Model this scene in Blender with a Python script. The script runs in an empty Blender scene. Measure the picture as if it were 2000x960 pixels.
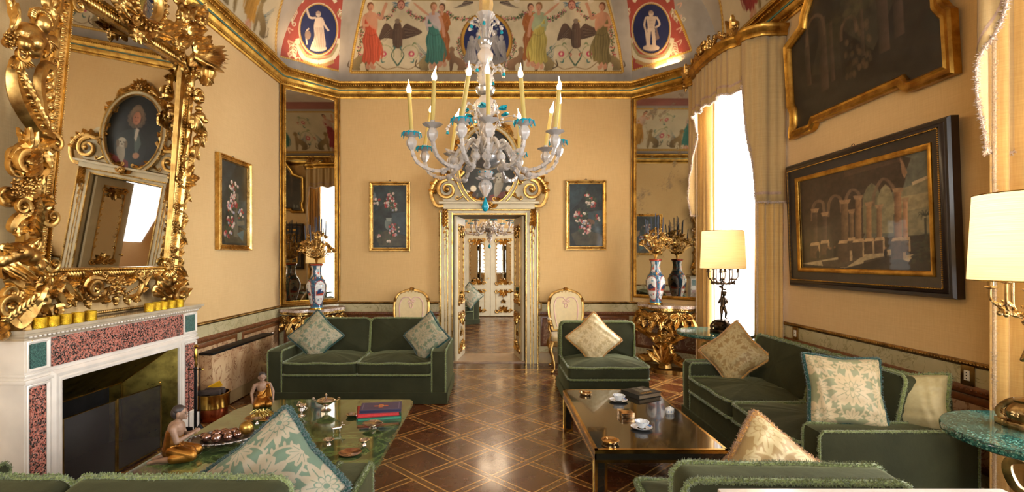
import bpy, bmesh, math, random
import numpy as np
from mathutils import Vector, Matrix, Euler
random.seed(7)
PI = math.pi; R = math.radians
C = bpy.context.scene.collection
sc = bpy.context.scene

# ---------------------------------------------------------------- camera
EYE = 1.5; F = 965.0; CX = 964.0; CY = 506.0
cam_d = bpy.data.cameras.new('camera'); cam = bpy.data.objects.new('camera', cam_d); C.objects.link(cam)
cam.location = (0, 0, EYE); cam.rotation_euler = (R(90), 0, 0)
cam_d.sensor_width = 36; cam_d.lens = F / 2000 * 36; cam_d.clip_start = 0.02
cam_d.shift_x = (1000 - CX) / 2000; cam_d.shift_y = (CY - 480) / 2000
sc.camera = cam
sc.view_settings.view_transform = 'Standard'
try: sc.view_settings.look = 'None'
except Exception: pass
sc.view_settings.exposure = 0.32; sc.view_settings.gamma = 1.0
sc.view_settings.use_curve_mapping = False
cy = sc.cycles
cy.use_denoising = True
cy.max_bounces = 7; cy.diffuse_bounces = 4; cy.glossy_bounces = 4; cy.transmission_bounces = 5; cy.transparent_max_bounces = 10
cy.sample_clamp_indirect = 6; cy.caustics_reflective = False; cy.caustics_refractive = False

# ---------------------------------------------------------------- world and lights
W = bpy.data.worlds.new('world'); sc.world = W; W.use_nodes = True
W.node_tree.nodes['Background'].inputs[0].default_value = (0.86, 0.93, 1.0, 1)
W.node_tree.nodes['Background'].inputs[1].default_value = 3.0
def area(name, loc, tgt, sx, sy, power, col, spread=180):
    l = bpy.data.lights.new(name, 'AREA'); l.shape = 'RECTANGLE'; l.size = sx; l.size_y = sy
    l.energy = power; l.color = col; l.spread = R(spread)
    o = bpy.data.objects.new(name, l); C.objects.link(o); o.location = loc
    o.rotation_euler = (Vector(tgt) - Vector(loc)).to_track_quat('-Z', 'Y').to_euler()
    return o
def point(name, loc, power, col, rad=.05):
    l = bpy.data.lights.new(name, 'POINT'); l.energy = power; l.color = col; l.shadow_soft_size = rad
    o = bpy.data.objects.new(name, l); C.objects.link(o); o.location = loc; return o
DAY = (0.93, 0.96, 1.0)
area('daylight_far_window', (3.55, 5.75, 1.9), (0, 5.4, 1.2), 1.05, 3.3, 430, DAY)
area('daylight_side_window', (3.75, 1.6, 1.9), (-1, 2.3, 1.2), 1.7, 3.3, 480, DAY)
area('rear_fill_light', (-.2, -2.6, 2.1), (0, 4, 1.6), 3.4, 3.0, 230, (1.0, .95, .88))  # added fill from behind the camera, brightens the room; no known source
WARM = (1.0, .66, .34)
for k, (x, y) in enumerate(((.45, 3.75), (-.55, 3.7), (.3, 4.4), (-.4, 4.4))): point('chandelier_glow', (x, y, 2.9), 9, (1, .72, .42), .06)
area('cove_lamp_left', (-2.46, 6.72, 4.16), (-2.3, 6.6, 5.2), .35, .12, 4.5, WARM)
area('cove_lamp_right', (2.38, 6.78, 4.16), (2.2, 6.6, 5.2), .35, .12, 4.5, WARM)
area('next_room_window', (2.4, 10.5, 1.9), (-1, 10.5, .6), 2.4, 2.4, 130, DAY)
point('next_room_glow', (0, 9.8, 2.6), 40, (1, .75, .5), .3)

# ---------------------------------------------------------------- geometry helpers
def lin(h):
    if isinstance(h, str):
        h = h.lstrip('#'); v = [int(h[i:i+2], 16) / 255 for i in (0, 2, 4)]
    else: v = h
    return tuple(c / 12.92 if c <= .04045 else ((c + .055) / 1.055) ** 2.4 for c in v)
def PT(px, py, Y):
    return Vector(((px - CX) / F * Y, Y, EYE - (py - CY) / F * Y))
def T(*a): return Matrix.Translation(Vector(a))
def RZ(d): return Matrix.Rotation(R(d), 4, 'Z')
def RX(d): return Matrix.Rotation(R(d), 4, 'X')
def RY(d): return Matrix.Rotation(R(d), 4, 'Y')
def S(x, y=None, z=None):
    if y is None: y = z = x
    return Matrix.Diagonal((x, y, z, 1))
def frame(o, x, y, z=None):
    """matrix whose local x,y(,z) axes are the given vectors"""
    x = Vector(x).normalized(); y = Vector(y); y = (y - x * y.dot(x)).normalized()
    z = x.cross(y) if z is None else Vector(z)
    m = Matrix((x, y, z)).transposed().to_4x4(); m.translation = Vector(o); return m

class MB:
    def __init__(s): s.v = []; s.f = []; s.M = Matrix.Identity(4)
    def add(s, vs, fs, M=None):
        k = len(s.v); m = s.M @ M if M is not None else s.M
        s.v += [tuple(m @ Vector(v)) for v in vs]
        s.f += [tuple(k + i for i in f) for f in fs]
        return s
    def box(s, c, d, M=None, bev=0.0):
        x, y, z = d[0] / 2, d[1] / 2, d[2] / 2
        if bev <= 0:
            vs = [(c[0] + i * x, c[1] + j * y, c[2] + k * z) for i in (-1, 1) for j in (-1, 1) for k in (-1, 1)]
            fs = [(0, 1, 3, 2), (4, 6, 7, 5), (0, 4, 5, 1), (2, 3, 7, 6), (0, 2, 6, 4), (1, 5, 7, 3)]
            return s.add(vs, fs, M)
        b = min(bev, x * .98, y * .98, z * .98)
        bm = bmesh.new(); bmesh.ops.create_cube(bm, size=1)
        for v in bm.verts: v.co = Vector((c[0] + v.co.x * 2 * x, c[1] + v.co.y * 2 * y, c[2] + v.co.z * 2 * z))
        bmesh.ops.bevel(bm, geom=bm.edges[:], offset=b, segments=2, affect='EDGES', profile=.6)
        bm.verts.index_update()
        vs = [tuple(v.co) for v in bm.verts]; fs = [tuple(v.index for v in f.verts) for f in bm.faces]; bm.free()
        return s.add(vs, fs, M)
    def tube(s, pts, rad, n=8, cap=True, flat=1.0, up=None, M=None, rib=None):
        """swept tube; rad number or list; flat squashes across 'up'"""
        pts = [Vector(p) for p in pts]; N = len(pts)
        if not hasattr(rad, '__len__'): rad = [rad] * N
        up = Vector(up) if up is not None else None
        vs = []; fs = []; pu = None
        for i, p in enumerate(pts):
            t = (pts[min(i + 1, N - 1)] - pts[max(i - 1, 0)])
            if t.length < 1e-9: t = Vector((0, 0, 1))
            t.normalize()
            if up is not None: a = up - t * up.dot(t)
            else:
                a = pu if pu is not None else (Vector((0, 0, 1)) if abs(t.z) < .9 else Vector((1, 0, 0)))
                a = a - t * a.dot(t)
            if a.length < 1e-6: a = t.orthogonal()
            a.normalize(); b = t.cross(a); pu = a
            for k in range(n):
                th = 2 * PI * k / n; rr = rad[i]
                if rib: rr *= 1 + rib * (1 if k % 2 else -1)
                q = p + a * (math.sin(th) * rr * flat) + b * (math.cos(th) * rr)
                vs.append(tuple(q))
        for i in range(N - 1):
            for k in range(n):
                k2 = (k + 1) % n
                fs.append((i * n + k, i * n + k2, (i + 1) * n + k2, (i + 1) * n + k))
        if cap:
            fs.append(tuple(range(n - 1, -1, -1))); fs.append(tuple((N - 1) * n + k for k in range(n)))
        return s.add(vs, fs, M)
    def lathe(s, prof, n=24, M=None, flute=0, fd=0, close=True):
        """prof [(r,z)...] about local z"""
        vs = []; fs = []; N = len(prof)
        for r, z in prof:
            for k in range(n):
                th = 2 * PI * k / n; rr = r * (1 + (fd * math.cos(flute * th) if flute else 0))
                vs.append((rr * math.cos(th), rr * math.sin(th), z))
        for i in range(N - 1):
            for k in range(n):
                k2 = (k + 1) % n
                fs.append((i * n + k, i * n + k2, (i + 1) * n + k2, (i + 1) * n + k))
        if close:
            if prof[0][0] > 1e-5: fs.append(tuple(range(n - 1, -1, -1)))
            if prof[-1][0] > 1e-5: fs.append(tuple((N - 1) * n + k for k in range(n)))
        return s.add(vs, fs, M)
    def ball(s, c, r, n=8, m=6, M=None):
        if not hasattr(r, '__len__'): r = (r, r, r)
        vs = [(c[0], c[1], c[2] - r[2])]; fs = []
        for j in range(1, m):
            ph = -PI / 2 + PI * j / m
            for k in range(n):
                th = 2 * PI * k / n
                vs.append((c[0] + r[0] * math.cos(ph) * math.cos(th), c[1] + r[1] * math.cos(ph) * math.sin(th), c[2] + r[2] * math.sin(ph)))
        vs.append((c[0], c[1], c[2] + r[2])); L = len(vs) - 1
        for k in range(n):
            k2 = (k + 1) % n
            fs.append((0, 1 + k2, 1 + k)); fs.append((L, L - n + k, L - n + k2))
            for j in range(m - 2):
                a = 1 + j * n; fs.append((a + k, a + k2, a + n + k2, a + n + k))
        return s.add(vs, fs, M)
    def prism(s, pts, z0, z1, M=None):
        """pts polygon in local xy extruded along z"""
        n = len(pts); vs = [(p[0], p[1], z0) for p in pts] + [(p[0], p[1], z1) for p in pts]
        fs = [tuple(range(n - 1, -1, -1)), tuple(range(n, 2 * n))] + [(i, (i + 1) % n, n + (i + 1) % n, n + i) for i in range(n)]
        return s.add(vs, fs, M)
    def grid(s, fn, nu, nv, cu=False, M=None):
        vs = [fn(i / (nu if cu else nu - 1), j / (nv - 1)) for j in range(nv) for i in range(nu)]
        fs = []
        for j in range(nv - 1):
            for i in range(nu if cu else nu - 1):
                i2 = (i + 1) % nu
                fs.append((j * nu + i, j * nu + i2, (j + 1) * nu + i2, (j + 1) * nu + i))
        return s.add(vs, fs, M)
    def sweep(s, path, prof, closed=False, M=None, up=(0, 0, 1)):
        """miter-swept profile [(d,h)] along a planar path; d to the left of travel, h along up"""
        up = Vector(up); P = [Vector(p) for p in path]; N = len(P); m = len(prof); vs = []; fs = []
        for i in range(N):
            if closed: a = (P[i] - P[i - 1]).normalized(); b = (P[(i + 1) % N] - P[i]).normalized()
            else:
                a = (P[i] - P[i - 1]).normalized() if i > 0 else (P[1] - P[0]).normalized()
                b = (P[i + 1] - P[i]).normalized() if i < N - 1 else a
            na = up.cross(a); nb = up.cross(b); h = (na + nb)
            if h.length < 1e-6: h = na
            h.normalize(); k = 1 / max(.3, h.dot(na))
            for d, z in prof: vs.append(tuple(P[i] + h * (d * k) + up * z))
        for i in range(N if closed else N - 1):
            j = (i + 1) % N
            for k in range(m - 1):
                fs.append((i * m + k, j * m + k, j * m + k + 1, i * m + k + 1))
        if not closed:
            fs.append(tuple(range(m))); fs.append(tuple((N - 1) * m + k for k in range(m - 1, -1, -1)))
        return s.add(vs, fs, M)
    def build(s, name, mat, parent=None, smooth=True, kind=None, fix=True, auto=40):
        me = bpy.data.meshes.new(name); me.from_pydata(s.v, [], s.f); me.update()
        if fix:
            bm = bmesh.new(); bm.from_mesh(me); bmesh.ops.recalc_face_normals(bm, faces=bm.faces[:]); bm.to_mesh(me); bm.free()
        me.materials.append(mat)
        o = bpy.data.objects.new(name, me); C.objects.link(o)
        if smooth:
            me.polygons.foreach_set('use_smooth', [True] * len(me.polygons))
            if auto:
                try: me.set_sharp_from_angle(angle=R(auto))
                except Exception: pass
        if parent is not None: o.parent = parent
        if kind: o['kind'] = kind
        return o

def thing(name, label, cat, loc=(0, 0, 0), rz=0, group=None):
    o = bpy.data.objects.new(name, None); o.empty_display_size = .05; C.objects.link(o)
    o.location = loc; o.rotation_euler = (0, 0, R(rz)); o['label'] = label; o['category'] = cat
    if group: o['group'] = group
    return o
def tag(o, label, cat, group=None, kind=None):
    o['label'] = label; o['category'] = cat
    if group: o['group'] = group
    if kind: o['kind'] = kind
    return o
def dup(root, loc, rz=None, label=None, group=None):
    def cp(o, par):
        c = o.copy(); C.objects.link(c); c.parent = par
        for ch in [x for x in bpy.data.objects if x.parent == o and x is not c]: cp(ch, c)
        return c
    kids = {}
    for x in bpy.data.objects:
        if x.parent: kids.setdefault(x.parent.name, []).append(x)
    def cp2(o, par):
        c = o.copy(); C.objects.link(c); c.parent = par
        for ch in kids.get(o.name, []): cp2(ch, c)
        return c
    r = cp2(root, None); r.location = loc
    if rz is not None: r.rotation_euler = (0, 0, R(rz))
    if label: r['label'] = label
    if group: r['group'] = group
    return r
def mesh_from(o):
    """evaluated mesh of a temporary object, which is removed"""
    dg = bpy.context.evaluated_depsgraph_get(); dg.update()
    me = bpy.data.meshes.new_from_object(o.evaluated_get(dg)); bpy.data.objects.remove(o); return me
def remeshed(mb, name, mat, voxel, parent=None, smooth_it=6, M=None, keep=None, ratio=None):
    """fuse a bunch of blobs into one continuous skin"""
    t = mb.build('tmp', mat); m = t.modifiers.new('r', 'REMESH'); m.mode = 'VOXEL'; m.voxel_size = voxel; m.use_smooth_shade = True
    s2 = t.modifiers.new('s', 'SMOOTH'); s2.iterations = smooth_it; s2.factor = .5
    if ratio:
        d = t.modifiers.new('d', 'DECIMATE'); d.ratio = ratio
    me = mesh_from(t); me.name = name
    if not me.materials: me.materials.append(mat)
    me.polygons.foreach_set('use_smooth', [True] * len(me.polygons))
    o = bpy.data.objects.new(name, me); C.objects.link(o)
    if parent is not None: o.parent = parent
    return o
def cap(mb, a, b, ra, rb, n=10):
    """tapered capsule"""
    a = Vector(a); b = Vector(b); d = b - a; L = d.length or 1e-6; t = d / L; pts = []; rr = []
    for k in range(5):
        th = PI / 2 * (k / 4); pts.append(a - t * ra * math.cos(th)); rr.append(max(1e-4, ra * math.sin(th)))
    for k in range(5):
        th = PI / 2 * (k / 4); pts.append(b + t * rb * math.sin(th)); rr.append(max(1e-4, rb * math.cos(th)))
    mb.tube(pts, rr, n)

# ---------------------------------------------------------------- materials
class NT:
    def __init__(s, name):
        s.m = bpy.data.materials.new(name); s.m.use_nodes = True; s.t = s.m.node_tree
        s.b = s.t.nodes['Principled BSDF']; s.out = s.t.nodes['Material Output']
    def n(s, typ, **k):
        x = s.t.nodes.new(typ)
        for a, b in k.items(): setattr(x, a, b)
        return x
    def l(s, a, b): s.t.links.new(a, b)
    def co(s, kind='Object', scale=(1, 1, 1), rot=(0, 0, 0), loc=(0, 0, 0)):
        c = s.n('ShaderNodeTexCoord'); mp = s.n('ShaderNodeMapping')
        mp.inputs['Scale'].default_value = scale; mp.inputs['Rotation'].default_value = rot; mp.inputs['Location'].default_value = loc
        s.l(c.outputs[kind], mp.inputs[0]); return mp.outputs[0]
    def noise(s, v, scale, detail=3, rough=.5, dist=0):
        x = s.n('ShaderNodeTexNoise'); x.inputs['Scale'].default_value = scale; x.inputs['Detail'].default_value = detail
        x.inputs['Roughness'].default_value = rough; x.inputs['Distortion'].default_value = dist
        if v is not None: s.l(v, x.inputs['Vector'])
        return x.outputs['Fac']
    def ramp(s, f, stops, interp='LINEAR'):
        x = s.n('ShaderNodeValToRGB'); x.color_ramp.interpolation = interp; e = x.color_ramp.elements
        while len(e) > 1: e.remove(e[-1])
        e[0].position = stops[0][0]; e[0].color = (*stops[0][1], 1)
        for p, c in stops[1:]:
            q = e.new(p); q.color = (*c, 1)
        s.l(f, x.inputs[0]); return x.outputs[0]
    def mix(s, f, a, b, mode='MIX'):
        x = s.n('ShaderNodeMix', data_type='RGBA', blend_type=mode)
        for sock, val in ((x.inputs[0], f), (x.inputs[6], a), (x.inputs[7], b)):
            if hasattr(val, 'is_linked') or hasattr(val, 'links'): s.l(val, sock)
            else: sock.default_value = val if not hasattr(val, '__len__') else (*val, 1)
        return x.outputs[2]
    def math(s, op, a, b=None, c=None):
        x = s.n('ShaderNodeMath', operation=op)
        for i, val in enumerate((a, b, c)):
            if val is None: continue
            if hasattr(val, 'links'): s.l(val, x.inputs[i])
            else: x.inputs[i].default_value = val
        return x.outputs[0]
    def bump(s, h, strength=.3, dist=.01, prev=None):
        x = s.n('ShaderNodeBump'); x.inputs['Strength'].default_value = strength; x.inputs['Distance'].default_value = dist
        s.l(h, x.inputs['Height'])
        if prev is not None: s.l(prev, x.inputs['Normal'])
        return x.outputs[0]
    def set(s, **k):
        for a, v in k.items():
            i = s.b.inputs[a.replace('_', ' ')]
            if hasattr(v, 'links'): s.l(v, i)
            elif hasattr(v, '__len__'): i.default_value = (*v, 1)[:len(i.default_value)]
            else: i.default_value = v
        return s
def plain(name, col, rough=.5, metal=0, nscale=8, var=.12, bump=0, bscale=40, sheen=0, coat=0, spec=.5):
    t = NT(name); c = lin(col); v = t.co()
    a = tuple(max(0, x * (1 - var)) for x in c); b = tuple(min(1, x * (1 + var)) for x in c)
    f = t.noise(v, nscale, 4)
    t.set(Base_Color=t.ramp(f, [(.3, a), (.7, b)]), Roughness=rough, Metallic=metal)
    t.b.inputs['Sheen Weight'].default_value = sheen; t.b.inputs['Coat Weight'].default_value = coat
    t.b.inputs['Specular IOR Level'].default_value = spec
    if bump: t.set(Normal=t.bump(t.noise(v, bscale, 3), bump, .004))
    return t.m
def gold(name, hi='#cfa862', lo='#97703a', rough=.3, bump=.25, scale=30):
    t = NT(name); v = t.co(); f = t.noise(v, 9, 5, .6)
    t.set(Base_Color=t.ramp(f, [(.35, lin(lo)), (.6, lin(hi))]), Metallic=1.0,
          Roughness=t.math('MULTIPLY_ADD', t.noise(v, 14, 3), .3, rough - .12), Normal=t.bump(t.noise(v, scale, 4), bump, .004))
    return t.m
GOLD = gold('gilt_carving'); GOLD_B = gold('bright_gilt', '#d9b56c', '#ab8444', .26, .12)
GOLD_D = gold('dull_gilt', '#a5824a', '#6f522a', .38, .3)
GOLD_Y = gold('yellow_gilt_moulding', '#c69a48', '#94692a', .34, .2, 60)
BRASS = gold('polished_brass', '#d9b25a', '#b68a38', .16, .03)
SILVER = gold('silver_plate', '#d8cfc6', '#b4a79c', .14, .06)
BRONZE = gold('dark_bronze', '#54422e', '#2a2019', .34, .3)
PBRONZE = gold('patinated_bronze', '#b99a66', '#5a4528', .26, .3)
COPPER = gold('copper', '#b5613a', '#8a4427', .28, .1)
def velvet():
    t = NT('green_velvet'); v = t.co(); f = t.noise(v, 4, 5, .6); g = t.noise(v, 300, 2)
    lw = t.n('ShaderNodeLayerWeight'); lw.inputs[0].default_value = .35
    base = t.ramp(f, [(.3, lin('#292b1b')), (.7, lin('#3b3c27'))])
    t.set(Base_Color=t.mix(.35, base, lin('#313220')), Roughness=.85)
    t.b.inputs['Sheen Weight'].default_value = .55; t.b.inputs['Sheen Roughness'].default_value = .4
    t.b.inputs['Sheen Tint'].default_value = (*lin('#8a8a62'), 1)
    t.b.inputs['Specular IOR Level'].default_value = .15
    t.set(Normal=t.bump(t.math('ADD', t.noise(v, 14, 4), t.math('MULTIPLY', g, .15)), .35, .01))
    return t.m
VELVET = velvet()
def fringe_mat(name, a, b):
    t = NT(name); v = t.co(); f = t.noise(v, 160, 2)
    t.set(Base_Color=t.ramp(f, [(.35, lin(a)), (.65, lin(b))]), Roughness=.9)
    t.b.inputs['Sheen Weight'].default_value = .6; t.b.inputs['Specular IOR Level'].default_value = .1
    return t.m
FR_OLIVE = fringe_mat('olive_moss_fringe', '#4f562c', '#7f8a55')
FR_TEAL = fringe_mat('teal_moss_fringe', '#12302b', '#265248')
FR_GOLD = fringe_mat('gold_moss_fringe', '#9a6a2c', '#cf9f56')
def vcol(name, rough=.6, bump=.1, bscale=200, coat=0, metal=0, spec=.4, sheen=0):
    t = NT(name); a = t.n('ShaderNodeVertexColor', layer_name='Col'); t.set(Base_Color=a.outputs[0], Roughness=rough, Metallic=metal)
    t.b.inputs['Coat Weight'].default_value = coat; t.b.inputs['Specular IOR Level'].default_value = spec; t.b.inputs['Sheen Weight'].default_value = sheen
    if bump: t.set(Normal=t.bump(t.noise(t.co(), bscale, 3), bump, .003))
    return t.m
PAINT = vcol('fresco_paint', .75, .08, 120); OIL = vcol('oil_painting', .38, .25, 260, .25)
DAMASK = vcol('silk_damask', .5, .15, 300, 0, 0, .35, .1); GLAZE = vcol('glazed_porcelain', .12, 0, 1, .8)
PRINT = vcol('printed_cover', .35, 0)
def fabric(name, hexa, hexb, sc_=1.0, rough=.75, sheen=.3):
    t = NT(name); v = t.co(); w1 = t.noise(t.co(scale=(140 * sc_, 140 * sc_, 8 * sc_)), 1, 2); w2 = t.noise(t.co(scale=(6 * sc_, 6 * sc_, 220 * sc_)), 1, 2)
    w = t.math('ADD', w1, w2); big = t.noise(v, 1.3, 4, .6)
    col = t.ramp(t.math('MULTIPLY_ADD', w, .35, t.math('MULTIPLY', big, .3)), [(.3, lin(hexa)), (.7, lin(hexb))])
    t.set(Base_Color=col, Roughness=rough, Normal=t.bump(w, .25, .002))
    t.b.inputs['Sheen Weight'].default_value = sheen; t.b.inputs['Specular IOR Level'].default_value = .2
    return t.m
WALLCLOTH = fabric('peach_wall_cloth', '#cda66c', '#dfbc81'); CURTAIN = fabric('ochre_curtain_silk', '#b98e4c', '#d3ac68', 1, .55, .4)
VALANCE = fabric('tan_valance_cloth', '#a98a58', '#c0a26e'); BRAID = plain('mauve_braid', '#a98a74', .8, 0, 60, .2, .4, 200)
WHITEMARBLE = plain('white_marble', '#dcd3c6', .22, 0, 5, .1, 0, 1, 0, .3)
def marble(name, base, vein, alt, scale=3.0, dist=3.0, rough=.2, width=.06):
    t = NT(name); v = t.co(); n = t.noise(v, scale, 7, .6, dist)
    a = t.math('ABSOLUTE', t.math('SUBTRACT', n, .5)); vf = t.ramp(a, [(0, (1, 1, 1)), (width, (0, 0, 0))])
    b = t.ramp(t.noise(v, scale * .6, 5, .6, 1), [(.35, lin(base)), (.65, lin(alt))])
    t.set(Base_Color=t.mix(vf, b, lin(vein)), Roughness=rough); t.b.inputs['Coat Weight'].default_value = .3
    return t.m
BRECCIA = marble('breccia_marble_panel', '#b08660', '#7a4a30', '#c9ab82', 4.2, 1.6, .25, .02)
ROSSO = marble('rosso_marble_panel', '#8f6b52', '#b39676', '#7a5240', 5, 1.6, .25, .035)
PALEM = marble('pale_green_marble', '#b3a67c', '#8c8054', '#c4b78f', 5, 1.5, .3, .02)
CONSM = marble('pink_grey_marble', '#cbb5a4', '#8b6f60', '#e0d2c4', 9, 1.5, .15, .08)
GREENM = marble('green_onyx', '#3a4a2c', '#5f7040', '#26361f', 3, 2, .06, .1)
def granite(name, cols, scale=90, rough=.2):
    t = NT(name); x = t.n('ShaderNodeTexVoronoi'); x.inputs['Scale'].default_value = scale; t.l(t.co(), x.inputs['Vector'])
    sp = t.n('ShaderNodeSeparateColor'); t.l(x.outputs['Color'], sp.inputs[0]); n = len(cols)
    t.set(Base_Color=t.ramp(sp.outputs[0], [(i / n, lin(c)) for i, c in enumerate(cols)], 'CONSTANT'), Roughness=rough)
    t.b.inputs['Coat Weight'].default_value = .4; return t.m
GRANITE = granite('pink_granite', ['#b06a58', '#3d3430', '#c48574', '#8f5346', '#6b5a54', '#b87666', '#2e2826'], 130)
SERP = granite('green_porphyry', ['#2f5048', '#3f6a60', '#24403a', '#55786e', '#36594f'], 260, .3)
TABM = granite('green_speckled_marble', ['#1a423c', '#24544a', '#12332e', '#336a5c', '#163a34', '#5f8a78', '#1c4a40'], 170, .08)
def glassy(name, col, rough=.05, trans=.75):
    t = NT(name); t.set(Base_Color=lin(col), Roughness=rough); t.b.inputs['Transmission Weight'].default_value = trans; t.b.inputs['IOR'].default_value = 1.35
    t.set(Normal=t.bump(t.noise(t.co(), 60, 2), .3, .003)); return t.m
GLASS = glassy('murano_glass', '#f6eee6', .08, .62); BLUEG = glassy('turquoise_glass', '#1fa0b8', .08, .3)
SMOKEG = plain('silvered_glass', '#9c9a98', .2, .6, 30, .25); CLEARG = glassy('clear_glass', '#f4f8f8', .02, .95)
def mirror(name, spots=0, tint='#d8d4cc'):
    t = NT(name); t.set(Metallic=1.0, Roughness=.015, Base_Color=lin(tint))
    if spots:
        v = t.co(); n = t.noise(v, 2.2, 8, .72, .4); f = t.ramp(n, [(spots - .05, (0, 0, 0)), (spots + .06, (1, 1, 1))])
        t.set(Base_Color=t.mix(f, lin(tint), lin('#8c8168')), Roughness=t.math('MULTIPLY_ADD', f, .3, .02))
        t.set(Metallic=t.math('MULTIPLY_ADD', f, -.35, 1.0))
    return t.m
MIRROR = mirror('mirror_glass'); OLDMIRROR = mirror('antique_mirror_glass', .66, '#b9b4a8'); WORNMIRROR = mirror('worn_mirror_glass', .6, '#b9b4a8')
def emis(name, col, s):
    t = NT(name); t.set(Base_Color=lin(col)); t.b.inputs['Emission Color'].default_value = (*lin(col), 1); t.b.inputs['Emission Strength'].default_value = s; return t.m
FLAME = emis('lit_bulb', '#ffe2b0', 9.0)
WAX = plain('ivory_wax_sleeve', '#ad984f', .5, 0, 10, .08)
BLUEWAX = plain('dark_blue_candle_wax', '#2b3648', .45); BLACK = plain('black_lacquer', '#17150f', .12, 0, 3, .15, 0, 1, 0, .6)
def sheer():
    t = NT('white_sheer'); tr = t.n('ShaderNodeBsdfTransparent'); tl = t.n('ShaderNodeBsdfTranslucent'); df = t.n('ShaderNodeBsdfDiffuse')
    tl.inputs[0].default_value = (.95, .95, .95, 1); df.inputs[0].default_value = (.9, .9, .9, 1)
    m1 = t.n('ShaderNodeMixShader'); m1.inputs[0].default_value = .7; m2 = t.n('ShaderNodeMixShader'); m2.inputs[0].default_value = .5
    t.l(df.outputs[0], m1.inputs[1]); t.l(tl.outputs[0], m1.inputs[2]); t.l(tr.outputs[0], m2.inputs[1]); t.l(m1.outputs[0], m2.inputs[2])
    t.l(m2.outputs[0], t.out.inputs[0]); return t.m
SHEER = sheer()
def shade_mat():
    t = NT('parchment_lampshade'); tl = t.n('ShaderNodeBsdfTranslucent'); df = t.n('ShaderNodeBsdfDiffuse')
    c = t.ramp(t.noise(t.co(scale=(4, 4, 260)), 1, 2), [(.3, lin('#d9bf8c')), (.7, lin('#e8d2a2'))])
    t.l(c, tl.inputs[0]); t.l(c, df.inputs[0]); m = t.n('ShaderNodeMixShader'); m.inputs[0].default_value = .45
    t.l(df.outputs[0], m.inputs[1]); t.l(tl.outputs[0], m.inputs[2]); t.l(m.outputs[0], t.out.inputs[0]); return t.m
SHADE = shade_mat()
def pane_mat():
    t = NT('window_glass'); tr = t.n('ShaderNodeBsdfTransparent'); g = t.n('ShaderNodeBsdfGlossy'); g.inputs['Roughness'].default_value = .02
    m = t.n('ShaderNodeMixShader'); m.inputs[0].default_value = .06; t.l(tr.outputs[0], m.inputs[1]); t.l(g.outputs[0], m.inputs[2]); t.l(m.outputs[0], t.out.inputs[0]); return t.m
PANE = pane_mat()
def mesh_screen():
    t = NT('fire_screen_mesh'); tr = t.n('ShaderNodeBsdfTransparent'); g = t.n('ShaderNodeBsdfGlossy'); g.inputs['Roughness'].default_value = .4; g.inputs[0].default_value = (.12, .11, .1, 1)
    m = t.n('ShaderNodeMixShader'); m.inputs[0].default_value = .7; t.l(tr.outputs[0], m.inputs[1]); t.l(g.outputs[0], m.inputs[2]); t.l(m.outputs[0], t.out.inputs[0]); return t.m
SCREEN = mesh_screen()
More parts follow.
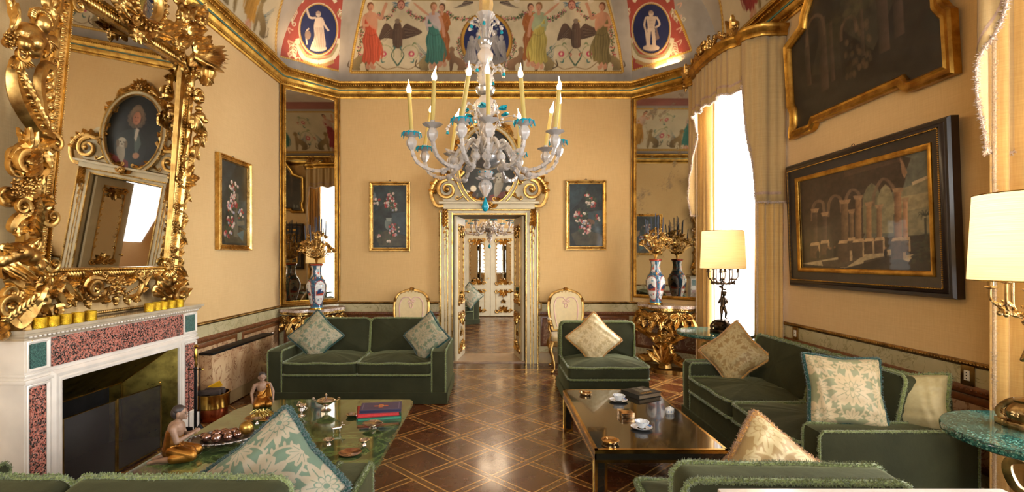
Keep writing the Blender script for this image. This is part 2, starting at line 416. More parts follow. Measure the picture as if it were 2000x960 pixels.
def parquet():
    t = NT('parquet_floor'); side = .3734; sp = t.n('ShaderNodeSeparateXYZ')
    # lattice turned by 45 degrees, node at (-0.014, 4.454)
    v = t.co(scale=(1, 1, 1)); t.l(v, sp.inputs[0])
    x = t.math('SUBTRACT', sp.outputs[0], -.014); y = t.math('SUBTRACT', sp.outputs[1], 4.454)
    k = 1 / (math.sqrt(2) * side)
    u = t.math('MULTIPLY', t.math('ADD', x, y), k); w = t.math('MULTIPLY', t.math('SUBTRACT', y, x), k)
    ru = t.math('ROUND', u); rw = t.math('ROUND', w)
    du = t.math('ABSOLUTE', t.math('SUBTRACT', u, ru)); dw = t.math('ABSOLUTE', t.math('SUBTRACT', w, rw))
    WB = .085; TL = .028
    inU = t.math('LESS_THAN', du, WB); inW = t.math('LESS_THAN', dw, WB)
    par = t.math('MODULO', t.math('ABSOLUTE', t.math('ADD', ru, rw)), 2.0); par = t.math('GREATER_THAN', par, .5)
    eU = t.math('MULTIPLY', inU, t.math('GREATER_THAN', du, WB - TL)); eW = t.math('MULTIPLY', inW, t.math('GREATER_THAN', dw, WB - TL))
    npar = t.math('SUBTRACT', 1.0, par)
    showU = t.math('MULTIPLY', eU, t.math('SUBTRACT', 1.0, t.math('MULTIPLY', inW, par)))
    showW = t.math('MULTIPLY', eW, t.math('SUBTRACT', 1.0, t.math('MULTIPLY', inU, npar)))
    light = t.math('MAXIMUM', showU, showW); band = t.math('MAXIMUM', inU, inW)
    # grain
    fl = t.math('ADD', t.math('FLOOR', u), t.math('MULTIPLY', t.math('FLOOR', w), 7.3))
    wn = t.n('ShaderNodeTexWhiteNoise', noise_dimensions='1D'); t.l(fl, wn.inputs['W'])
    gr = t.noise(t.co(scale=(3, 60, 1), rot=(0, 0, R(45))), 1, 5, .6, .4)
    gr2 = t.noise(t.co(scale=(60, 3, 1), rot=(0, 0, R(45))), 1, 5, .6, .4)
    sel = t.math('GREATER_THAN', wn.outputs[0], .5)
    g = t.mix(sel, gr, gr2)
    sq = t.ramp(g, [(.3, lin('#3a1d0e')), (.55, lin('#5a3018')), (.75, lin('#7a4620'))])
    sq = t.mix(t.math('MULTIPLY', wn.outputs[0], .4), sq, lin('#4a2410'))
    bd = t.ramp(g, [(.3, lin('#50301a')), (.7, lin('#6f4722'))]); lt = t.ramp(gr, [(.3, lin('#a87434')), (.7, lin('#c99a58'))])
    col = t.mix(band, sq, bd); col = t.mix(light, col, lt)
    # dark plank border along the far wall
    bord = t.math('GREATER_THAN', sp.outputs[1], 6.72); brd2 = t.math('GREATER_THAN', sp.outputs[1], 6.76)
    inroom = t.math('LESS_THAN', sp.outputs[1], 7.9)
    pl = t.ramp(t.noise(t.co(scale=(8, 2, 1)), 1, 4), [(.3, lin('#33190c')), (.7, lin('#5f351b'))])
    col = t.mix(t.math('MULTIPLY', bord, inroom), col, lt); col = t.mix(t.math('MULTIPLY', brd2, inroom), col, pl)
    t.set(Base_Color=col, Roughness=t.math('MULTIPLY_ADD', t.noise(v, 5, 5, .7), .25, .14))
    t.b.inputs['Specular IOR Level'].default_value = .5; t.b.inputs['Coat Weight'].default_value = .3; t.b.inputs['Coat Roughness'].default_value = .12
    t.set(Normal=t.bump(t.math('ADD', t.noise(v, 2.2, 3), t.math('MULTIPLY', g, .1)), .12, .02))
    return t.m
PARQUET = parquet()
INLAY = plain('inlaid_walnut_border', '#6b3f20', .3, 0, 30, .3)
DARKWOOD = plain('dark_walnut', '#241712', .35, 0, 12, .3, .2, 60); IRON = plain('blackened_iron', '#181615', .45, .6, 20, .3)
STONEB = plain('stone_baseboard', '#9c8258', .4, 0, 6, .2); CREAM = plain('cream_lacquer', '#cdbf9c', .35, 0, 6, .08)
GREYG = plain('grey_green_paint', '#a39b88', .7, 0, 3, .08); TEAL = plain('teal_line_paint', '#4a6c58', .5)
SHUTTER = plain('painted_window_frame', '#cfc6b2', .5)
# more helpers -------------------------------------------------------------
def fringe(mb, path, r=.014, n=16, dens=160, closed=False, hair=.006):
    """moss fringe: a soft cord covered in tufts along a path"""
    P = [Vector(p) for p in path]
    if closed: P = P + [P[0]]
    mb.tube(P, r * .8, 7, cap=not closed)
    for i in range(len(P) - 1):
        a, b = P[i], P[i + 1]; L = (b - a).length
        if L < 1e-6: continue
        t = (b - a) / L; u = t.orthogonal().normalized(); w = t.cross(u)
        for k in range(max(1, int(L * dens))):
            c = a.lerp(b, random.random())
            for j in range(n // 4):
                th = random.random() * 2 * PI; d = u * math.cos(th) + w * math.sin(th)
                root = c + d * r * .6; tip = c + d * (r + hair * random.random()) + t * random.uniform(-.6, .6) * hair
                s = t * .0022 + d.cross(t) * .0022; s2 = d.cross(t) * .0028
                kk = len(mb.v); M = mb.M
                mb.v += [tuple(M @ (root - s)), tuple(M @ (root + s)), tuple(M @ (tip + s2 * .6)), tuple(M @ (tip - s2 * .6))]
                mb.f.append((kk, kk + 1, kk + 2, kk + 3))
    return mb
# ---------------------------------------------------------------- painted surfaces (pigment stored per vertex on a fine grid)
class Canvas:
    """w x h cells; author coordinates go through tf -> (0..1, 0..1) with v upward"""
    def __init__(s, w, h, bg, tf=None):
        s.w, s.h = w * 2, h * 2; s.a = np.empty((s.h, s.w, 3)); s.a[:] = lin(bg); s.tf = tf or (lambda p: p); s.rng = np.random.RandomState(3)
    def poly(s, pts, col, al=1.0, sh=None, nz=0):
        q = np.array([s.tf(p) for p in pts], float) * (s.w, s.h)
        x0, y0 = np.floor(q.min(0)).astype(int); x1, y1 = np.ceil(q.max(0)).astype(int) + 1
        x0, y0 = max(x0, 0), max(y0, 0); x1, y1 = min(x1, s.w), min(y1, s.h)
        if x1 <= x0 or y1 <= y0: return s
        X, Y = np.meshgrid(np.arange(x0, x1) + .5, np.arange(y0, y1) + .5); m = np.zeros(X.shape, bool)
        n = len(q)
        for i in range(n):
            ax, ay = q[i]; bx, by = q[(i + 1) % n]
            if ay == by: continue
            m ^= ((ay > Y) != (by > Y)) & (X < (bx - ax) * (Y - ay) / (by - ay) + ax)
        c = np.array(lin(col) if isinstance(col, str) else col); r = s.a[y0:y1, x0:x1]; cc = np.broadcast_to(c, r.shape).copy()
        if sh is not None:   # modelling inside a painted form: sh=(dx,dy,amount)
            g = ((X - x0) / max(1, x1 - x0) - .5) * sh[0] + ((Y - y0) / max(1, y1 - y0) - .5) * sh[1]
            cc *= (1 + g * sh[2])[..., None]
        if nz: cc *= (1 + s.rng.randn(*X.shape) * nz)[..., None]
        k = m[..., None] * al; s.a[y0:y1, x0:x1] = r * (1 - k) + np.clip(cc, 0, 1) * k
        return s
    def ell(s, c, rx, ry, col, al=1.0, sh=None, rot=0, nz=0, n=28):
        cr, sr = math.cos(rot), math.sin(rot); pts = []
        for k in range(n):
            a = 2 * PI * k / n; x, y = rx * math.cos(a), ry * math.sin(a); pts.append((c[0] + x * cr - y * sr, c[1] + x * sr + y * cr))
        return s.poly(pts, col, al, sh, nz)
    def ring(s, c, rx, ry, w, col, al=1.0):
        n = 40; o = [(c[0] + (rx + w) * math.cos(2 * PI * k / n), c[1] + (ry + w) * math.sin(2 * PI * k / n)) for k in range(n + 1)]
        i = [(c[0] + rx * math.cos(2 * PI * k / n), c[1] + ry * math.sin(2 * PI * k / n)) for k in range(n, -1, -1)]
        return s.poly(o + i, col, al)
    def line(s, pts, w, col, al=1.0, taper=False):
        P = [Vector((p[0], p[1], 0)) for p in pts]; N = len(P); L = []; Rr = []
        for i in range(N):
            t = P[min(i + 1, N - 1)] - P[max(0, i - 1)]
            if t.length < 1e-9: t = Vector((1, 0, 0))
            t.normalize(); nn = Vector((-t.y, t.x, 0)); ww = w / 2
            if taper is True: ww *= 1 - .85 * i / (N - 1)
            elif taper: ww *= .3 + .7 * math.sin(PI * i / (N - 1))
            L.append(P[i] + nn * ww); Rr.append(P[i] - nn * ww)
        return s.poly([(p.x, p.y) for p in L + Rr[::-1]], col, al)
    def curve(s, ctrl, w, col, al=1.0, taper=False, n=14): return s.line(smooth(ctrl, n), w, col, al, taper)
    def mottle(s, amt, scale=24, seed=1):
        rng = np.random.RandomState(seed); tot = np.zeros((s.h, s.w)); a = 1
        for o in range(4):
            gw = max(2, int(s.w / scale) + 2); gh = max(2, int(s.h / scale) + 2); g = rng.rand(gh, gw) - .5
            yy = np.linspace(0, gh - 1.001, s.h); xx = np.linspace(0, gw - 1.001, s.w); yi = yy.astype(int); xi = xx.astype(int)
            fy = (yy - yi)[:, None]; fx = (xx - xi)[None]
            tot += a * ((g[yi][:, xi] * (1 - fx) + g[yi][:, xi + 1] * fx) * (1 - fy) + (g[yi + 1][:, xi] * (1 - fx) + g[yi + 1][:, xi + 1] * fx) * fy)
            scale /= 2; a *= .6
        s.a *= (1 + tot * amt * 2)[..., None]; return s
    def out(s):
        a = s.a.reshape(s.h // 2, 2, s.w // 2, 2, 3).mean((1, 3)); return np.clip(a, 0, 1)
def smooth(P, n=14):
    """Catmull-Rom through 2D or 3D points"""
    P = [tuple(p) for p in P]; Q = [P[0]] + P + [P[-1]]; out = []
    for i in range(1, len(Q) - 2):
        for k in range(n):
            t = k / n; t2, t3 = t * t, t * t * t
            out.append(tuple(.5 * ((2 * b) + (-a + c) * t + (2 * a - 5 * b + 4 * c - d) * t2 + (-a + 3 * b - 3 * c + d) * t3)
                             for a, b, c, d in zip(Q[i - 1], Q[i], Q[i + 1], Q[i + 2])))
    out.append(P[-1]); return out
def painted(name, cv, fn, mat, parent=None, kind=None, cu=False):
    """grid mesh carrying the canvas; fn(s,t)->point for arrays of s,t in 0..1"""
    a = cv.out(); h, w = a.shape[:2]
    if cu: a = np.concatenate([a, a[:, :1]], 1); w += 1
    vs = np.empty((h * w, 3)); k = 0
    for j in range(h):
        for i in range(w):
            vs[k] = fn(i / (w - 1), j / (h - 1)); k += 1
    idx = np.arange(h * w).reshape(h, w); q = np.stack([idx[:-1, :-1], idx[:-1, 1:], idx[1:, 1:], idx[1:, :-1]], -1).reshape(-1, 4)
    me = bpy.data.meshes.new(name); me.vertices.add(len(vs)); me.vertices.foreach_set('co', vs.ravel())
    me.loops.add(q.size); me.loops.foreach_set('vertex_index', q.ravel().astype(np.int32))
    me.polygons.add(len(q)); me.polygons.foreach_set('loop_start', np.arange(0, q.size, 4, dtype=np.int32))
    me.polygons.foreach_set('loop_total', np.full(len(q), 4, dtype=np.int32)); me.update(); me.validate()
    me.polygons.foreach_set('use_smooth', [True] * len(me.polygons))
    ca = me.color_attributes.new('Col', 'FLOAT_COLOR', 'POINT'); rgba = np.ones((h * w, 4), np.float32); rgba[:, :3] = a.reshape(-1, 3)
    ca.data.foreach_set('color', rgba.ravel()); me.materials.append(mat)
    o = bpy.data.objects.new(name, me); C.objects.link(o)
    if parent is not None: o.parent = parent
    if kind: o['kind'] = kind
    return o
# ---- painters in author space (x right, y DOWN)
SK = '#c98f6c'
def rinceau(cv, x, y, r, d=1, cols=('#7d8a5a', '#b8604a', '#4f7466'), w=3, fl='#c0485a'):
    pts = [(x + d * r * (1 - .9 * k / 26) * math.cos(PI * .9 + k * .33), y + r * (1 - .9 * k / 26) * math.sin(PI * .9 + k * .33)) for k in range(24)]
    cv.line(pts, w, cols[0], taper=True)
    for k in (2, 6, 10, 14):
        p = pts[k]; a = k * .33 + PI * .9
        cv.curve([p, (p[0] + d * r * .3 * math.cos(a + .6), p[1] + r * .3 * math.sin(a + .6)), (p[0] + d * r * .42 * math.cos(a + 1.3), p[1] + r * .42 * math.sin(a + 1.3))], w * 2.2, cols[k % 3], taper='mid')
    for k in range(6): cv.ell((x + r * .17 * math.cos(k * 1.05), y + r * .17 * math.sin(k * 1.05)), r * .13, r * .13, fl)
    cv.ell((x, y), r * .12, r * .12, '#e2c9a0')
def garland(cv, P, w, seed=0):
    q = smooth(P, 16); rng = random.Random(seed); n = len(q)
    for k in range(n * 5):
        p = q[rng.randrange(n)]; a = rng.random() * 6.3; r = rng.random() * w * .5
        c = rng.choice(['#3f5a34', '#5b6f3c', '#2f4a30', '#3f5a34', '#b8453c', '#d9b08a', '#c46a7a', '#6e7a44'])
        cv.ell((p[0] + r * math.cos(a), p[1] + r * math.sin(a)), w * .16, w * .1, c, rot=a, n=8)
def eagle(cv, x, y, s, c='#5d4634'):
    L = '#85705a'; D = '#3b2c22'
    for d in (-1, 1):
        tip = (x + d * (95 if d < 0 else 128) * s, y + (5 if d < 0 else -35) * s)
        cv.poly(smooth([(x + d * 15 * s, y - 40 * s), (x + d * 45 * s, y - 78 * s), (x + d * 70 * s, y - 70 * s), tip, (x + d * 60 * s, y - 5 * s), (x + d * 20 * s, y + 2 * s)], 8), c, sh=(0, 1, .4))
        for k in range(7):
            a = k / 6; cv.line([(x + d * (30 + 18 * a) * s, y - (62 - 55 * a) * s), (tip[0] - d * (8 + 14 * a) * s, tip[1] + (a * 16 - 4) * s)], 3.2 * s, L if k % 2 else D, .7, taper=True)
    cv.poly(smooth([(x - 18 * s, y - 70 * s), (x + 4 * s, y - 96 * s), (x + 22 * s, y - 70 * s), (x + 26 * s, y - 5 * s), (x + 22 * s, y + 42 * s), (x - 16 * s, y + 42 * s), (x - 24 * s, y - 5 * s), (x - 18 * s, y - 70 * s)], 8), c, sh=(1, 0, .7), nz=.05)
    cv.ell((x + 2 * s, y - 92 * s), 14 * s, 13 * s, L); cv.poly([(x + 12 * s, y - 98 * s), (x + 26 * s, y - 90 * s), (x + 13 * s, y - 86 * s)], '#c09a50')
    for k in range(8): cv.line([(x + (k * 4 - 16) * s, y - 50 * s), (x + (k * 4 - 14) * s, y + 38 * s)], 1.6 * s, D if k % 2 else L, .5)
def beast(cv, x, y, s, d=1, c='#8d7446', wing=True):
    D = '#54422a'
    if wing:
        for k in range(8): cv.curve([(x - d * 5 * s, y - 55 * s), (x - d * (28 + k * 3) * s, y - (78 - k * 6) * s), (x - d * (62 - k * 3) * s, y - (118 - k * 12) * s)], 7 * s, ['#7d8a84', '#5c6b68', '#a09a86'][k % 3], taper=True)
    cv.poly(smooth([(x - d * 45 * s, y), (x - d * 52 * s, y - 30 * s), (x - d * 30 * s, y - 58 * s), (x + d * 2 * s, y - 75 * s), (x + d * 14 * s, y - 108 * s), (x + d * 30 * s, y - 96 * s), (x + d * 32 * s, y - 55 * s), (x + d * 30 * s, y), (x + d * 18 * s, y), (x + d * 8 * s, y - 38 * s), (x - d * 12 * s, y - 22 * s), (x - d * 10 * s, y), (x - d * 45 * s, y)], 8), c, sh=(-d, 1, .6), nz=.05)
    cv.ell((x + d * 20 * s, y - 106 * s), 15 * s, 15 * s, c); cv.poly([(x + d * 30 * s, y - 112 * s), (x + d * 42 * s, y - 100 * s), (x + d * 28 * s, y - 98 * s)], '#a98a4c')
    cv.curve([(x - d * 45 * s, y - 8 * s), (x - d * 66 * s, y - 20 * s), (x - d * 60 * s, y - 45 * s)], 5 * s, D); cv.line([(x + d * 22 * s, y - 60 * s), (x + d * 22 * s, y - 4 * s)], 3 * s, D, .6)
def figure(cv, x, y, h, robe, robe2, hair='#5a3b24', d=1, arm=1, skin=SK, bare=False, under=None):
    """standing draped figure, feet at y, height h"""
    s = h / 330; D = tuple(c * .5 for c in lin(robe)); L = tuple(min(1, c * 1.5 + .03) for c in lin(robe))
    cv.curve([(x + d * 4 * s, y - 120 * s), (x + d * 14 * s, y - 60 * s), (x + d * 8 * s, y - 8 * s), (x + d * 24 * s, y)], 19 * s, skin)
    cv.curve([(x - d * 8 * s, y - 120 * s), (x - d * 2 * s, y - 50 * s), (x - d * 14 * s, y - 6 * s), (x - d * 4 * s, y)], 18 * s, skin, .9)
    cv.poly(smooth([(x - 30 * s, y - 268 * s), (x - 38 * s, y - 215 * s), (x - 28 * s, y - 180 * s), (x + 28 * s, y - 180 * s), (x + 36 * s, y - 220 * s), (x + 30 * s, y - 268 * s), (x, y - 278 * s), (x - 30 * s, y - 268 * s)], 6), skin if bare else (under or robe2), sh=(d, 0, .4))
    g = lambda u, v: (x + d * u * s, y - v * s)
    cv.poly(smooth([g(-36, 262), g(-30, 215), g(-26, 185), g(-40, 140), g(-34, 90), g(-44, 34)], 6) + [g(-30, 22), g(-22, 34), g(-8, 14), g(2, 30), g(16, 16), g(26, 34), g(44, 30)] + smooth([g(44, 30), g(52, 80), g(44, 130), g(30, 168), g(24, 190), g(4, 200), g(-14, 225), g(-36, 262)], 6), robe, sh=(d, 0, .6), nz=.05)
    for k in range(12):
        a = k / 11; c = D if k % 2 else L; cv.curve([g(-24 + 46 * a, 190), g(-36 + 78 * a ** 1.2, 130 + 10 * math.sin(k * 2)), g(-30 + 66 * a, 80 + 14 * math.cos(k)), g(-38 + 80 * a, 30 + 6 * math.sin(k * 3))], (3 + 3 * (k % 3)) * s, c, .30 + .1 * (k % 2), taper='mid')
    cv.curve([g(-34, 255), g(-8, 215), g(20, 195), g(34, 150), g(24, 110)], 9 * s, L, .35, taper='mid'); cv.curve([g(-28, 180), g(0, 160), g(30, 165), g(40, 120)], 6 * s, D, .5, taper='mid'); cv.curve([g(30, 165), g(50, 120), g(60, 70), g(52, 40)], 12 * s, robe, .9, taper='mid')
    cv.line([(x - 2 * s, y - 290 * s), (x - 2 * s, y - 262 * s)], 16 * s, skin)
    cv.ell((x, y - 306 * s), 17 * s, 22 * s, hair); cv.ell((x + d * 3 * s, y - 301 * s), 13 * s, 17 * s, skin, sh=(d, 0, .4))
    cv.ell((x + d * 6 * s, y - 303 * s), 2 * s, 1.5 * s, '#4a2d1c'); cv.ell((x - d * 2 * s, y - 303 * s), 2 * s, 1.5 * s, '#4a2d1c'); cv.line([(x + d * 0 * s, y - 292 * s), (x + d * 6 * s, y - 292 * s)], 2 * s, '#9c4a3a')
    up = [(x + d * 30 * s, y - 260 * s), (x + d * 52 * s, y - 245 * s), (x + d * 62 * s, y - 275 * s), (x + d * 78 * s, y - 318 * s)] if arm == 1 else [(x + d * 30 * s, y - 258 * s), (x + d * 44 * s, y - 215 * s), (x + d * 52 * s, y - 160 * s)]
    cv.curve(up, 15 * s, skin, taper=False); cv.ell(up[-1], 8 * s, 8 * s, skin)
    cv.curve([(x - d * 30 * s, y - 258 * s), (x - d * 36 * s, y - 215 * s), (x - d * 8 * s, y - 212 * s)], 14 * s, skin if bare else robe2)
def mask(cv, x, y, s):
    for d in (-1, 1):
        for k in range(4): cv.curve([(x + d * 12 * s, y), (x + d * 30 * s, y - (12 - 6 * k) * s), (x + d * (46 - 4 * k) * s, y - (10 - 8 * k) * s)], 7 * s, ['#6f8a92', '#4f6a76', '#9aa8a4', '#5c7680'][k], taper=True)
    cv.ell((x, y), 19 * s, 24 * s, '#8a4a34'); cv.ell((x, y + 3 * s), 15 * s, 18 * s, '#cf8f74'); cv.ell((x, y + 11 * s), 5 * s, 3 * s, '#6a2420')
    for d in (-1, 1): cv.ell((x + d * 6 * s, y - 1 * s), 3 * s, 2 * s, '#4a2a20')
def cameo(cv, x, y, rx, ry, kind=0):
    cv.ell((x, y), rx + 9, ry + 9, '#d9c9a8', n=48); cv.ell((x, y), rx + 5, ry + 5, '#b58a35', n=48); cv.ell((x, y), rx, ry, '#1c2450', n=48, nz=.08)
    w = '#cdb8a4'; D = '#8a7264'; s = ry / 130
    cv.ell((x, y + 100 * s), 44 * s, 16 * s, w, sh=(0, -1, .4))
    if kind == 0:
        cv.poly(smooth([(x - 14 * s, y - 62 * s), (x - 24 * s, y - 20 * s), (x - 22 * s, y + 40 * s), (x - 38 * s, y + 98 * s), (x + 34 * s, y + 98 * s), (x + 30 * s, y + 20 * s), (x + 24 * s, y - 40 * s), (x + 16 * s, y - 64 * s)], 6), w, sh=(-1, 0, .4))
        for k in range(7): cv.curve([(x + (k * 5 - 14) * s, y - 10 * s), (x + (k * 8 - 22) * s, y + 40 * s), (x + (k * 10 - 34) * s, y + 94 * s)], 3 * s, D, .6)
        cv.curve([(x - 14 * s, y - 60 * s), (x - 46 * s, y - 64 * s), (x - 62 * s, y - 108 * s)], 11 * s, w); cv.curve([(x + 18 * s, y - 58 * s), (x + 34 * s, y - 20 * s), (x + 54 * s, y + 8 * s)], 10 * s, w)
        cv.curve([(x - 60 * s, y + 80 * s), (x - 66 * s, y + 20 * s), (x - 50 * s, y - 5 * s)], 8 * s, w); cv.ell((x - 56 * s, y + 30 * s), 16 * s, 24 * s, D)
    else:
        for d in (-1, 1): cv.curve([(x + d * 10 * s, y + 5 * s), (x + d * 14 * s, y + 50 * s), (x + d * 16 * s, y + 96 * s)], 19 * s, w)
        cv.poly(smooth([(x - 26 * s, y - 66 * s), (x - 18 * s, y - 10 * s), (x - 20 * s, y + 12 * s), (x + 20 * s, y + 12 * s), (x + 18 * s, y - 10 * s), (x + 28 * s, y - 66 * s)], 6), w, sh=(-1, 0, .4))
        cv.curve([(x - 28 * s, y - 62 * s), (x - 36 * s, y - 20 * s), (x - 28 * s, y + 14 * s), (x - 18 * s, y + 90 * s)], 10 * s, w); cv.curve([(x + 28 * s, y - 62 * s), (x + 44 * s, y - 24 * s), (x + 20 * s, y - 6 * s)], 10 * s, w)
        cv.poly([(x + 24 * s, y - 20 * s), (x + 44 * s, y + 50 * s), (x + 26 * s, y + 60 * s)], D, .8)
        for k in range(3): cv.line([(x - 12 * s, y + (-44 + 18 * k) * s), (x + 12 * s, y + (-44 + 18 * k) * s)], 2 * s, D, .6)
    cv.ell((x, y - 80 * s), 13 * s, 16 * s, w, sh=(-1, 0, .5)); cv.ell((x - 2 * s, y - 88 * s), 13 * s, 9 * s, D, .7)
def acanth(cv, x, y, s, rot, c='#d9cfae', D='#a3946a'):
    cr, sr = math.cos(rot), math.sin(rot); g = lambda px, py: (x + (px * cr - py * sr) * s, y + (px * sr + py * cr) * s)
    cv.curve([g(0, 0), g(30, 12), g(70, 4), g(96, -20)], 9 * s, c)
    for k in range(6):
        b = 12 + k * 14; cv.curve([g(b, 8), g(b + 6, 26 - 2 * k), g(b + 22, 34 - 3 * k)], 11 * s, c if k % 2 else D, taper=True); cv.curve([g(b, 6), g(b + 8, -10), g(b + 24, -16)], 9 * s, c, taper=True)
    cv.ring(g(98, -30), 8 * s, 8 * s, 5 * s, c)
def leafy(cv, cx, cy, s, rot, c1, c2, n=5):
    """damask flower: fan of lobed petals"""
    for k in range(n):
        a = rot + (k - (n - 1) / 2) * .55; L = s * (1 - .12 * abs(k - (n - 1) / 2)); ux, uy = math.cos(a), math.sin(a)
        cv.poly(smooth([(cx, cy), (cx + (ux * .5 - uy * .2) * L, cy + (uy * .5 + ux * .2) * L), (cx + (ux - uy * .1) * L, cy + (uy + ux * .1) * L), (cx + ux * L * 1.05, cy + uy * L * 1.05), (cx + (ux + uy * .12) * L, cy + (uy - ux * .12) * L), (cx + (ux * .5 + uy * .2) * L, cy + (uy * .5 - ux * .2) * L), (cx, cy)], 5), c1)
        cv.line([(cx + ux * L * .2, cy + uy * L * .2), (cx + ux * L * .85, cy + uy * L * .85)], s * .035, c2)
def damask_canvas(n, bg, motif, seed=0, rot=0.0, scale=1.0):
    cv = Canvas(n, n, bg); rng = random.Random(seed)
    def g(x, y):
        x, y = (x - .5) / scale, (y - .5) / scale; return (.5 + x * math.cos(rot) - y * math.sin(rot), .5 + x * math.sin(rot) + y * math.cos(rot))
    cv.tf = lambda p: g(p[0], p[1])
    for (x, y, s) in ((.5, .5, .30), (.12, .12, .26), (.88, .12, .26), (.12, .88, .26), (.88, .88, .26)):
        for k in range(6): leafy(cv, x, y, s * (.72 if k % 2 else .9), k * PI / 3 + PI / 2, motif, bg, 3)
        for k in range(8): cv.ell((x + s * .26 * math.cos(k * PI / 4), y + s * .26 * math.sin(k * PI / 4)), s * .13, s * .09, bg, rot=k * PI / 4)
        for k in range(8): cv.ell((x + s * .24 * math.cos(k * PI / 4), y + s * .24 * math.sin(k * PI / 4)), s * .1, s * .07, motif, rot=k * PI / 4)
        cv.ell((x, y), s * .1, s * .1, bg)
    for (x, y, a) in ((.5, .08, 1.57), (.5, .92, -1.57), (.08, .5, 0), (.92, .5, PI)):
        for d in (-1, 1):
            pts = smooth([(x, y), (x + .12 * math.cos(a + d), y + .12 * math.sin(a + d)), (x + .24 * math.cos(a + d * .7), y + .24 * math.sin(a + d * .7)), (x + .3 * math.cos(a + d * .4), y + .3 * math.sin(a + d * .4))], 8)
            cv.line(pts, .022, motif)
            for k in range(3, len(pts), 4): cv.ell((pts[k][0] + .025 * math.cos(a + d * 2), pts[k][1] + .025 * math.sin(a + d * 2)), .03, .014, motif, rot=a + d * 2)
        leafy(cv, x, y, .16, a, motif, bg, 5)
    cv.tf = lambda p: p
    return cv

# ---------------------------------------------------------------- carved gilt ornament (local plane: x right, y up, z towards viewer)
def spiral(cx, cy, r0, r1, a0, turns, n=26, z=0, zr=0):
    return [(cx + (r0 + (r1 - r0) * (k / n)) * math.cos(a0 + turns * 2 * PI * k / n), cy + (r0 + (r1 - r0) * (k / n)) * math.sin(a0 + turns * 2 * PI * k / n), z + zr * k / n) for k in range(n + 1)]
def volute(mb, cx, cy, r, a0=0, turns=1.4, w=None, M=None, z=0):
    """spiral scroll ending in a button"""
    w = w or r * .3; q = spiral(cx, cy, r, r * .14, a0, turns, 26, z, r * .35); n = len(q)
    mb.tube(q, [w * (1 - .6 * k / n) for k in range(n)], 8, M=M, rib=.06); mb.ball((cx, cy, z + r * .38), (r * .25, r * .25, r * .2), 8, 6, M=M)
def acanthus(mb, x, y, ang, L, wd, M=None, curl=.5, z=0, lobes=4, side=0):
    """lobed leaf lying along ang, tip curling out of the plane"""
    ca, sa = math.cos(ang), math.sin(ang); ns, nt = 18, 7; vs = []; fs = []
    for i in range(ns):
        s = i / (ns - 1); wid = wd * .5 * (math.sin(PI * min(1, s * .93 + .07) ** .75) + .02) * (1 + .42 * abs(math.sin(lobes * PI * s)) * (1 if s < .9 else 0) - .2)
        bend = side * .35 * L * s * s
        for j in range(nt):
            t = j / (nt - 1) * 2 - 1; u = L * s - L * .10 * curl * max(0, s - .7) * 3 * 1.0; v = wid * t + bend
            zz = z + L * .22 * math.sin(PI * s * .8) * (1 - .55 * t * t) + wd * .10 * math.cos(t * PI * 3) * math.sin(PI * s) + L * curl * max(0, s - .55) ** 1.5
            vs.append((x + u * ca - v * sa, y + u * sa + v * ca, zz))
    k = len(vs)
    for i in range(ns):
        for j in range(nt):
            p = vs[i * nt + j]; vs.append((p[0], p[1], p[2] - wd * .12))
    for i in range(ns - 1):
        for j in range(nt - 1):
            a = i * nt + j; fs.append((a, a + 1, a + nt + 1, a + nt)); fs.append((k + a, k + a + nt, k + a + nt + 1, k + a + 1))
    for i in range(ns - 1):
        a = i * nt; fs.append((a, a + nt, k + a + nt, k + a)); a += nt - 1; fs.append((a, k + a, k + a + nt, a + nt))
    mb.add(vs, fs, M)
def rosette(mb, x, y, r, M=None, n=6, z=0):
    for k in range(n):
        a = 2 * PI * k / n; mb.ball((0, 0, 0), (r * .42, r * .26, r * .16), 7, 5, M=(M or Matrix.Identity(4)) @ T(x + r * .58 * math.cos(a), y + r * .58 * math.sin(a), z + r * .15) @ Matrix.Rotation(a, 4, 'Z') @ RY(-18))
    mb.ball((x, y, z + r * .25), (r * .26, r * .26, r * .2), 8, 5, M=M)
def cscroll(mb, P, w, M=None, leaf=True, z=0, r=None, flip=1, ends=(1, 1), rib=.07):
    """S or C scroll through 2D control points with volutes at its ends and leaves on its back"""
    q = smooth(P, 10); n = len(q); q3 = [(p[0], p[1], z + w * .3) for p in q]
    mb.tube(q3, [w * (.55 + .5 * math.sin(PI * min(1, max(0, k / (n - 1))))) for k in range(n)], 10, M=M, rib=rib, flat=.8, up=(0, 0, 1) if M is None or True else None)
    r = r or w * 1.5
    for e, (i0, i1) in enumerate(((0, 1), (n - 1, n - 2))):
        if not ends[e]: continue
        dx, dy = q[i0][0] - q[i1][0], q[i0][1] - q[i1][1]; L = math.hypot(dx, dy) or 1; dx /= L; dy /= L
        sd = (flip if e == 0 else -flip) * ends[e]; cx, cy = q[i0][0] - dy * r * sd, q[i0][1] + dx * r * sd
        a0 = math.atan2(q[i0][1] - cy, q[i0][0] - cx); volute(mb, cx, cy, r, a0, 1.25 * sd, w * .5, M, z)
    if leaf:
        for f in (.18, .38, .58, .8):
            k = int(f * (n - 1)); a = math.atan2(q[min(k + 1, n - 1)][1] - q[k - 1][1], q[min(k + 1, n - 1)][0] - q[k - 1][0])
            acanthus(mb, q[k][0], q[k][1], a + flip * -.7, w * 3.6, w * 2.2, M, .45, z + w * .2)
        acanthus(mb, q[n // 2][0], q[n // 2][1], math.atan2(q[n // 2 + 1][1] - q[n // 2 - 1][1], q[n // 2 + 1][0] - q[n // 2 - 1][0]) + PI + .3, w * 3.4, w * 2, M, .3, z + w * .7)
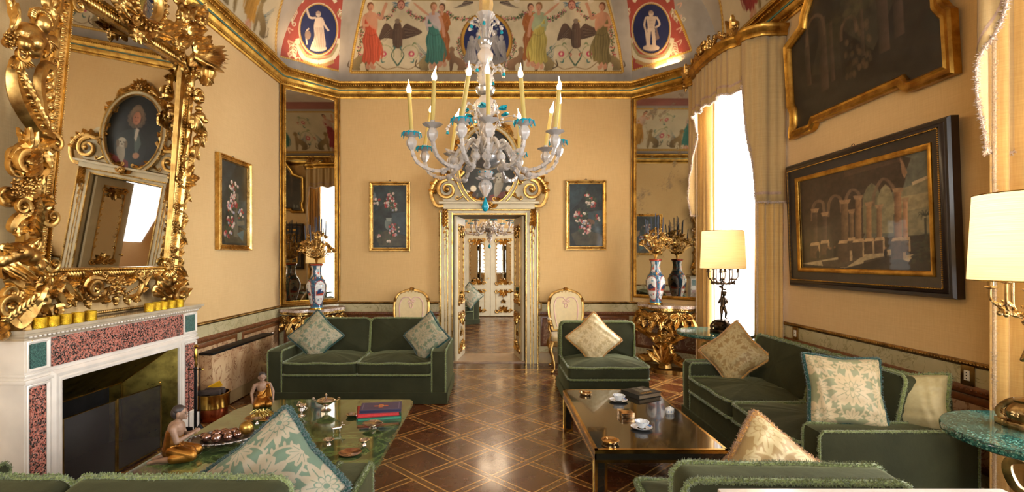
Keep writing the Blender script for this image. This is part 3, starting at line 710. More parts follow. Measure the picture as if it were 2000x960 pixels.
def cherub(mb, x, y, r, M=None, wings=True, z=0, turn=0):
    m = (M or Matrix.Identity(4)) @ T(x, y, z + r * .6) @ RY(turn)
    mb.ball((0, 0, 0), (r * .8, r, r * .85), 14, 12, M=m); mb.ball((0, -r * .12, r * .85), (r * .14, r * .2, r * .18), 6, 5, M=m)
    for d in (-1, 1):
        mb.ball((d * r * .42, -r * .3, r * .5), (r * .32, r * .32, r * .3), 8, 6, M=m); mb.ball((d * r * .3, r * .12, r * .74), (r * .12, r * .07, r * .06), 6, 4, M=m)
    mb.ball((0, -r * .5, r * .72), (r * .2, r * .08, r * .1), 6, 4, M=m); mb.ball((0, -r * .85, r * .4), (r * .25, r * .2, r * .25), 6, 5, M=m)
    for k in range(22):
        a = PI * (k % 11) / 10; q = .95 - .3 * (k // 11); mb.ball((r * .95 * q * math.cos(a) * 1.05, r * .9 * math.sin(a) * q + r * .25, r * (.35 if k < 11 else .62)), r * .26, 6, 5, M=m)
    if wings:
        for d in (-1, 1):
            for k in range(5): acanthus(mb, x + d * r * .5, y - r * (.5 - .1 * k), (PI / 2 - d * (PI / 2 - .25 + .22 * k - .35)) , r * (2.6 - .28 * k), r * .7, M, .1, z, 3)
def gadroon(mb, a, b, w, h, pitch, M=None, slant=.6):
    """bar of slanted lobes between 2D points a, b"""
    a = Vector((*a, 0)); b = Vector((*b, 0)); L = (b - a).length; t = (b - a) / L; n = Vector((-t.y, t.x, 0)); k = max(2, int(L / pitch)); ang = math.atan2(t.y, t.x)
    for i in range(k):
        c = a + t * (L * (i + .5) / k); mb.ball((0, 0, 0), (pitch * .55, w * .5, h), 8, 6, M=(M or Matrix.Identity(4)) @ T(*c) @ Matrix.Rotation(ang, 4, 'Z') @ Matrix.Rotation(slant * .4, 4, 'Z'))
def beads(mb, path, r, pitch, M=None, closed=False):
    P = [Vector(p) for p in path]; P = P + [P[0]] if closed else P; carry = 0
    for i in range(len(P) - 1):
        L = (P[i + 1] - P[i]).length; d = carry
        while d < L: c = P[i].lerp(P[i + 1], d / L); mb.ball(c, r, 6, 4, M=M); d += pitch
        carry = d - L
# ---------------------------------------------------------------- room shell
XL, XR, YF, YN = -2.85, 2.88, 7.18, -1.7; YCL, YCR = 6.58, 6.32
POLY = [Vector(p) for p in ((XR, YN), (XR, YCR), (2.016, YF), (-2.25, YF), (XL, YCL), (XL, YN))]
ZC = 4.04   # cornice top
def offs(d):
    n = len(POLY); out = []
    for i in range(n):
        a = (POLY[i] - POLY[i - 1]).normalized(); b = (POLY[(i + 1) % n] - POLY[i]).normalized()
        na = Vector((-a.y, a.x)); nb = Vector((-b.y, b.x)); h = (na + nb).normalized(); out.append(POLY[i] + h * (d / h.dot(na)))
    return out
def ring3(d, z): return [(p.x, p.y, z) for p in offs(d)]
def wallbox(mb, a, b, z0, z1, th=.3):
    a = Vector(a); b = Vector(b); t = (b - a).normalized(); n = Vector((t.y, -t.x)) * th
    mb.prism([(a.x, a.y), (b.x, b.y), (b.x + n.x, b.y + n.y), (a.x + n.x, a.y + n.y)], z0, z1)
# floor
fb = MB(); fb.box((0, 5.6, -.05), (9, 17, .1)); fb.build('floor', PARQUET, kind='structure', smooth=False)
# walls (interior faces on the room outline)
ZW = 4.12
m = MB(); wallbox(m, (XL, YCL), (XL, 4.19), 0, ZW); wallbox(m, (XL, 3.0), (XL, YN), 0, ZW); wallbox(m, (XL, 4.19), (XL, 3.0), .79, ZW); m.build('wall_left', WALLCLOTH, kind='structure', smooth=False)
m = MB(); wallbox(m, (-2.25, YF), (XL, YCL), 0, ZW); m.build('wall_left_corner', WALLCLOTH, kind='structure', smooth=False)
m = MB(); wallbox(m, (XR, YCR), (2.016, YF), 0, ZW); m.build('wall_right_corner', WALLCLOTH, kind='structure', smooth=False)
DX0, DX1, DZ = -.585, .458, 2.14          # door opening
m = MB(); WT = .64
m.box(((2.2 + DX1) / 2, YF + WT / 2, ZW / 2), (2.2 - DX1, WT, ZW)); m.box(((-2.4 + DX0) / 2, YF + WT / 2, ZW / 2), (DX0 + 2.4, WT, ZW))
m.box(((DX0 + DX1) / 2, YF + WT / 2, (DZ + ZW) / 2), (DX1 - DX0, WT, ZW - DZ)); m.build('wall_far', WALLCLOTH, kind='structure', smooth=False)
# right wall with two tall window openings
W1 = (5.12, 6.2); W2 = (.75, 2.5); WZ = 3.62
m = MB()
def rw(y0, y1, z0, z1): m.box((XR + .16, (y0 + y1) / 2, (z0 + z1) / 2), (.32, y1 - y0, z1 - z0))
rw(W1[1], YCR + .1, 0, ZW); rw(W2[1], W1[0], 0, ZW); rw(YN, W2[0], 0, ZW); rw(W1[0], W1[1], WZ, ZW); rw(W2[0], W2[1], WZ, ZW)
m.build('wall_right', WALLCLOTH, kind='structure', smooth=False)
m = MB()
for x0, x1 in ((-3.1, -2.0), (1.6, 3.2)): m.box(((x0 + x1) / 2, YN - .15, ZW / 2), (x1 - x0, .3, ZW))
m.box((-.2, YN - .15, .35), (3.6, .3, .7)); m.box((-.2, YN - .15, 3.8), (3.6, .3, .64)); m.build('wall_near', WALLCLOTH, kind='structure', smooth=False)
def window(name, o, wv, w, h, n):
    """o = lower corner, wv = direction along the wall"""
    wv = Vector(wv); nv = wv.cross(Vector((0, 0, 1))); M = frame(o, wv, (0, 0, 1), nv); f = MB()
    for x in (0.03, w / 2, w - .03): f.box((x, h / 2, 0), (.06 if x != w / 2 else .1, h, .06), M)
    for k in range(n + 1): f.box((w / 2, .04 + (h - .08) * k / n, 0), (w, .05 if 0 < k < n else .08, .05), M)
    r = f.build(name, SHUTTER, kind='structure', smooth=False)
    g = MB(); g.box((w / 2, h / 2, 0), (w - .08, h - .08, .006), M); g.build('window_pane', PANE, r, smooth=False); return r
window('window_1', (XR + .25, W1[0], 0), (0, 1, 0), W1[1] - W1[0], WZ, 5); window('window_2', (XR + .25, W2[0], 0), (0, 1, 0), W2[1] - W2[0], WZ, 5)
window('added_rear_window', (-2.0, YN - .2, .7), (1, 0, 0), 3.6, 2.8, 4)  # unseen window added behind the camera to let the rear fill in

# cove and ceiling ---------------------------------------------------------
CA, CB = 1.0, 1.05
def cove(e, s, th):
    d = CA * (1 - math.cos(th)); o = offs(d); a, b = o[e], o[(e + 1) % 6]; p = a.lerp(b, s); return (p.x, p.y, ZC + CB * math.sin(th))
def cove_inv(e, px, py):
    """pixel of the photograph -> (s, theta/90deg) on the cove above wall e"""
    rx, rz = (px - CX) / F, -(py - CY) / F; a, b = POLY[e], POLY[(e + 1) % 6]; t = (b - a).normalized(); n = Vector((-t.y, t.x)); dv = Vector((rx, 1))
    lo, hi = -.3, 1.55
    def g(th):
        d = CA * (1 - math.cos(th)); k = (d + n.dot(a)) / n.dot(dv); return k, EYE + rz * k - (ZC + CB * math.sin(th))
    for _ in range(40):
        mi = (lo + hi) / 2
        if g(mi)[1] > 0: lo = mi
        else: hi = mi
    th = (lo + hi) / 2; k = g(th)[0]; p = dv * k; o = offs(CA * (1 - math.cos(th))); A, B = o[e], o[(e + 1) % 6]
    return ((p - A).dot(t) / (B - A).length, th / (PI / 2))
ceil = MB(); ceil.prism([(p[0], p[1]) for p in ring3(CA, 0)], ZC + CB, ZC + CB + .1)
CEIL = ceil.build('ceiling', plain('ceiling_plaster', '#bba892', .8, 0, 3, .1), kind='structure', smooth=False)
def author(e):
    """author space: photo pixels; returns canvas transform (s reversed so that u runs left to right)"""
    def f(p):
        s, v = cove_inv(e, p[0], p[1]); return (1 - s, v)
    return f
def cove_panel(e, cv, name='fresco_panel'):
    return painted(name, cv, lambda s, t: cove(e, 1 - s, t * PI / 2), PAINT, CEIL, kind='structure')
GB = '#a9a093'
def goldborder(cv, P, w):
    cv.line(P, w, '#96691f'); cv.line(P, w * .62, '#c8952f')
    q = smooth(P, 1) if len(P) < 3 else P
    for i in range(len(P) - 1):
        L = math.hypot(P[i + 1][0] - P[i][0], P[i + 1][1] - P[i][1]); k = int(L / (w * .8)) or 1
        for j in range(k): cv.ell((P[i][0] + (P[i + 1][0] - P[i][0]) * (j + .5) / k, P[i][1] + (P[i + 1][1] - P[i][1]) * (j + .5) / k), w * .27, w * .27, '#e3bd5e', n=8)
# far wall fresco; author space = photo pixels
cv = Canvas(560, 170, GB, author(2)); A = lambda x, y: (500 + x / 2.5, y / 2.5)
q = lambda *P: [A(*p) for p in P]
cv.poly(q((470, 345), (530, -60), (1715, -60), (1790, 345)), '#cfbd97', nz=.02)
cv.poly(q((525, 5), (530, -3), (1712, -3), (1712, 5)), '#a88a55')
cv.poly(q((500, -3), (530, -400), (1712, -400), (1712, -3)), '#a5695a')
for k in range(7): rinceau(cv, *A(560 + 180 * k, -50), 30, 1 if k % 2 else -1, ('#d9c9a8', '#c9b48a', '#d9c9a8'), 3, '#d9b98a')
tf0 = cv.tf; cv.tf = lambda p: tf0(A(*p))
for mx, d in ((0, 1), (2250, -1)):
    X = lambda x: mx + d * x
    garland(cv, [(X(500), 320), (X(512), 200), (X(520), 130)], 26, 1); garland(cv, [(X(600), 70), (X(640), 88), (X(682), 40)], 24, 2)
    garland(cv, [(X(745), 55), (X(790), 88), (X(850), 90), (X(905), 60)], 26, 3); garland(cv, [(X(930), 60), (X(985), 92), (X(1060), 88)], 26, 4)
    garland(cv, [(X(1040), 110), (X(1000), 180), (X(990), 240), (X(1030), 320)], 24, 5)
    mask(cv, X(709), 24, 1.0); eagle(cv, X(690), 190, .95)
    for k in (-1, 1):
        rinceau(cv, X(692 + 68 * k), 262, 52, k, w=3.5); cv.curve([(X(692), 325), (X(692 + 60 * k), 335), (X(692 + 110 * k), 300)], 4, '#8a6a42'); cv.curve([(X(692), 320), (X(692 + 30 * k), 270), (X(692 + 10 * k), 235)], 9, '#46604a', taper=True)
    beast(cv, X(520), 342, 1.05, d, '#8a764c', False); beast(cv, X(855), 342, 1.15, d, '#8a764c', True)
    beast(cv, X(975), 342, .95, -d, '#8c6a4a', False)
    figure(cv, X(910), 318, 305, '#a8632a', '#a8632a', d=-d, arm=0); figure(cv, X(868), 330, 322, '#3d7262' if d > 0 else '#b9a54e', '#bba9a0' if d > 0 else '#9aa27a', d=d, arm=0, hair='#8a6236')
    cv.curve([(X(845), 75), (X(812), 50), (X(770), 14)], 13, SK, taper='mid')
    figure(cv, X(560), 330, 322, '#c2512f' if d > 0 else '#7a6a3a', '#c98a68', d=d, arm=1, bare=True, hair='#7a4a2a')
    for k in range(6): cv.curve([(X(1060), 12), (X(1020), 10 - 4 * k + 18), (X(965 + 9 * k), 40 - 0 * k - 4 * k)], 9, ['#6b5a4c', '#8a7a68', '#4f4238'][k % 3], taper=True)
cv.ell((1125, 200), 128, 142, '#8a5f1c', n=60); cv.ell((1125, 200), 122, 136, '#c08f30', n=60); cv.ell((1125, 200), 110, 124, '#1c2656', n=60, nz=.08)
for k in range(26): cv.ell((1125 + 90 * math.cos(k * 2.4) * (k / 26) ** .5, 120 + 45 * math.sin(k * 2.4) * (k / 26) ** .5), 6, 4, '#8f9a94', n=8)
cv.ell((1125, 292), 92, 26, '#8a847e', sh=(0, -1, .5))
for x, h, dd in ((1050, 84, 1), (1088, 104, -1), (1128, 92, 1), (1168, 112, -1), (1200, 88, -1)):
    cv.poly(smooth([(x - 16, 285 - h), (x - 20, 285 - h * .6), (x - 26 * dd - 6, 300), (x + 24, 300), (x + 20, 285 - h * .6), (x + 14, 285 - h)], 5), '#a59e98', sh=(dd, 0, .9), nz=.06); cv.ell((x + 2 * dd, 272 - h), 11, 14, '#b5aea6', sh=(dd, 0, .6)); cv.curve([(x, 290 - h), (x + dd * 22, 300 - h), (x + dd * 30, 282 - h)], 8, '#b5aea6')
    for k in range(5): cv.curve([(x - 12 + 6 * k, 290 - h * .8), (x - 16 + 9 * k, 250), (x - 20 + 10 * k, 292)], 3, '#6e6862', .5)
cv.tf = tf0
for P in (q((462, 352), (1790, 352)), q((462, 352), (480, 230), (530, 0), (552, -120)), q((1790, 352), (1772, 230), (1713, 0), (1690, -120))): goldborder(cv, P, 5.5)
cv.mottle(.16, 60); cv.a *= .8; cove_panel(2, cv)
# corner frescoes with blue ovals on red
def corner(e, gx, gy, rx, ry, poly, kind, seed):
    cv = Canvas(170, 170, GB, author(e)); cv.poly(poly, '#a84a3c', nz=.05)
    cx, cy_ = gx, gy
    for d in (-1, 1):
        acanth(cv, cx + d * (rx + 8), cy_ + 22, .36, (PI / 2 - .2) if d > 0 else (PI / 2 + .2)); acanth(cv, cx + d * (rx + 6), cy_ - 40, .3, PI / 2 - d * .5)
        cv.curve([(cx, cy_ + ry + 16), (cx + d * 30, cy_ + ry + 6), (cx + d * (rx + 6), cy_ + 18)], 8, '#d9cfae'); cv.curve([(cx, cy_ + ry + 6), (cx + d * 24, cy_ + ry + 2), (cx + d * (rx + 2), cy_ + 28)], 5, '#a3946a')
        for k in range(5): cv.curve([(cx + d * (rx + 14), cy_ - 46 + 24 * k), (cx + d * (rx + 24), cy_ - 50 + 24 * k), (cx + d * (rx + 20), cy_ - 40 + 24 * k)], 2.2, '#dcae92')
        cv.curve([(cx + d * 4, cy_ - ry - 12), (cx + d * 20, cy_ - ry - 24), (cx + d * 34, cy_ - ry - 4)], 7, '#d9cfae')
    cv.curve([(cx - 30, cy_ + ry + 14), (cx, cy_ + ry + 24), (cx + 30, cy_ + ry + 14)], 7, '#b8905a')
    cv2 = cv.tf; s = 1 / 2.5; cv.tf = lambda p: cv2((p[0] * s, p[1] * s)); cameo(cv, cx / s, cy_ / s, rx / s, ry / s, kind); cv.tf = cv2
    n = len(poly)
    goldborder(cv, poly[:4], 5); cv.mottle(.15, 50, seed); cv.a *= .82; cove_panel(e, cv)
corner(3, 622, 57, 35, 48, [(575, -60), (541, 108), (662, 138), (688, 30), (697, -60)], 0, 4)
corner(1, 1272, 56, 35, 48, [(1210, -60), (1236, 137), (1350, 98), (1318, 20), (1290, -60)], 1, 5)
# side wall frescoes
def side(e, base, seed, mx, robe):
    cv = Canvas(420, 120, GB, author(e) if False else None)
    cv.tf = lambda p: (p[0], p[1])
    L = (POLY[(e + 1) % 6] - POLY[e]).length; K = .001
    # author in metres from the far end along the wall, height upward mapped to angle
    far = (1 if e == 4 else -1)
    cv.tf = lambda p: ((1 - p[0] / L) if e == 4 else p[0] / L, p[1] / 1.6)
    if e == 4: cv.tf = lambda p: (1 - p[0] / L, p[1] / 1.6)
    t0 = cv.tf
    for a0, a1 in ((.12, 3.55), (3.85, 8.0)):
        P = [(a0, .12), (a0 + .45, 1.15), (a1 - .2, 1.15), (a1, .12)]; cv.poly(P, '#cfbd97', nz=.02)
        for k in range(5):
            x = a0 + .75 + k * .62; cv.tf = lambda p: t0((x + p[0] * .0032 * far, .16 + (p[1]) * -.0032))
            if k % 2 == 0: figure(cv, 0, 0, 290, robe if k == 0 else '#3d7262', '#c7a58a', d=1, arm=1)
            else: rinceau(cv, 0, -90, 62, 1, w=4); rinceau(cv, 0, -210, 50, -1, w=4)
            beast(cv, -70, -4, 1.1, -1 if k % 2 else 1); cv.tf = t0
        cv.line(P + [P[0]], .055, '#96691f'); cv.line(P + [P[0]], .033, '#c8952f')
        for i in range(4):
            A_, B_ = P[i], P[(i + 1) % 4]; k = int(math.hypot(A_[0] - B_[0], A_[1] - B_[1]) / .045)
            for j in range(k): cv.ell((A_[0] + (B_[0] - A_[0]) * j / k, A_[1] + (B_[1] - A_[1]) * j / k), .014, .014, '#e3bd5e', n=8)
    cv.poly([(0, 1.25), (L, 1.25), (L, 1.6), (0, 1.6)], '#a5695a'); cv.mottle(.14, 60, seed); cv.a *= .85; cove_panel(e, cv)
side(4, 0, 6, 1, '#b9852f'); side(0, 0, 7, -1, '#8f2f2c')
cv = Canvas(120, 40, GB); cv.mottle(.1, 30); cove_panel(5, cv)

# cornice
prof_lo = [(.0, 3.83), (.02, 3.83), (.025, 3.855), (.045, 3.87), (.05, 3.89), (.065, 3.91), (.065, 3.925), (.0, 3.925)]
prof_tl = [(.0, 3.925), (.072, 3.925), (.075, 3.94), (.0, 3.94)]
prof_up = [(.0, 3.94), (.08, 3.94), (.085, 3.955), (.105, 3.975), (.12, 4.0), (.14, 4.01), (.145, 4.035), (.0, 4.035)]
zz = [(p.x, p.y, 0) for p in POLY]
for nm, pr, mt in (('trim_1', prof_lo, GOLD_Y), ('trim_2', prof_tl, TEAL), ('trim_3', prof_up, GOLD_Y)):
    m = MB(); m.sweep(zz, pr, True)
    if nm == 'trim_1': beads(m, ring3(.035, 3.857), .010, .027, closed=True)
    if nm == 'trim_3': beads(m, ring3(.115, 3.985), .011, .034, closed=True); beads(m, ring3(.145, 4.026), .008, .022, closed=True)
    m.build(nm, mt, kind='structure', auto=50)
# dado: gilt rail, pale marble band, inlaid panels, baseboard ---------------
ZD = .888
runs = [((XR, 2.62), (XR, 5.0)), ((XR, YCR), (2.016, YF)), ((2.016, YF), (.63, YF)), ((-.77, YF), (-2.25, YF)), ((-2.25, YF), (XL, YCL)), ((XL, YCL), (XL, 4.46)), ((XL, 2.70), (XL, YN)), ((XR, YN), (XR, .7))]
k = 4
for nm, pr, mt, bd in (('dado_rail', [(.0, ZD - .035), (.02, ZD - .03), (.03, ZD - .012), (.022, ZD), (.0, ZD)], GOLD_D, (.028, ZD - .014, .010, .022)),
                   ('dado_band', [(.0, .74), (.014, .74), (.014, ZD - .035), (.0, ZD - .035)], PALEM, None),
                   ('dado_inlay', [(.0, .68), (.018, .685), (.026, .70), (.026, .73), (.018, .742), (.0, .742)], INLAY, (.026, .715, .008, .03)),
                   ('baseboard', [(.0, 0), (.035, 0), (.035, .13), (.02, .16), (.0, .16)], STONEB, None)):
    for a, b in runs:
        m = MB(); m.sweep([(*a, 0), (*b, 0)], pr)
        if bd:
            t = (Vector(b) - Vector(a)).normalized(); n = Vector((-t.y, t.x)) * bd[0]; beads(m, [(a[0] + n.x, a[1] + n.y, bd[1]), (b[0] + n.x, b[1] + n.y, bd[1])], bd[2], bd[3])
        k += 1; m.build('baseboard_%d' % k if nm == 'baseboard' else 'trim_%d' % k, mt, kind='structure', auto=50)
for a, b in runs:   # breccia panels in inlaid frames
    a = Vector(a); b = Vector(b); t = (b - a).normalized(); n = Vector((-t.y, t.x)); L = (b - a).length; cnt = max(1, round(L / 1.35)); g = .05
    base = MB(); M0 = frame((a.x, a.y, 0), (t.x, t.y, 0), (0, 0, 1), (n.x, n.y, 0)); base.box((L / 2, .42, .004), (L, .56, .008), M0); k += 1; P = base.build('trim_%d' % k, PALEM, kind='structure', smooth=False)
    mm = ROSSO if abs(t.x) > .5 else BRECCIA
    for i in range(cnt):
        x0, x1 = L * i / cnt + g, L * (i + 1) / cnt - g; pb = MB(); pb.box(((x0 + x1) / 2, .46, .011), (x1 - x0 - .08, .38, .008), M0); pb.build('marble_panel', mm, P, smooth=False)
        fr = MB(); fr.sweep([(x0, .24, 0), (x1, .24, 0), (x1, .68, 0), (x0, .68, 0)], [(0, .012), (.012, .02), (.04, .02), (.05, .01)], True, M=M0, up=(0, 0, 1)); fr.build('panel_frame', INLAY, P, auto=50)
# thin gilt battens where wall cloth meets corners and ceiling
for i, (x, y) in enumerate(((-2.25, YF), (2.016, YF), (XL, YCL), (XR, YCR))):
    m = MB(); cx_, cy_ = x * .994, y - .012
    m.tube([(cx_, cy_, .9), (cx_, cy_, 3.84)], .012, 6); beads(m, [(cx_ + (.012 if x < 0 else -.012), cy_ - .01, .9), (cx_ + (.012 if x < 0 else -.012), cy_ - .01, 3.84)], .008, .02); k += 1; m.build('trim_%d' % k, GOLD_Y, kind='structure')
# ---------------------------------------------------------------- doorway in the far wall
DC = (DX0 + DX1) / 2
FM = frame((0, YF, 0), (1, 0, 0), (0, 0, 1), (0, -1, 0))      # local x = room X, y = height, z = out of the far wall
casing = MB(); GI = MB()
for d, xe in ((-1, DX0), (1, DX1)):
    casing.box((xe + d * .09, (DZ + .06) / 2, .03), (.18, DZ + .06, .06), FM)
    for off, w in ((.012, .022), (.075, .014), (.115, .014), (.178, .024)): GI.tube([(xe + d * off, 0.0, .058), (xe + d * off, DZ + .03, .058)], w * .6, 6, M=FM)
    beads(GI, [(xe + d * .205, .02, .02), (xe + d * .205, DZ + .1, .02)], .009, .022, FM)
casing.box((DC, DZ + .04, .03), (DX1 - DX0, .08, .06), FM)
DOOR = casing.build('door_1', CREAM, kind='structure', smooth=False); 
GI.tube([(DX0, DZ + .012, .058), (DX1, DZ + .012, .058)], .013, 6, M=FM); GI.tube([(DX0 - .1, DZ + .075, .062), (DX1 + .1, DZ + .075, .062)], .016, 6, M=FM)
GI.build('gilt_moulding', GOLD_B, DOOR)
lin_ = MB(); lin_.box((DC, YF + .32, .008), (DX1 - DX0 + .1, .64, .016)); lin_.build('threshold', plain('marble_threshold', '#a98a68', .3, 0, 8, .2), DOOR, smooth=False)
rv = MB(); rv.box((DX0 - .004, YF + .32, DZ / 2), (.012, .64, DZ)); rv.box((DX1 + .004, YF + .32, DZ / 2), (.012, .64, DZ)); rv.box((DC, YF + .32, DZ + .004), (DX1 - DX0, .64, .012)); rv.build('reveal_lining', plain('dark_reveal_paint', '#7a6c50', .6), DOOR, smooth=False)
dg = MB()                                         # gilt drops down the jambs
for d, xe in ((-1, DX0 - .10), (1, DX1 + .10)):
    for k in range(9):
        y = 2.05 - k * .058; s = 1 - .06 * k
        acanthus(dg, xe, y, -PI / 2 + .5 * (1 if k % 2 else -1), .085 * s, .06 * s, FM, .4, .05, 3); rosette(dg, xe + (.012 if k % 2 else -.012), y, .022 * s, FM, 5, .07)
dg.build('carved_drop', GOLD, DOOR)
# overdoor: cream body with scrolls and oval frame
OC = (-.085, 1.5 + (506 - 328) * YF / F)
ov = MB(); ov.box((DC, DZ + .115, .07), (1.30, .07, .14), FM); ov.box((DC, DZ + .165, .09), (1.42, .03, .18), FM)
ctr = [(-.66, .02), (-.72, .25), (-.55, .50), (-.36, .56), (-.33, .9), (-.22, 1.12), (0, 1.22), (.22, 1.12), (.33, .9), (.36, .56), (.55, .50), (.72, .25), (.66, .02)]
ov.prism([(DC + x, DZ + .18 + y * .98) for x, y in smooth(ctr, 6)], .0, .07, FM)
ov.build('overdoor_body', CREAM, DOOR, smooth=False)
og = MB()
for d in (-1, 1):
    cx_, cy_ = DC + d * .60, DZ + .36
    og.tube([(p[0], p[1], .09) for p in smooth([(cx_ - d * .06, DZ + .16), (cx_ + d * .15, DZ + .13), (cx_ + d * .235, DZ + .33), (cx_ + d * .12, DZ + .53), (cx_ - d * .12, DZ + .52), (cx_ - d * .24, DZ + .62)], 8)], .03, 8, M=FM, rib=.08)
    volute(og, cx_, cy_, .15, PI * .5, -1.6 * d, .034, FM, .08)
    for k in range(7):
        a = PI / 2 - d * (-.9 + k * .42); acanthus(og, cx_ + .15 * math.cos(a), cy_ + .15 * math.sin(a), a, .13, .10, FM, .5, .09, 3)
    cscroll(og, [(cx_ - d * .16, DZ + .22), (cx_ - d * .30, DZ + .30), (cx_ - d * .38, DZ + .22), (cx_ - d * .52, DZ + .2)], .02, FM, True, .08, .03, d)
    cscroll(og, [(cx_ - d * .10, DZ + .54), (cx_ - d * .20, DZ + .68), (cx_ - d * .16, DZ + .84), (cx_ - d * .25, DZ + .98)], .026, FM, True, .08, .04, -d)
    cscroll(og, [(DC + d * .34, DZ + 1.02), (DC + d * .30, DZ + 1.2), (DC + d * .16, DZ + 1.33), (DC + d * .03, DZ + 1.38)], .026, FM, True, .08, .035, -d)
    for k in range(6):
        a = R(20 + 25 * k) if d > 0 else R(160 - 25 * k); acanthus(og, OC[0] + .44 * math.cos(a) * .95, OC[1] + .6 * math.sin(a), a + .5 * d, .15, .11, FM, .5, .07, 4)
        if k < 5: rosette(og, OC[0] + .41 * math.cos(a + .2), OC[1] + .62 * math.sin(a + .2), .045, FM, 6, .1)
    for k in range(5): acanthus(og, cx_ + d * (.02), DZ + .12 - k * .05, -PI / 2 + d * .4, .11, .08, FM, .4, .08, 3)
cherub(og, DC, DZ + .12, .05, FM, True, .14)
for k in range(7): acanthus(og, DC, OC[1] + .63, R(20 + 23 * k), .17, .09, FM, .5, .09, 4)
rosette(og, DC, OC[1] + .66, .06, FM, 7, .13)
og.build('gilt_carving', GOLD, DOOR)
PFr = thing('oval_portrait', 'oval portrait of a wigged man with a small white dog above the doorway', 'painting', (OC[0], YF, OC[1]))
fr = MB(); OM = frame((0, -.075, 0), (1, 0, 0), (0, 0, 1), (0, -1, 0)); n = 64; pr = [(.0, .0), (.0, .05), (.018, .06), (.022, .045), (.05, .04), (.055, .05), (.07, .045), (.07, -.0)]
vs = []; fs = []
for k in range(n):
    a = 2 * PI * k / n
    for (o, z) in pr: vs.append(((.405 + o) * math.cos(a), (.545 + o) * math.sin(a), z))
for k in range(n):
    for j in range(len(pr) - 1): fs.append((k * 8 + j, ((k + 1) % n) * 8 + j, ((k + 1) % n) * 8 + j + 1, k * 8 + j + 1))
fr.add(vs, fs, OM); fr.build('frame', CREAM, PFr)
fr = MB(); fr.tube([((.41) * math.cos(2 * PI * k / n), .55 * math.sin(2 * PI * k / n), .055) for k in range(n + 1)], .011, 6, M=OM, cap=False); fr.tube([((.468) * math.cos(2 * PI * k / n), .608 * math.sin(2 * PI * k / n), .05) for k in range(n + 1)], .010, 6, M=OM, cap=False); fr.build('gilt_edge', GOLD_B, PFr)
cv = Canvas(110, 150, '#1c211f', lambda p: (p[0], 1 - p[1])); cv.mottle(.5, 60, 2)
cv.poly(smooth([(.2, 1), (.25, .66), (.38, .5), (.5, .44), (.68, .48), (.82, .62), (.9, 1)], 6), '#27302e', sh=(1, 0, .6)); cv.poly([(.36, .62), (.47, .44), (.53, .44), (.46, .7), (.4, .8)], '#5d6b66', .7)
cv.poly([(.44, .44), (.5, .42), (.5, .56), (.46, .6)], '#b5aa98'); cv.ell((.52, .27), .14, .12, '#4b3a2c'); cv.ell((.53, .22), .13, .1, '#6d5842', .8)
for k in range(14): cv.ell((.52 + .14 * math.cos(k * .45), .29 + .12 * math.sin(k * .45)), .04, .03, '#7a6650', .5)
cv.ell((.52, .3), .075, .085, '#a06a4c', sh=(-1, 0, .5)); cv.ell((.5, .29), .012, .006, '#2a1a12'); cv.ell((.55, .29), .012, .006, '#2a1a12'); cv.line([(.5, .34), (.545, .34)], .008, '#7a3a2c')
cv.poly([(.55, .87), (.98, .8), (1, 1), (.5, 1)], '#6b2420'); cv.poly([(0, .8), (.2, .82), (.3, 1), (0, 1)], '#3a2020')
X = .72
cv.ell((X, .77), .09, .12, '#8e8674', sh=(-1, 0, .5), nz=.1); cv.ell((X - .02, .64), .08, .065, '#a69e8a', nz=.1); cv.ell((X - .09, .66), .03, .05, '#6b5d48'); cv.ell((X + .06, .66), .03, .05, '#6b5d48')
for p in ((X - .05, .635), (X + .01, .635), (X - .02, .665)): cv.ell(p, .012, .01, '#15110e')
cv.ell((.4, .78), .07, .04, '#a57a5c'); painted('canvas', cv, lambda s, t: ((s * 2 - 1) * .41 * math.sqrt(max(0, 1 - (t * 2 - 1) ** 2)), -.085, (t * 2 - 1) * .55), OIL, PFr)

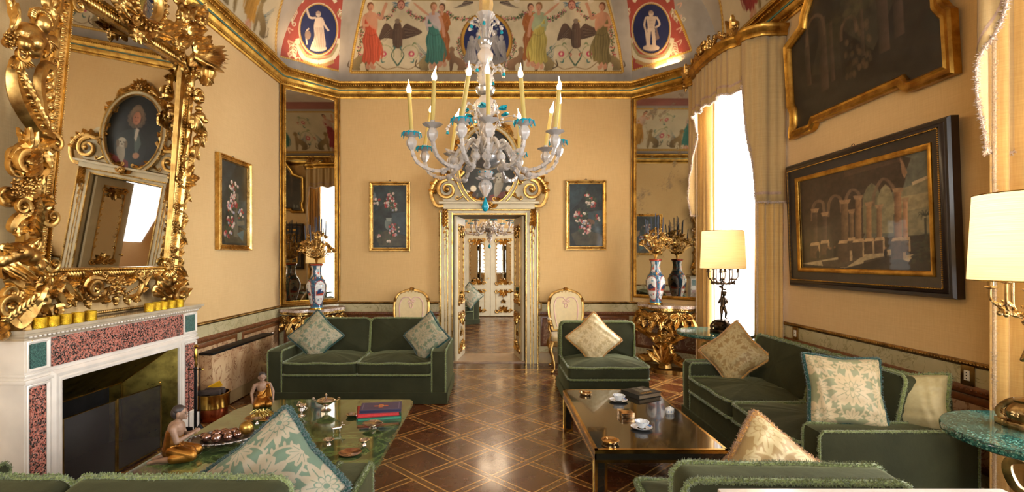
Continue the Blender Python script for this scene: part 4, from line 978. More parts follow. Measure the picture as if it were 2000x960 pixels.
# door leaves with antique mirror panels, folded back into the wall thickness
def leaf_door(name, hinge, ang, w, h, mirror_x):
    """leaf built along local +x from its hinge, both faces dressed"""
    r = MB(); r.box((w / 2, 0, h / 2), (w, .036, h)); o = r.build(name, CREAM, kind='structure', smooth=False)
    for sg in (-1, 1):
        M_ = frame((0, sg * .018, 0), (1, 0, 0), (0, 0, 1), (0, sg, 0))
        g = MB(); g.prism(smooth([(w * .24, h * .42), (w * .24, h * .82), (w * .36, h * .9), (w * .5, h * .92), (w * .64, h * .9), (w * .76, h * .82), (w * .76, h * .42), (w * .5, h * .4)], 4), .0, .004, M_); g.build('mirror_panel', OLDMIRROR, o, smooth=False)
        c = MB(); b = w * .2; c.sweep([(b, h * .4, 0), (w - b, h * .4, 0), (w - b, h * .95, 0), (b, h * .95, 0)], [(0, 0), (.0, .012), (.014, .012), (.016, 0)], True, M=M_, up=(0, 0, 1))
        c.sweep([(b, .10, 0), (w - b, .10, 0), (w - b, h * .33, 0), (b, h * .33, 0)], [(0, 0), (.0, .010), (.010, .010), (.012, 0)], True, M=M_, up=(0, 0, 1))
        for yy, ss in ((h * .92, 1), (h * .40, -1), (h * .30, 1), (.13, -1)):
            for k in range(5): acanthus(c, w / 2, yy, R(90 + (k - 2) * 42) * 1 if ss < 0 else R(-90 + (k - 2) * 42), w * .24, w * .14, M_, .4, .004, 3)
            for d in (-1, 1): volute(c, w / 2 + d * w * .26, yy, w * .08, 0, 1.3 * d, w * .03, M_, .004)
        for k in range(9):
            for d in (-1, 1): acanthus(c, w / 2 + d * w * .27, h * (.5 + .045 * k), PI / 2 + d * .5, .05, .03, M_, .4, .003, 3)
        c.build('gilt_ornament', GOLD, o)
        e = MB(); y0 = h * .245   # crown over a tree-like crest
        e.prism([(w / 2 - .04, y0), (w / 2 + .04, y0), (w / 2 + .05, y0 + .045), (w / 2 + .02, y0 + .03), (w / 2, y0 + .06), (w / 2 - .02, y0 + .03), (w / 2 - .05, y0 + .045)], 0, .005, M_)
        for k in range(5): e.ball((w / 2 + (k - 2) * .024, y0 + .055 - abs(k - 2) * .004, .004), .008, 6, 4, M=M_)
        for k in range(8): acanthus(e, w / 2, y0 - .16, R(90 + (k - 3.5) * 32), .08, .035, M_, .2, .002, 4)
        e.tube([(w / 2, y0 - .2, .004), (w / 2, y0 - .05, .004)], .006, 5, M=M_); e.build('painted_crest', GOLD_D, o)
    hd = MB(); hd.tube([(w - .04, -.02, h * .46), (w - .04, -.06, h * .46)], .008, 6); hd.ball((w - .04, -.075, h * .46), .02, 8, 6); hd.tube([(w - .04, .02, h * .46), (w - .04, .06, h * .46)], .008, 6); hd.ball((w - .04, .075, h * .46), .02, 8, 6); hd.build('handle', BRASS, o)
    o.location = hinge; o.rotation_euler = (0, 0, ang); return o
leaf_door('door_2', (DX0 + .03, YF + .02, .02), R(82), .62, DZ - .03, 1)
leaf_door('door_3', (DX1 - .03, YF + .02, .02), R(98.5), .62, DZ - .03, -1)

# ---------------------------------------------------------------- room beyond
YB = 13.0
b = MB(); b.box((0, YB + .1, 1.9), (6.4, .2, 3.8)); b.build('wall_next_far', WALLCLOTH, kind='structure', smooth=False)
b = MB(); b.box((-2.9, (YB + 7.82) / 2, 1.9), (.2, YB - 7.82, 3.8)); b.build('wall_next_left', WALLCLOTH, kind='structure', smooth=False)
b = MB(); b.box((2.9, (YB + 7.82) / 2, 1.9), (.2, YB - 7.82, 3.8)); b.build('wall_next_right', WALLCLOTH, kind='structure', smooth=False)
b = MB(); b.box((0, 10.4, 3.75), (6.4, 5.4, .1)); b.build('ceiling_next', plain('plain_plaster', '#b5a58a', .8), kind='structure', smooth=False)
m = MB(); x0 = (905 - CX) / F * YB; x1 = (1008 - CX) / F * YB
for xe in (-.86, .70): m.box((xe, YB - .05, 1.1), (.16, .1, 2.2))
m.box((-.08, YB - .05, 2.24), (1.72, .1, .14)); DN = m.build('door_6', CREAM, kind='structure', smooth=False)
g = MB()
for xe in (-.79, -.93, .62, .78): g.tube([(xe, YB - .11, 0), (xe, YB - .11, 2.2)], .014, 6)
g.tube([(-.95, YB - .11, 2.2), (.8, YB - .11, 2.2)], .02, 6)
for d in (-1, 1):
    for k in range(8): acanthus(g, -.08 + d * .86, 2.1 - .07 * k, -PI / 2 + d * .4, .1, .07, frame((0, YB - .11, 0), (1, 0, 0), (0, 0, 1), (0, -1, 0)), .4)
g.build('gilt_moulding', GOLD_B, DN)
leaf_door('door_4', (-.77, YB - .06, .02), 0, .68, 2.14, 1); leaf_door('door_5', (-.08, YB - .06, .02), 0, .68, 2.14, 1)
# ---------------------------------------------------------------- fireplace on the left wall (local: x = room Y, y = height, z = out of the wall)
LM = frame((XL, 0, 0), (0, 1, 0), (0, 0, 1), (1, 0, 0))
FP = thing('fireplace', 'white marble fireplace with pink granite and green porphyry inlays below the gilt mirror', 'fireplace', (XL, 3.59, 0))
FPM = T(-XL, -3.59, 0) @ LM
Y0, Y1 = 2.80, 4.42; OX0, OX1, OZ = 3.0, 4.19, .79; D = .19
m = MB(); m.M = FPM
for a, b_ in ((Y0, OX0), (OX1, Y1)): m.box(((a + b_) / 2, OZ / 2, D / 2), (b_ - a, OZ, D))
m.box(((Y0 + Y1) / 2, (OZ + 1.04) / 2, D / 2), (Y1 - Y0, 1.04 - OZ, D))
m.box(((Y0 + OX0) / 2, .07, D / 2 + .01), (OX0 - Y0 + .03, .14, D + .03), bev=.01); m.box(((Y1 + OX1) / 2, .07, D / 2 + .01), (Y1 - OX1 + .03, .14, D + .03), bev=.01)
for yy in (.80,):
    for a, b_ in ((Y0, OX0 - .03), (OX1 + .03, Y1)):
        m.box(((a + b_) / 2, yy, D / 2 + .008), (b_ - a + .02, .022, D + .02), bev=.004); m.box(((a + b_) / 2, yy + .035, D / 2 + .004), (b_ - a + .01, .015, D + .012), bev=.004)
# frames round the inlays
def rim(x0, x1, y0, y1, w=.02, z=D): m.sweep([(x0, y0, z), (x1, y0, z), (x1, y1, z), (x0, y1, z)], [(0, 0), (.0, .012), (.006, .014), (w, .006), (w, 0)], True, up=(0, 0, 1))
rim(Y0 + .005, OX0 - .045, .855, 1.03); rim(OX1 + .045, Y1 - .005, .855, 1.03); rim(Y0 + .005, OX0 - .045, .16, .78); rim(OX1 + .045, Y1 - .005, .16, .78)
m.sweep([(OX0 + .0, .0, D), (OX0, OZ, D), (OX1, OZ, D), (OX1, 0, D)], [(-.03, 0), (-.03, .016), (-.012, .02), (0, .012), (.002, 0)], up=(0, 0, 1))
m.sweep([(OX0, .0, D), (OX0, OZ, D), (OX1, OZ, D), (OX1, 0, D)], [(.0, 0), (.0, .02), (.02, .024), (.04, .01), (.042, 0)], up=(0, 0, 1))
m.build('marble_surround', WHITEMARBLE, FP, auto=35)
m = MB(); m.M = FPM; m.box(((OX0 + OX1) / 2, .945, D + .004), (OX1 - OX0 + .06, .175, .01)); m.build('granite_frieze', GRANITE, FP, smooth=False)
for a, b_ in ((Y0 + .03, OX0 - .07), (OX1 + .07, Y1 - .03)):
    m = MB(); m.M = FPM; m.box(((a + b_) / 2, .47, D + .003), (b_ - a, .60, .01)); m.build('granite_inlay', GRANITE, FP, smooth=False)
    m = MB(); m.M = FPM; m.box(((a + b_) / 2, .943, D + .003), (b_ - a, .15, .01)); m.build('porphyry_inlay', SERP, FP, smooth=False)
m = MB(); m.M = FPM
pr = [(0, 1.035), (D + .005, 1.035), (D + .012, 1.045), (D + .012, 1.05), (D + .028, 1.062), (D + .03, 1.075), (D + .045, 1.08), (D + .048, 1.10), (0, 1.10)]
a, b_ = Y0, Y1; e = [(x - D, z) for x, z in pr]
vs = []; 
for (o, z) in pr:
    vs += [(a - max(0, o - D), z, 0), (a - max(0, o - D), z, o), (b_ + max(0, o - D), z, o), (b_ + max(0, o - D), z, 0)]
fs = []
for k in range(len(pr) - 1):
    for j in range(3): fs.append((k * 4 + j, k * 4 + j + 1, (k + 1) * 4 + j + 1, (k + 1) * 4 + j))
m.add(vs, fs); m.build('mantel_shelf', plain('grey_white_marble', '#b9a98f', .14, 0, 7, .15, 0, 1, 0, .4), FP, auto=30)
m = MB(); m.M = FPM; 
for k in range(int((b_ - a) / .03)): m.ball((a + .015 + k * .03, 1.056, D + .022), (.012, .008, .008), 6, 5)
m.build('egg_moulding', WHITEMARBLE, FP)
# fire chamber of brass plates
m = MB(); m.M = FPM; zi = -.27
m.add([(OX0, 0, D), (OX0 + .08, 0, zi), (OX0 + .08, .62, zi), (OX0, .62, D - .02)], [(0, 1, 2, 3)]); m.add([(OX1, 0, D), (OX1 - .18, 0, zi), (OX1 - .18, .5, zi), (OX1, OZ, D - .02)], [(0, 1, 2, 3)])
m.add([(OX0, OZ, D - .01), (OX1, OZ, D - .01), (OX1 - .18, .5, zi + .1), (OX0 + .08, .5, zi + .1)], [(0, 1, 2, 3)]); m.build('brass_hood', gold('dim_brass_plate', '#9c8a44', '#6b5c2c', .3, .05), FP, smooth=False)
m = MB(); m.M = FPM; m.add([(OX0 + .06, 0, zi), (OX1 - .16, 0, zi), (OX1 - .16, .55, zi), (OX0 + .06, .55, zi)], [(0, 1, 2, 3)]); m.box(((OX0 + OX1) / 2, .01, -.05), (OX1 - OX0, .02, .52)); m.build('firebox_back', IRON, FP, smooth=False)
m = MB(); m.M = FPM; m.tube([(OX0 + .08, .5, zi + .1), (OX1 - .18, .5, zi + .1), (OX1 - .01, OZ - .01, D - .03)], .006, 6); m.tube([(OX1 - .18, .5, zi + .1), (OX1 - .18, 0, zi + .1)], .006, 6); m.tube([(OX0 + .08, .5, zi + .1), (OX0, .62, D - .02)], .006, 6); m.build('brass_edging', BRASS, FP)
# the wall behind the firebox opening is cut by a dark niche box
# fire screen
FS = thing('fire_screen', 'brass framed folding mesh screen standing in the fireplace opening', 'fire screen', (XL + .30, 3.5, 0))
def leafscreen(p0, p1, h0, h1):
    p0 = Vector((p0[0] - XL - .30, p0[1] - 3.5, 0)); p1 = Vector((p1[0] - XL - .30, p1[1] - 3.5, 0)); u = Vector((0, 0, 1))
    f_ = MB(); P = [p0 + u * .03, p0 + u * h0, p1 + u * h1, p1 + u * .03, p0 + u * .03]; f_.tube(P, .007, 6); o = f_.build('screen_frame', gold('aged_brass', '#8f7238', '#5f4a22', .3, .1), FS)
    g = MB(); g.add([tuple(P[0]), tuple(P[1]), tuple(P[2]), tuple(P[3])], [(0, 1, 2, 3)]); g.build('wire_mesh', SCREEN, o, smooth=False)
leafscreen((XL + .20, 3.04), (XL + .235, 3.42), .515, .525); leafscreen((XL + .24, 3.43), (XL + .25, 3.86), .53, .52)
hd = MB(); hd.tube([(-.055, .36, .50), (-.055, .36, .53)], .005, 6); hd.ball((-.055, .36, .54), .008); hd.build('finial', BRASS, FS)
# fire irons
FI = thing('fire_iron_set', 'dark fire irons hanging from a brass topped stand beside the fireplace', 'fire irons', (-2.44, 4.05, 0))
m = MB(); m.lathe([(.09, 0), (.09, .012), (.06, .03), (.02, .05), (.012, .07)], 20); m.build('base', WHITEMARBLE, FI)
m = MB(); m.tube([(0, 0, .05), (0, 0, .62)], .007, 6); m.build('pole', IRON, FI)
m = MB(); m.tube([(-.05, 0, .60), (.05, 0, .60)], .005, 6); m.ball((-.055, 0, .6), .012); m.ball((.055, 0, .6), .012); m.lathe([(.008, .62), (.014, .64), (.01, .66), (.016, .70), (.012, .75), (.006, .77), (.018, .785), (.012, .80), (0, .805)], 12); m.build('top', BRASS, FI)
for x, t_ in ((-.045, 0), (.045, 1), (0, 2)):
    m = MB(); m.tube([(x, -.02, .60), (x, -.02, .12)], .004, 6); m.ball((x, -.02, .61), .009)
    if t_ == 0: m.box((x, -.02, .09), (.06, .006, .09), bev=.002)
    elif t_ == 1: m.lathe([(.01, 0), (.03, .01), (.025, .1), (.005, .13)], 10, T(x, -.02, .03))
    else: m.tube([(x, -.02, .12), (x, -.045, .08), (x, -.03, .06)], .004, 6)
    m.build(('shovel', 'brush', 'poker')[t_], IRON, FI)
# log bucket
LBX, LBY = -2.63, 4.63
LBk = thing('log_bucket', 'round copper and brass log bucket beside the fireplace', 'bucket', (LBX, LBY, 0)); LBk.scale = (.8, .8, .8)
m = MB(); m.lathe([(.13, 0), (.15, .02), (.165, .15), (.165, .16), (.16, .15), (.14, .02), (0, .015)], 28); m.build('lower_bowl', COPPER, LBk)
m = MB(); m.lathe([(.167, .15), (.176, .16), (.178, .30), (.186, .31), (.186, .32), (.17, .32), (.168, .16)], 28, close=False); m.build('upper_band', BRASS, LBk)
BARK = plain('log_bark', '#3f322a', .85, 0, 20, .4, .6, 40)
for k, (dx, dy, dz, a, L, r) in enumerate(((0, -.075, .335, 8, .24, .033), (.02, .012, .335, -4, .22, .035), (-.05, .0, .235, 85, .2, .033), (.05, .0, .235, 95, .18, .034))):
    m = MB(); u = Vector((math.cos(R(a)), math.sin(R(a)), .05)); m.tube([tuple(u * (L * (t / 5 - .5))) for t in range(6)], [r, r * 1.04, r * .97, r, r * 1.03, r * .98], 10, rib=.03)
    o = m.build('firewood_log', BARK); o.scale = (.8, .8, .8); o.location = (LBX + dx * .8, LBY + dy * .8, dz * .8); tag(o, ['dark round log lying across the top of the copper bucket', 'dark log wedged behind the top log in the copper bucket', 'short log on the fireplace side of the copper bucket', 'short log on the radiator side of the copper bucket'][k], 'log', 'logs in the copper bucket')
m = MB(); m.box((0, 0, 0), (.14, .01, .1), RX(20)); o = m.build('matchbox_packet', plain('yellow_card', '#d9a01e', .4)); o.scale = (.8, .8, .8); o.location = (LBX - .02, LBY + .075, .295); o.rotation_euler = (R(20), R(-25), R(30)); tag(o, 'yellow packet tucked behind the logs in the copper bucket', 'packet')
# radiator cover
RC = thing('radiator_cover', 'low breccia marble radiator cover with dark top rail against the left wall', 'radiator cover', (XL, 5.4, 0))
m = MB(); m.box((.07, 0, .36), (.14, 1.28, .44), bev=.006); m.build('marble_body', BRECCIA, RC)
m = MB(); m.box((.075, 0, .588), (.16, 1.31, .022), bev=.004); m.build('top_rail', IRON, RC)
m = MB(); m.box((.07, 0, .08), (.12, 1.26, .14)); m.build('plinth', STONEB, RC)
m = MB(); m.tube([(.10, .66, .585), (.10, .72, .585)], .012, 8); m.ball((.10, .73, .585), (.022, .016, .022)); m.build('valve', SILVER, RC)
# mantel cups
cupm = gold('hammered_gold_foil', '#e8c23a', '#a87c12', .2, 1.0, 260)
cp = None; names = ['votive cup', 'cup']
xs = [(78, 0), (102, 0), (127, 0), (152, 0), (177, 0), (292, 1), (306, 1), (318, 1), (334, 1), (350, 1)]
lab = ['nearest the camera', 'second from the camera', 'third from the camera, middle of the near five', 'fourth from the camera', 'last of the near five',
       'nearest of the far row on the mantel', 'second of the far row on the mantel', 'middle of the far row on the mantel', 'fourth of the far row on the mantel', 'last of the far row']
for k, (px, g_) in enumerate(xs):
    X_ = -2.645 + .006 * (k % 2); Y_ = X_ * F / (px - CX)
    if cp is None:
        m = MB(); m.lathe([(.030, 0), (.034, .002), (.034, .062), (.030, .064), (.029, .01), (0, .008)], 24); o = m.build('votive_cup', cupm); cp = o
    else: o = cp.copy(); C.objects.link(o)
    o.location = (X_, Y_, 1.10); tag(o, 'hammered gold cup on the mantel shelf, ' + lab[k], 'cup', 'gold cups along the mantel')
# rope trim at the back of the shelf
m = MB(); m.tube([(XL + .012, 2.75, 1.118), (XL + .012, 4.45, 1.118)], .012, 8); beads(m, [(XL + .02, 2.75, 1.12), (XL + .02, 4.45, 1.12)], .011, .02); m.build('trim_90', GOLD_D, kind='structure')

# ---------------------------------------------------------------- great gilt mirror leaning from the wall
MU = Vector((.155 / 1.64, 0, 1)).normalized(); MO = Vector((-2.77, 3.05, 1.44)); MX = Vector((0, 1, 0)); MN = MX.cross(MU); GW, GH = 1.12, 1.68
GM = thing('gilt_mirror', 'huge carved gilt mirror with winged figures leaning out over the fireplace', 'mirror', tuple(MO))
MM = frame((0, 0, 0), MX, MU, MN)
def mp(px, py, z=0.06):
    d = Vector(((px - CX) / F, 1, -(py - CY) / F)); o = MO + MN * z - Vector((0, 0, EYE)); t = o.dot(MN) / d.dot(MN); p = d * t + Vector((0, 0, EYE)) - MO
    return (p.dot(MX), p.dot(MU))
g = MB(); g.box((GW / 2, GH / 2, -.004), (GW + .04, GH + .04, .008), MM); g.build('glass', MIRROR, GM, smooth=False)
g = MB(); g.box((GW / 2, GH / 2, -.03), (GW + .12, GH + .12, .03), MM); g.build('backboard', DARKWOOD, GM, smooth=False)
g = MB(); w = .075
for a, b_ in (((-w * .55, -.02), (-w * .55, GH + .02)), ((GW + w * .55, -.02), (GW + w * .55, GH + .02)), ((-.02, -w * .55), (GW + .02, -w * .55)), ((-.02, GH + w * .55), (GW + .02, GH + w * .55))): gadroon(g, a, b_, w * .9, .026, .024, MM)
g.sweep([(0, 0, 0), (GW, 0, 0), (GW, GH, 0), (0, GH, 0)], [(.004, 0), (.004, .02), (-.01, .03), (-.014, .0), (-.07, .0), (-.072, .03), (-.09, .045), (-.10, .03), (-.10, -.03)], True, M=MM, up=(0, 0, 1))
beads(g, [(-.004, 0, .028), (-.004, GH, .028)], .005, .014, MM); beads(g, [(GW + .004, 0, .028), (GW + .004, GH, .028)], .005, .014, MM); beads(g, [(0, -.004, .028), (GW, -.004, .028)], .005, .014, MM)
for cx_, cy_, a in ((0, 0, PI * 1.0), (GW, 0, PI * 1.5), (GW, GH, 0), (0, GH, PI / 2)):
    sx = 1 if cx_ == 0 else -1; sy = 1 if cy_ == 0 else -1
    volute(g, cx_ + sx * .03, cy_ + sy * .03, .05, a, 1.2, .018, MM, .02)
    for k in range(9): th = a + (k - 2) * .3 - .2; g.ball((0, 0, 0), (.016, .034, .02), 7, 5, M=MM @ T(cx_ + .07 * math.cos(th), cy_ + .07 * math.sin(th), .04) @ Matrix.Rotation(th + PI / 2, 4, 'Z'))
g.build('gadrooned_frame', GOLD_B, GM)
def LV(g, x0, y0, x1, y1, wr=.55, curl=.4, z=.04, lobes=4, side=0):
    a = mp(x0, y0, z); b_ = mp(x1, y1, z); L = math.hypot(b_[0] - a[0], b_[1] - a[1]); acanthus(g, a[0], a[1], math.atan2(b_[1] - a[1], b_[0] - a[0]), L, L * wr, MM, curl, z, lobes, side)
def VO(g, cx_, cy_, ex, ey, turns=1.4, z=.06, w=None):
    a = mp(cx_, cy_, z); b_ = mp(ex, ey, z); r = math.hypot(b_[0] - a[0], b_[1] - a[1]); volute(g, a[0], a[1], r, math.atan2(b_[1] - a[1], b_[0] - a[0]), turns, w or r * .34, MM, z)
def SCR(g, P, w, flip=1, z=.05, leaf=True, ends=(1, 1), r=None): cscroll(g, [mp(*p, z) for p in P], w, MM, leaf, z, r or w * 1.6, flip, ends)
def BL(g, px, py, r, z=.08): a = mp(px, py, z); g.ball((a[0], a[1], z), r, 10, 8, M=MM)
def RS(g, px, py, r, z=.1, n=6): a = mp(px, py, z); rosette(g, a[0], a[1], r, MM, n, z)
# left flank
g = MB()
g.prism([mp(*p, .0) for p in ((112, 0), (62, 250), (22, 640), (60, 640), (78, 520), (100, 350), (135, 0))], -.03, .02, MM)
SCR(g, [(98, 268), (66, 250), (34, 200), (22, 150), (30, 112)], .045, 1, .10, False, (0, 0)); SCR(g, [(92, 262), (78, 205), (72, 160), (84, 128), (104, 132)], .030, -1, .09, False, (0, 1), .03)
for k in range(6): LV(g, 96 - 2 * k, 250 - 20 * k, 104 - k, 232 - 20 * k, .8, .5, .07, 3)
for k in range(9): BL(g, 36 + 6.5 * k, 140 + 15 * k, .012, .17)
for k in range(6): LV(g, 40 + 7 * k, 130 + 17 * k, 44 + 9 * k, 168 + 17 * k, .5, .3, .13, 4)
VO(g, 42, 104, 56, 112, -1.2, .16)
for k in range(9): LV(g, 34, 108, 10 + 7 * k, 138 - abs(k - 4) * 1.5, .28, .2, .15, 1)
random.seed(4)
for k in range(14): RS(g, 6 + random.random() * 52, 70 + random.random() * 30, .030, .15 + random.random() * .03)
for k, (x1, y1) in enumerate(((22, 246), (30, 262), (28, 284), (44, 238), (62, 244))): LV(g, 62, 300, x1, y1, .3, .3, .06 + .01 * k, 3)
SCR(g, [(88, 268), (76, 290), (60, 286), (36, 292), (20, 312)], .038, -1, .07, True); SCR(g, [(92, 330), (70, 344), (44, 336), (22, 318)], .034, 1, .06, False); VO(g, 50, 318, 74, 316, 1.4, .10)
for k in range(5): LV(g, 84, 300 + 6 * k, 52 - 3 * k, 296 + 12 * k, .45, .5, .11, 4)
for k in range(12): RS(g, 26 + random.random() * 46, 352 + random.random() * 26, .034, .09 + random.random() * .04)
LV(g, 78, 372, 80, 340, .4, .3, .1); SCR(g, [(82, 430), (70, 398), (48, 386), (24, 398)], .036, 1, .07, True); SCR(g, [(78, 470), (60, 420), (34, 424), (20, 444), (34, 452)], .028, -1, .08, True); VO(g, 42, 404, 58, 408, 1.3, .12)
for k in range(5): LV(g, 78, 470 - 10 * k, 54 + 3 * k, 438 - 14 * k, .5, .5, .1, 4)
g.build('left_flank_carving', GOLD, GM)
# dolphin head at the lower left, winged bust above
g = MB(); 
for (x, y, r, z) in ((22, 496, .05, .12), (10, 504, .038, .13), (2, 512, .028, .13), (36, 492, .06, .11), (52, 500, .06, .09), (64, 520, .055, .07)): a = mp(x, y, z); g.ball((a[0], a[1], z), (r * 1.2, r, r), 12, 9, M=MM)
remeshed(g, 'dolphin_head', GOLD, .006, GM, 4)
g = MB(); BL(g, 42, 490, .012, .175); LV(g, 30, 486, 60, 470, .35, .4, .13); LV(g, 40, 486, 72, 462, .4, .5, .12); LV(g, 50, 500, 84, 492, .5, .5, .11); LV(g, 50, 515, 82, 540, .5, .5, .10); LV(g, 20, 510, 66, 548, .3, .2, .12); LV(g, 8, 520, 52, 552, .25, .2, .13); LV(g, 0, 482, 34, 488, .5, .3, .15)
SCR(g, [(70, 552), (62, 580), (52, 606), (26, 634), (4, 620)], .05, -1, .09, True, (0, 1)); SCR(g, [(60, 556), (30, 556), (8, 540)], .04, 1, .08, False); VO(g, 14, 600, 36, 602, 1.5, .12); VO(g, 18, 572, 40, 568, -1.3, .1)
for k in range(7): LV(g, 44, 560 + 9 * k, 66 - k * 2, 566 + 11 * k, .7, .6, .12, 3)
for k in range(6): LV(g, 10 + 8 * k, 632 - k * 6, 16 + 9 * k, 606 - k * 7, .7, .5, .13, 3)
g.build('lower_left_scrolls', GOLD, GM)
g = MB()   # winged bust
def BB(px, py, rx, ry, rz_, z): a = mp(px, py, z); g.ball((a[0], a[1], z), (rx, ry, rz_), 12, 10, M=MM)
BB(58, 72, .085, .075, .06, .14); BB(48, 86, .04, .04, .035, .19); BB(70, 84, .04, .04, .035, .19); BB(60, 96, .06, .05, .05, .13); BB(72, 62, .03, .035, .03, .15); BB(80, 46, .045, .056, .05, .16); BB(90, 50, .022, .018, .02, .19); BB(86, 60, .024, .02, .022, .17)
a = mp(30, 66, .13); b_ = mp(14, 84, .14); cap(g, tuple(MM @ Vector((a[0], a[1], .13))), tuple(MM @ Vector((b_[0], b_[1], .14))), .034, .026); a = mp(84, 74, .13); b_ = mp(104, 76, .1); cap(g, tuple(MM @ Vector((a[0], a[1], .13))), tuple(MM @ Vector((b_[0], b_[1], .1))), .03, .022)
remeshed(g, 'winged_bust', GOLD, .005, GM, 4)
g = MB()
for k in range(8): LV(g, 30 - k, 56 + 1 * k, 6 + 4.5 * k * (1 if k < 6 else .8), -8 + 6 * (k % 3) + 2 * k, .22, .1, .12 + .006 * k, 3)
for k in range(7): LV(g, 92, 78, 112 - 5 * k, 96 + 3 * k, .28, .1, .15, 3)
for k in range(16): a = PI * k / 15; q_ = mp(80, 44, .17); g.ball((q_[0] + .052 * math.cos(a), q_[1] + .05 * math.sin(a) + .01, .17), .02, 7, 5, M=MM)
for k in range(6): LV(g, 60 + 4 * k, 34, 56 + 6 * k, 14, .4, .3, .15, 3)
SCR(g, [(92, 20), (88, 4), (98, -20)], .03, 1, .08, True, (0, 0)); SCR(g, [(100, 60), (112, 20), (118, -10)], .02, 1, .06, True, (0, 0)); g.build('wings_and_wreath', GOLD, GM)
# right flank
g = MB(); g.prism([mp(*p, .0) for p in ((352, 110), (372, 110), (350, 330), (336, 560), (322, 560), (325, 520))], -.03, .02, MM)
for P, w_, f_ in (([(372, 250), (362, 300), (360, 330), (352, 352)], .024, 1), ([(384, 230), (388, 262), (376, 300), (362, 330)], .03, -1), ([(352, 360), (366, 380), (356, 400), (344, 398)], .018, -1), ([(348, 410), (362, 422), (354, 446), (340, 440)], .018, 1), ([(344, 450), (358, 466), (350, 486), (338, 482)], .017, -1), ([(338, 500), (352, 508), (348, 530), (332, 528)], .02, 1)): SCR(g, P, w_, f_, .03, True, (1, 1), w_ * 1.3)
for k, (x0, y0, x1, y1) in enumerate(((358, 350, 384, 346), (358, 356, 378, 360), (362, 380, 368, 362), (350, 440, 364, 430), (348, 480, 362, 470), (350, 455, 360, 476), (340, 520, 360, 540), (340, 540, 362, 556), (346, 500, 358, 490), (366, 330, 372, 296), (356, 346, 372, 320))): LV(g, x0, y0, x1, y1, .5, .35, .03, 4)
for k in range(8): RS(g, 352 - k * 2.2, 402 + k * 16, .022, .05)
for k in range(7): BL(g, 388 - 3 * k, 262 + 9 * k, .010, .13)
SCR(g, [(398, 150), (384, 148), (372, 160), (374, 180)], .024, 1, .08, True); VO(g, 400, 148, 414, 148, 1.4, .09)
for k in range(8): LV(g, 372 + k * 2, 130, 396 + 3 * k, 66 + 8.5 * k, .26, .35, .05 + .004 * k, 3)
for k in range(7): LV(g, 380, 110, 436 - 3 * abs(k - 3), 88 + 9 * k, .16, .1, .07 + .008 * k, 5)
for k in range(7): LV(g, 404, 150, 388 + 4.5 * k, 164 + (k % 2) * 3, .4, .2, .13, 2)
a = mp(402, 150, .1); g.lathe([(.0, -.02), (.04, -.01), (.055, .02), (.06, .045), (.045, .05)], 20, M=MM @ T(a[0], a[1], .12) @ RX(-90), flute=10, fd=.06)
g.build('right_flank_carving', GOLD, GM)
g = MB(); BB(388, 192, .045, .052, .045, .13); BB(394, 198, .016, .014, .02, .17); BB(388, 212, .03, .03, .03, .12); BB(390, 228, .055, .05, .045, .11); BB(400, 236, .026, .026, .03, .15); BB(386, 250, .05, .05, .04, .1); BB(398, 262, .035, .03, .03, .12); BB(384, 275, .035, .05, .03, .09); BB(376, 295, .025, .05, .025, .07)
remeshed(g, 'caryatid', GOLD, .005, GM, 4)
g = MB()
for k in range(12): a = PI * k / 11; q_ = mp(388, 190, .14); g.ball((q_[0] + .05 * math.cos(a), q_[1] + .05 * math.sin(a) + .01, .14), .019, 7, 5, M=MM)
g.build('caryatid_curls', GOLD, GM); g = MB()
for k in range(6): LV(g, 378, 222, 372 + 4 * k, 250 + 2 * k, .3, .1, .13, 3)
for k in range(6): RS(g, 396 + (k % 2) * 6, 258 + 3 * k, .02, .14)
g.build('caryatid_wreath', GOLD, GM)
# apron
g = MB(); 
for P, w_, f_ in (([(78, 590), (96, 562), (120, 552), (136, 570), (126, 584)], .026, -1), ([(66, 600), (92, 578), (110, 574), (120, 592), (104, 598)], .026, -1), ([(200, 545), (176, 542), (162, 560), (172, 582), (196, 582), (206, 566)], .024, 1), ([(236, 566), (250, 580), (268, 574), (276, 552), (266, 540)], .022, 1), ([(282, 556), (292, 540), (308, 542), (316, 556), (328, 584)], .024, -1), ([(330, 590), (336, 566), (344, 556)], .018, 1)): SCR(g, P, w_, f_, .05, True, (1, 1), w_ * 1.4)
VO(g, 183, 564, 196, 566, 1.5, .08); VO(g, 350, 578, 362, 578, 1.5, .08)
for k in range(8): BL(g, 168 + 4.5 * k, 572 + 12 * math.sin(k * .45), .008, .10); BL(g, 246 + 4 * k, 574 - k * 2.5, .008, .10)
c_ = mp(225, 562, .1)
for k in range(44): g.ball((c_[0] + random.uniform(-1, 1) * .055, c_[1] + random.uniform(-1, 1) * .05, .09 + random.random() * .04), .014, 7, 5, M=MM)
LV(g, 225, 548, 212, 536, .6); LV(g, 225, 548, 240, 536, .6); LV(g, 225, 578, 226, 594, .8); BL(g, 226, 592, .016)
for x0, y0, x1, y1 in ((136, 560, 152, 580), (140, 566, 156, 590), (205, 548, 222, 540), (240, 552, 262, 545), (300, 560, 318, 580), (310, 545, 330, 575), (336, 575, 352, 552), (340, 590, 366, 560), (336, 600, 322, 578), (90, 585, 80, 565), (345, 560, 362, 545), (318, 570, 330, 596)): LV(g, x0, y0, x1, y1, .55, .5, .06, 4)
g.build('apron_carving', GOLD, GM)
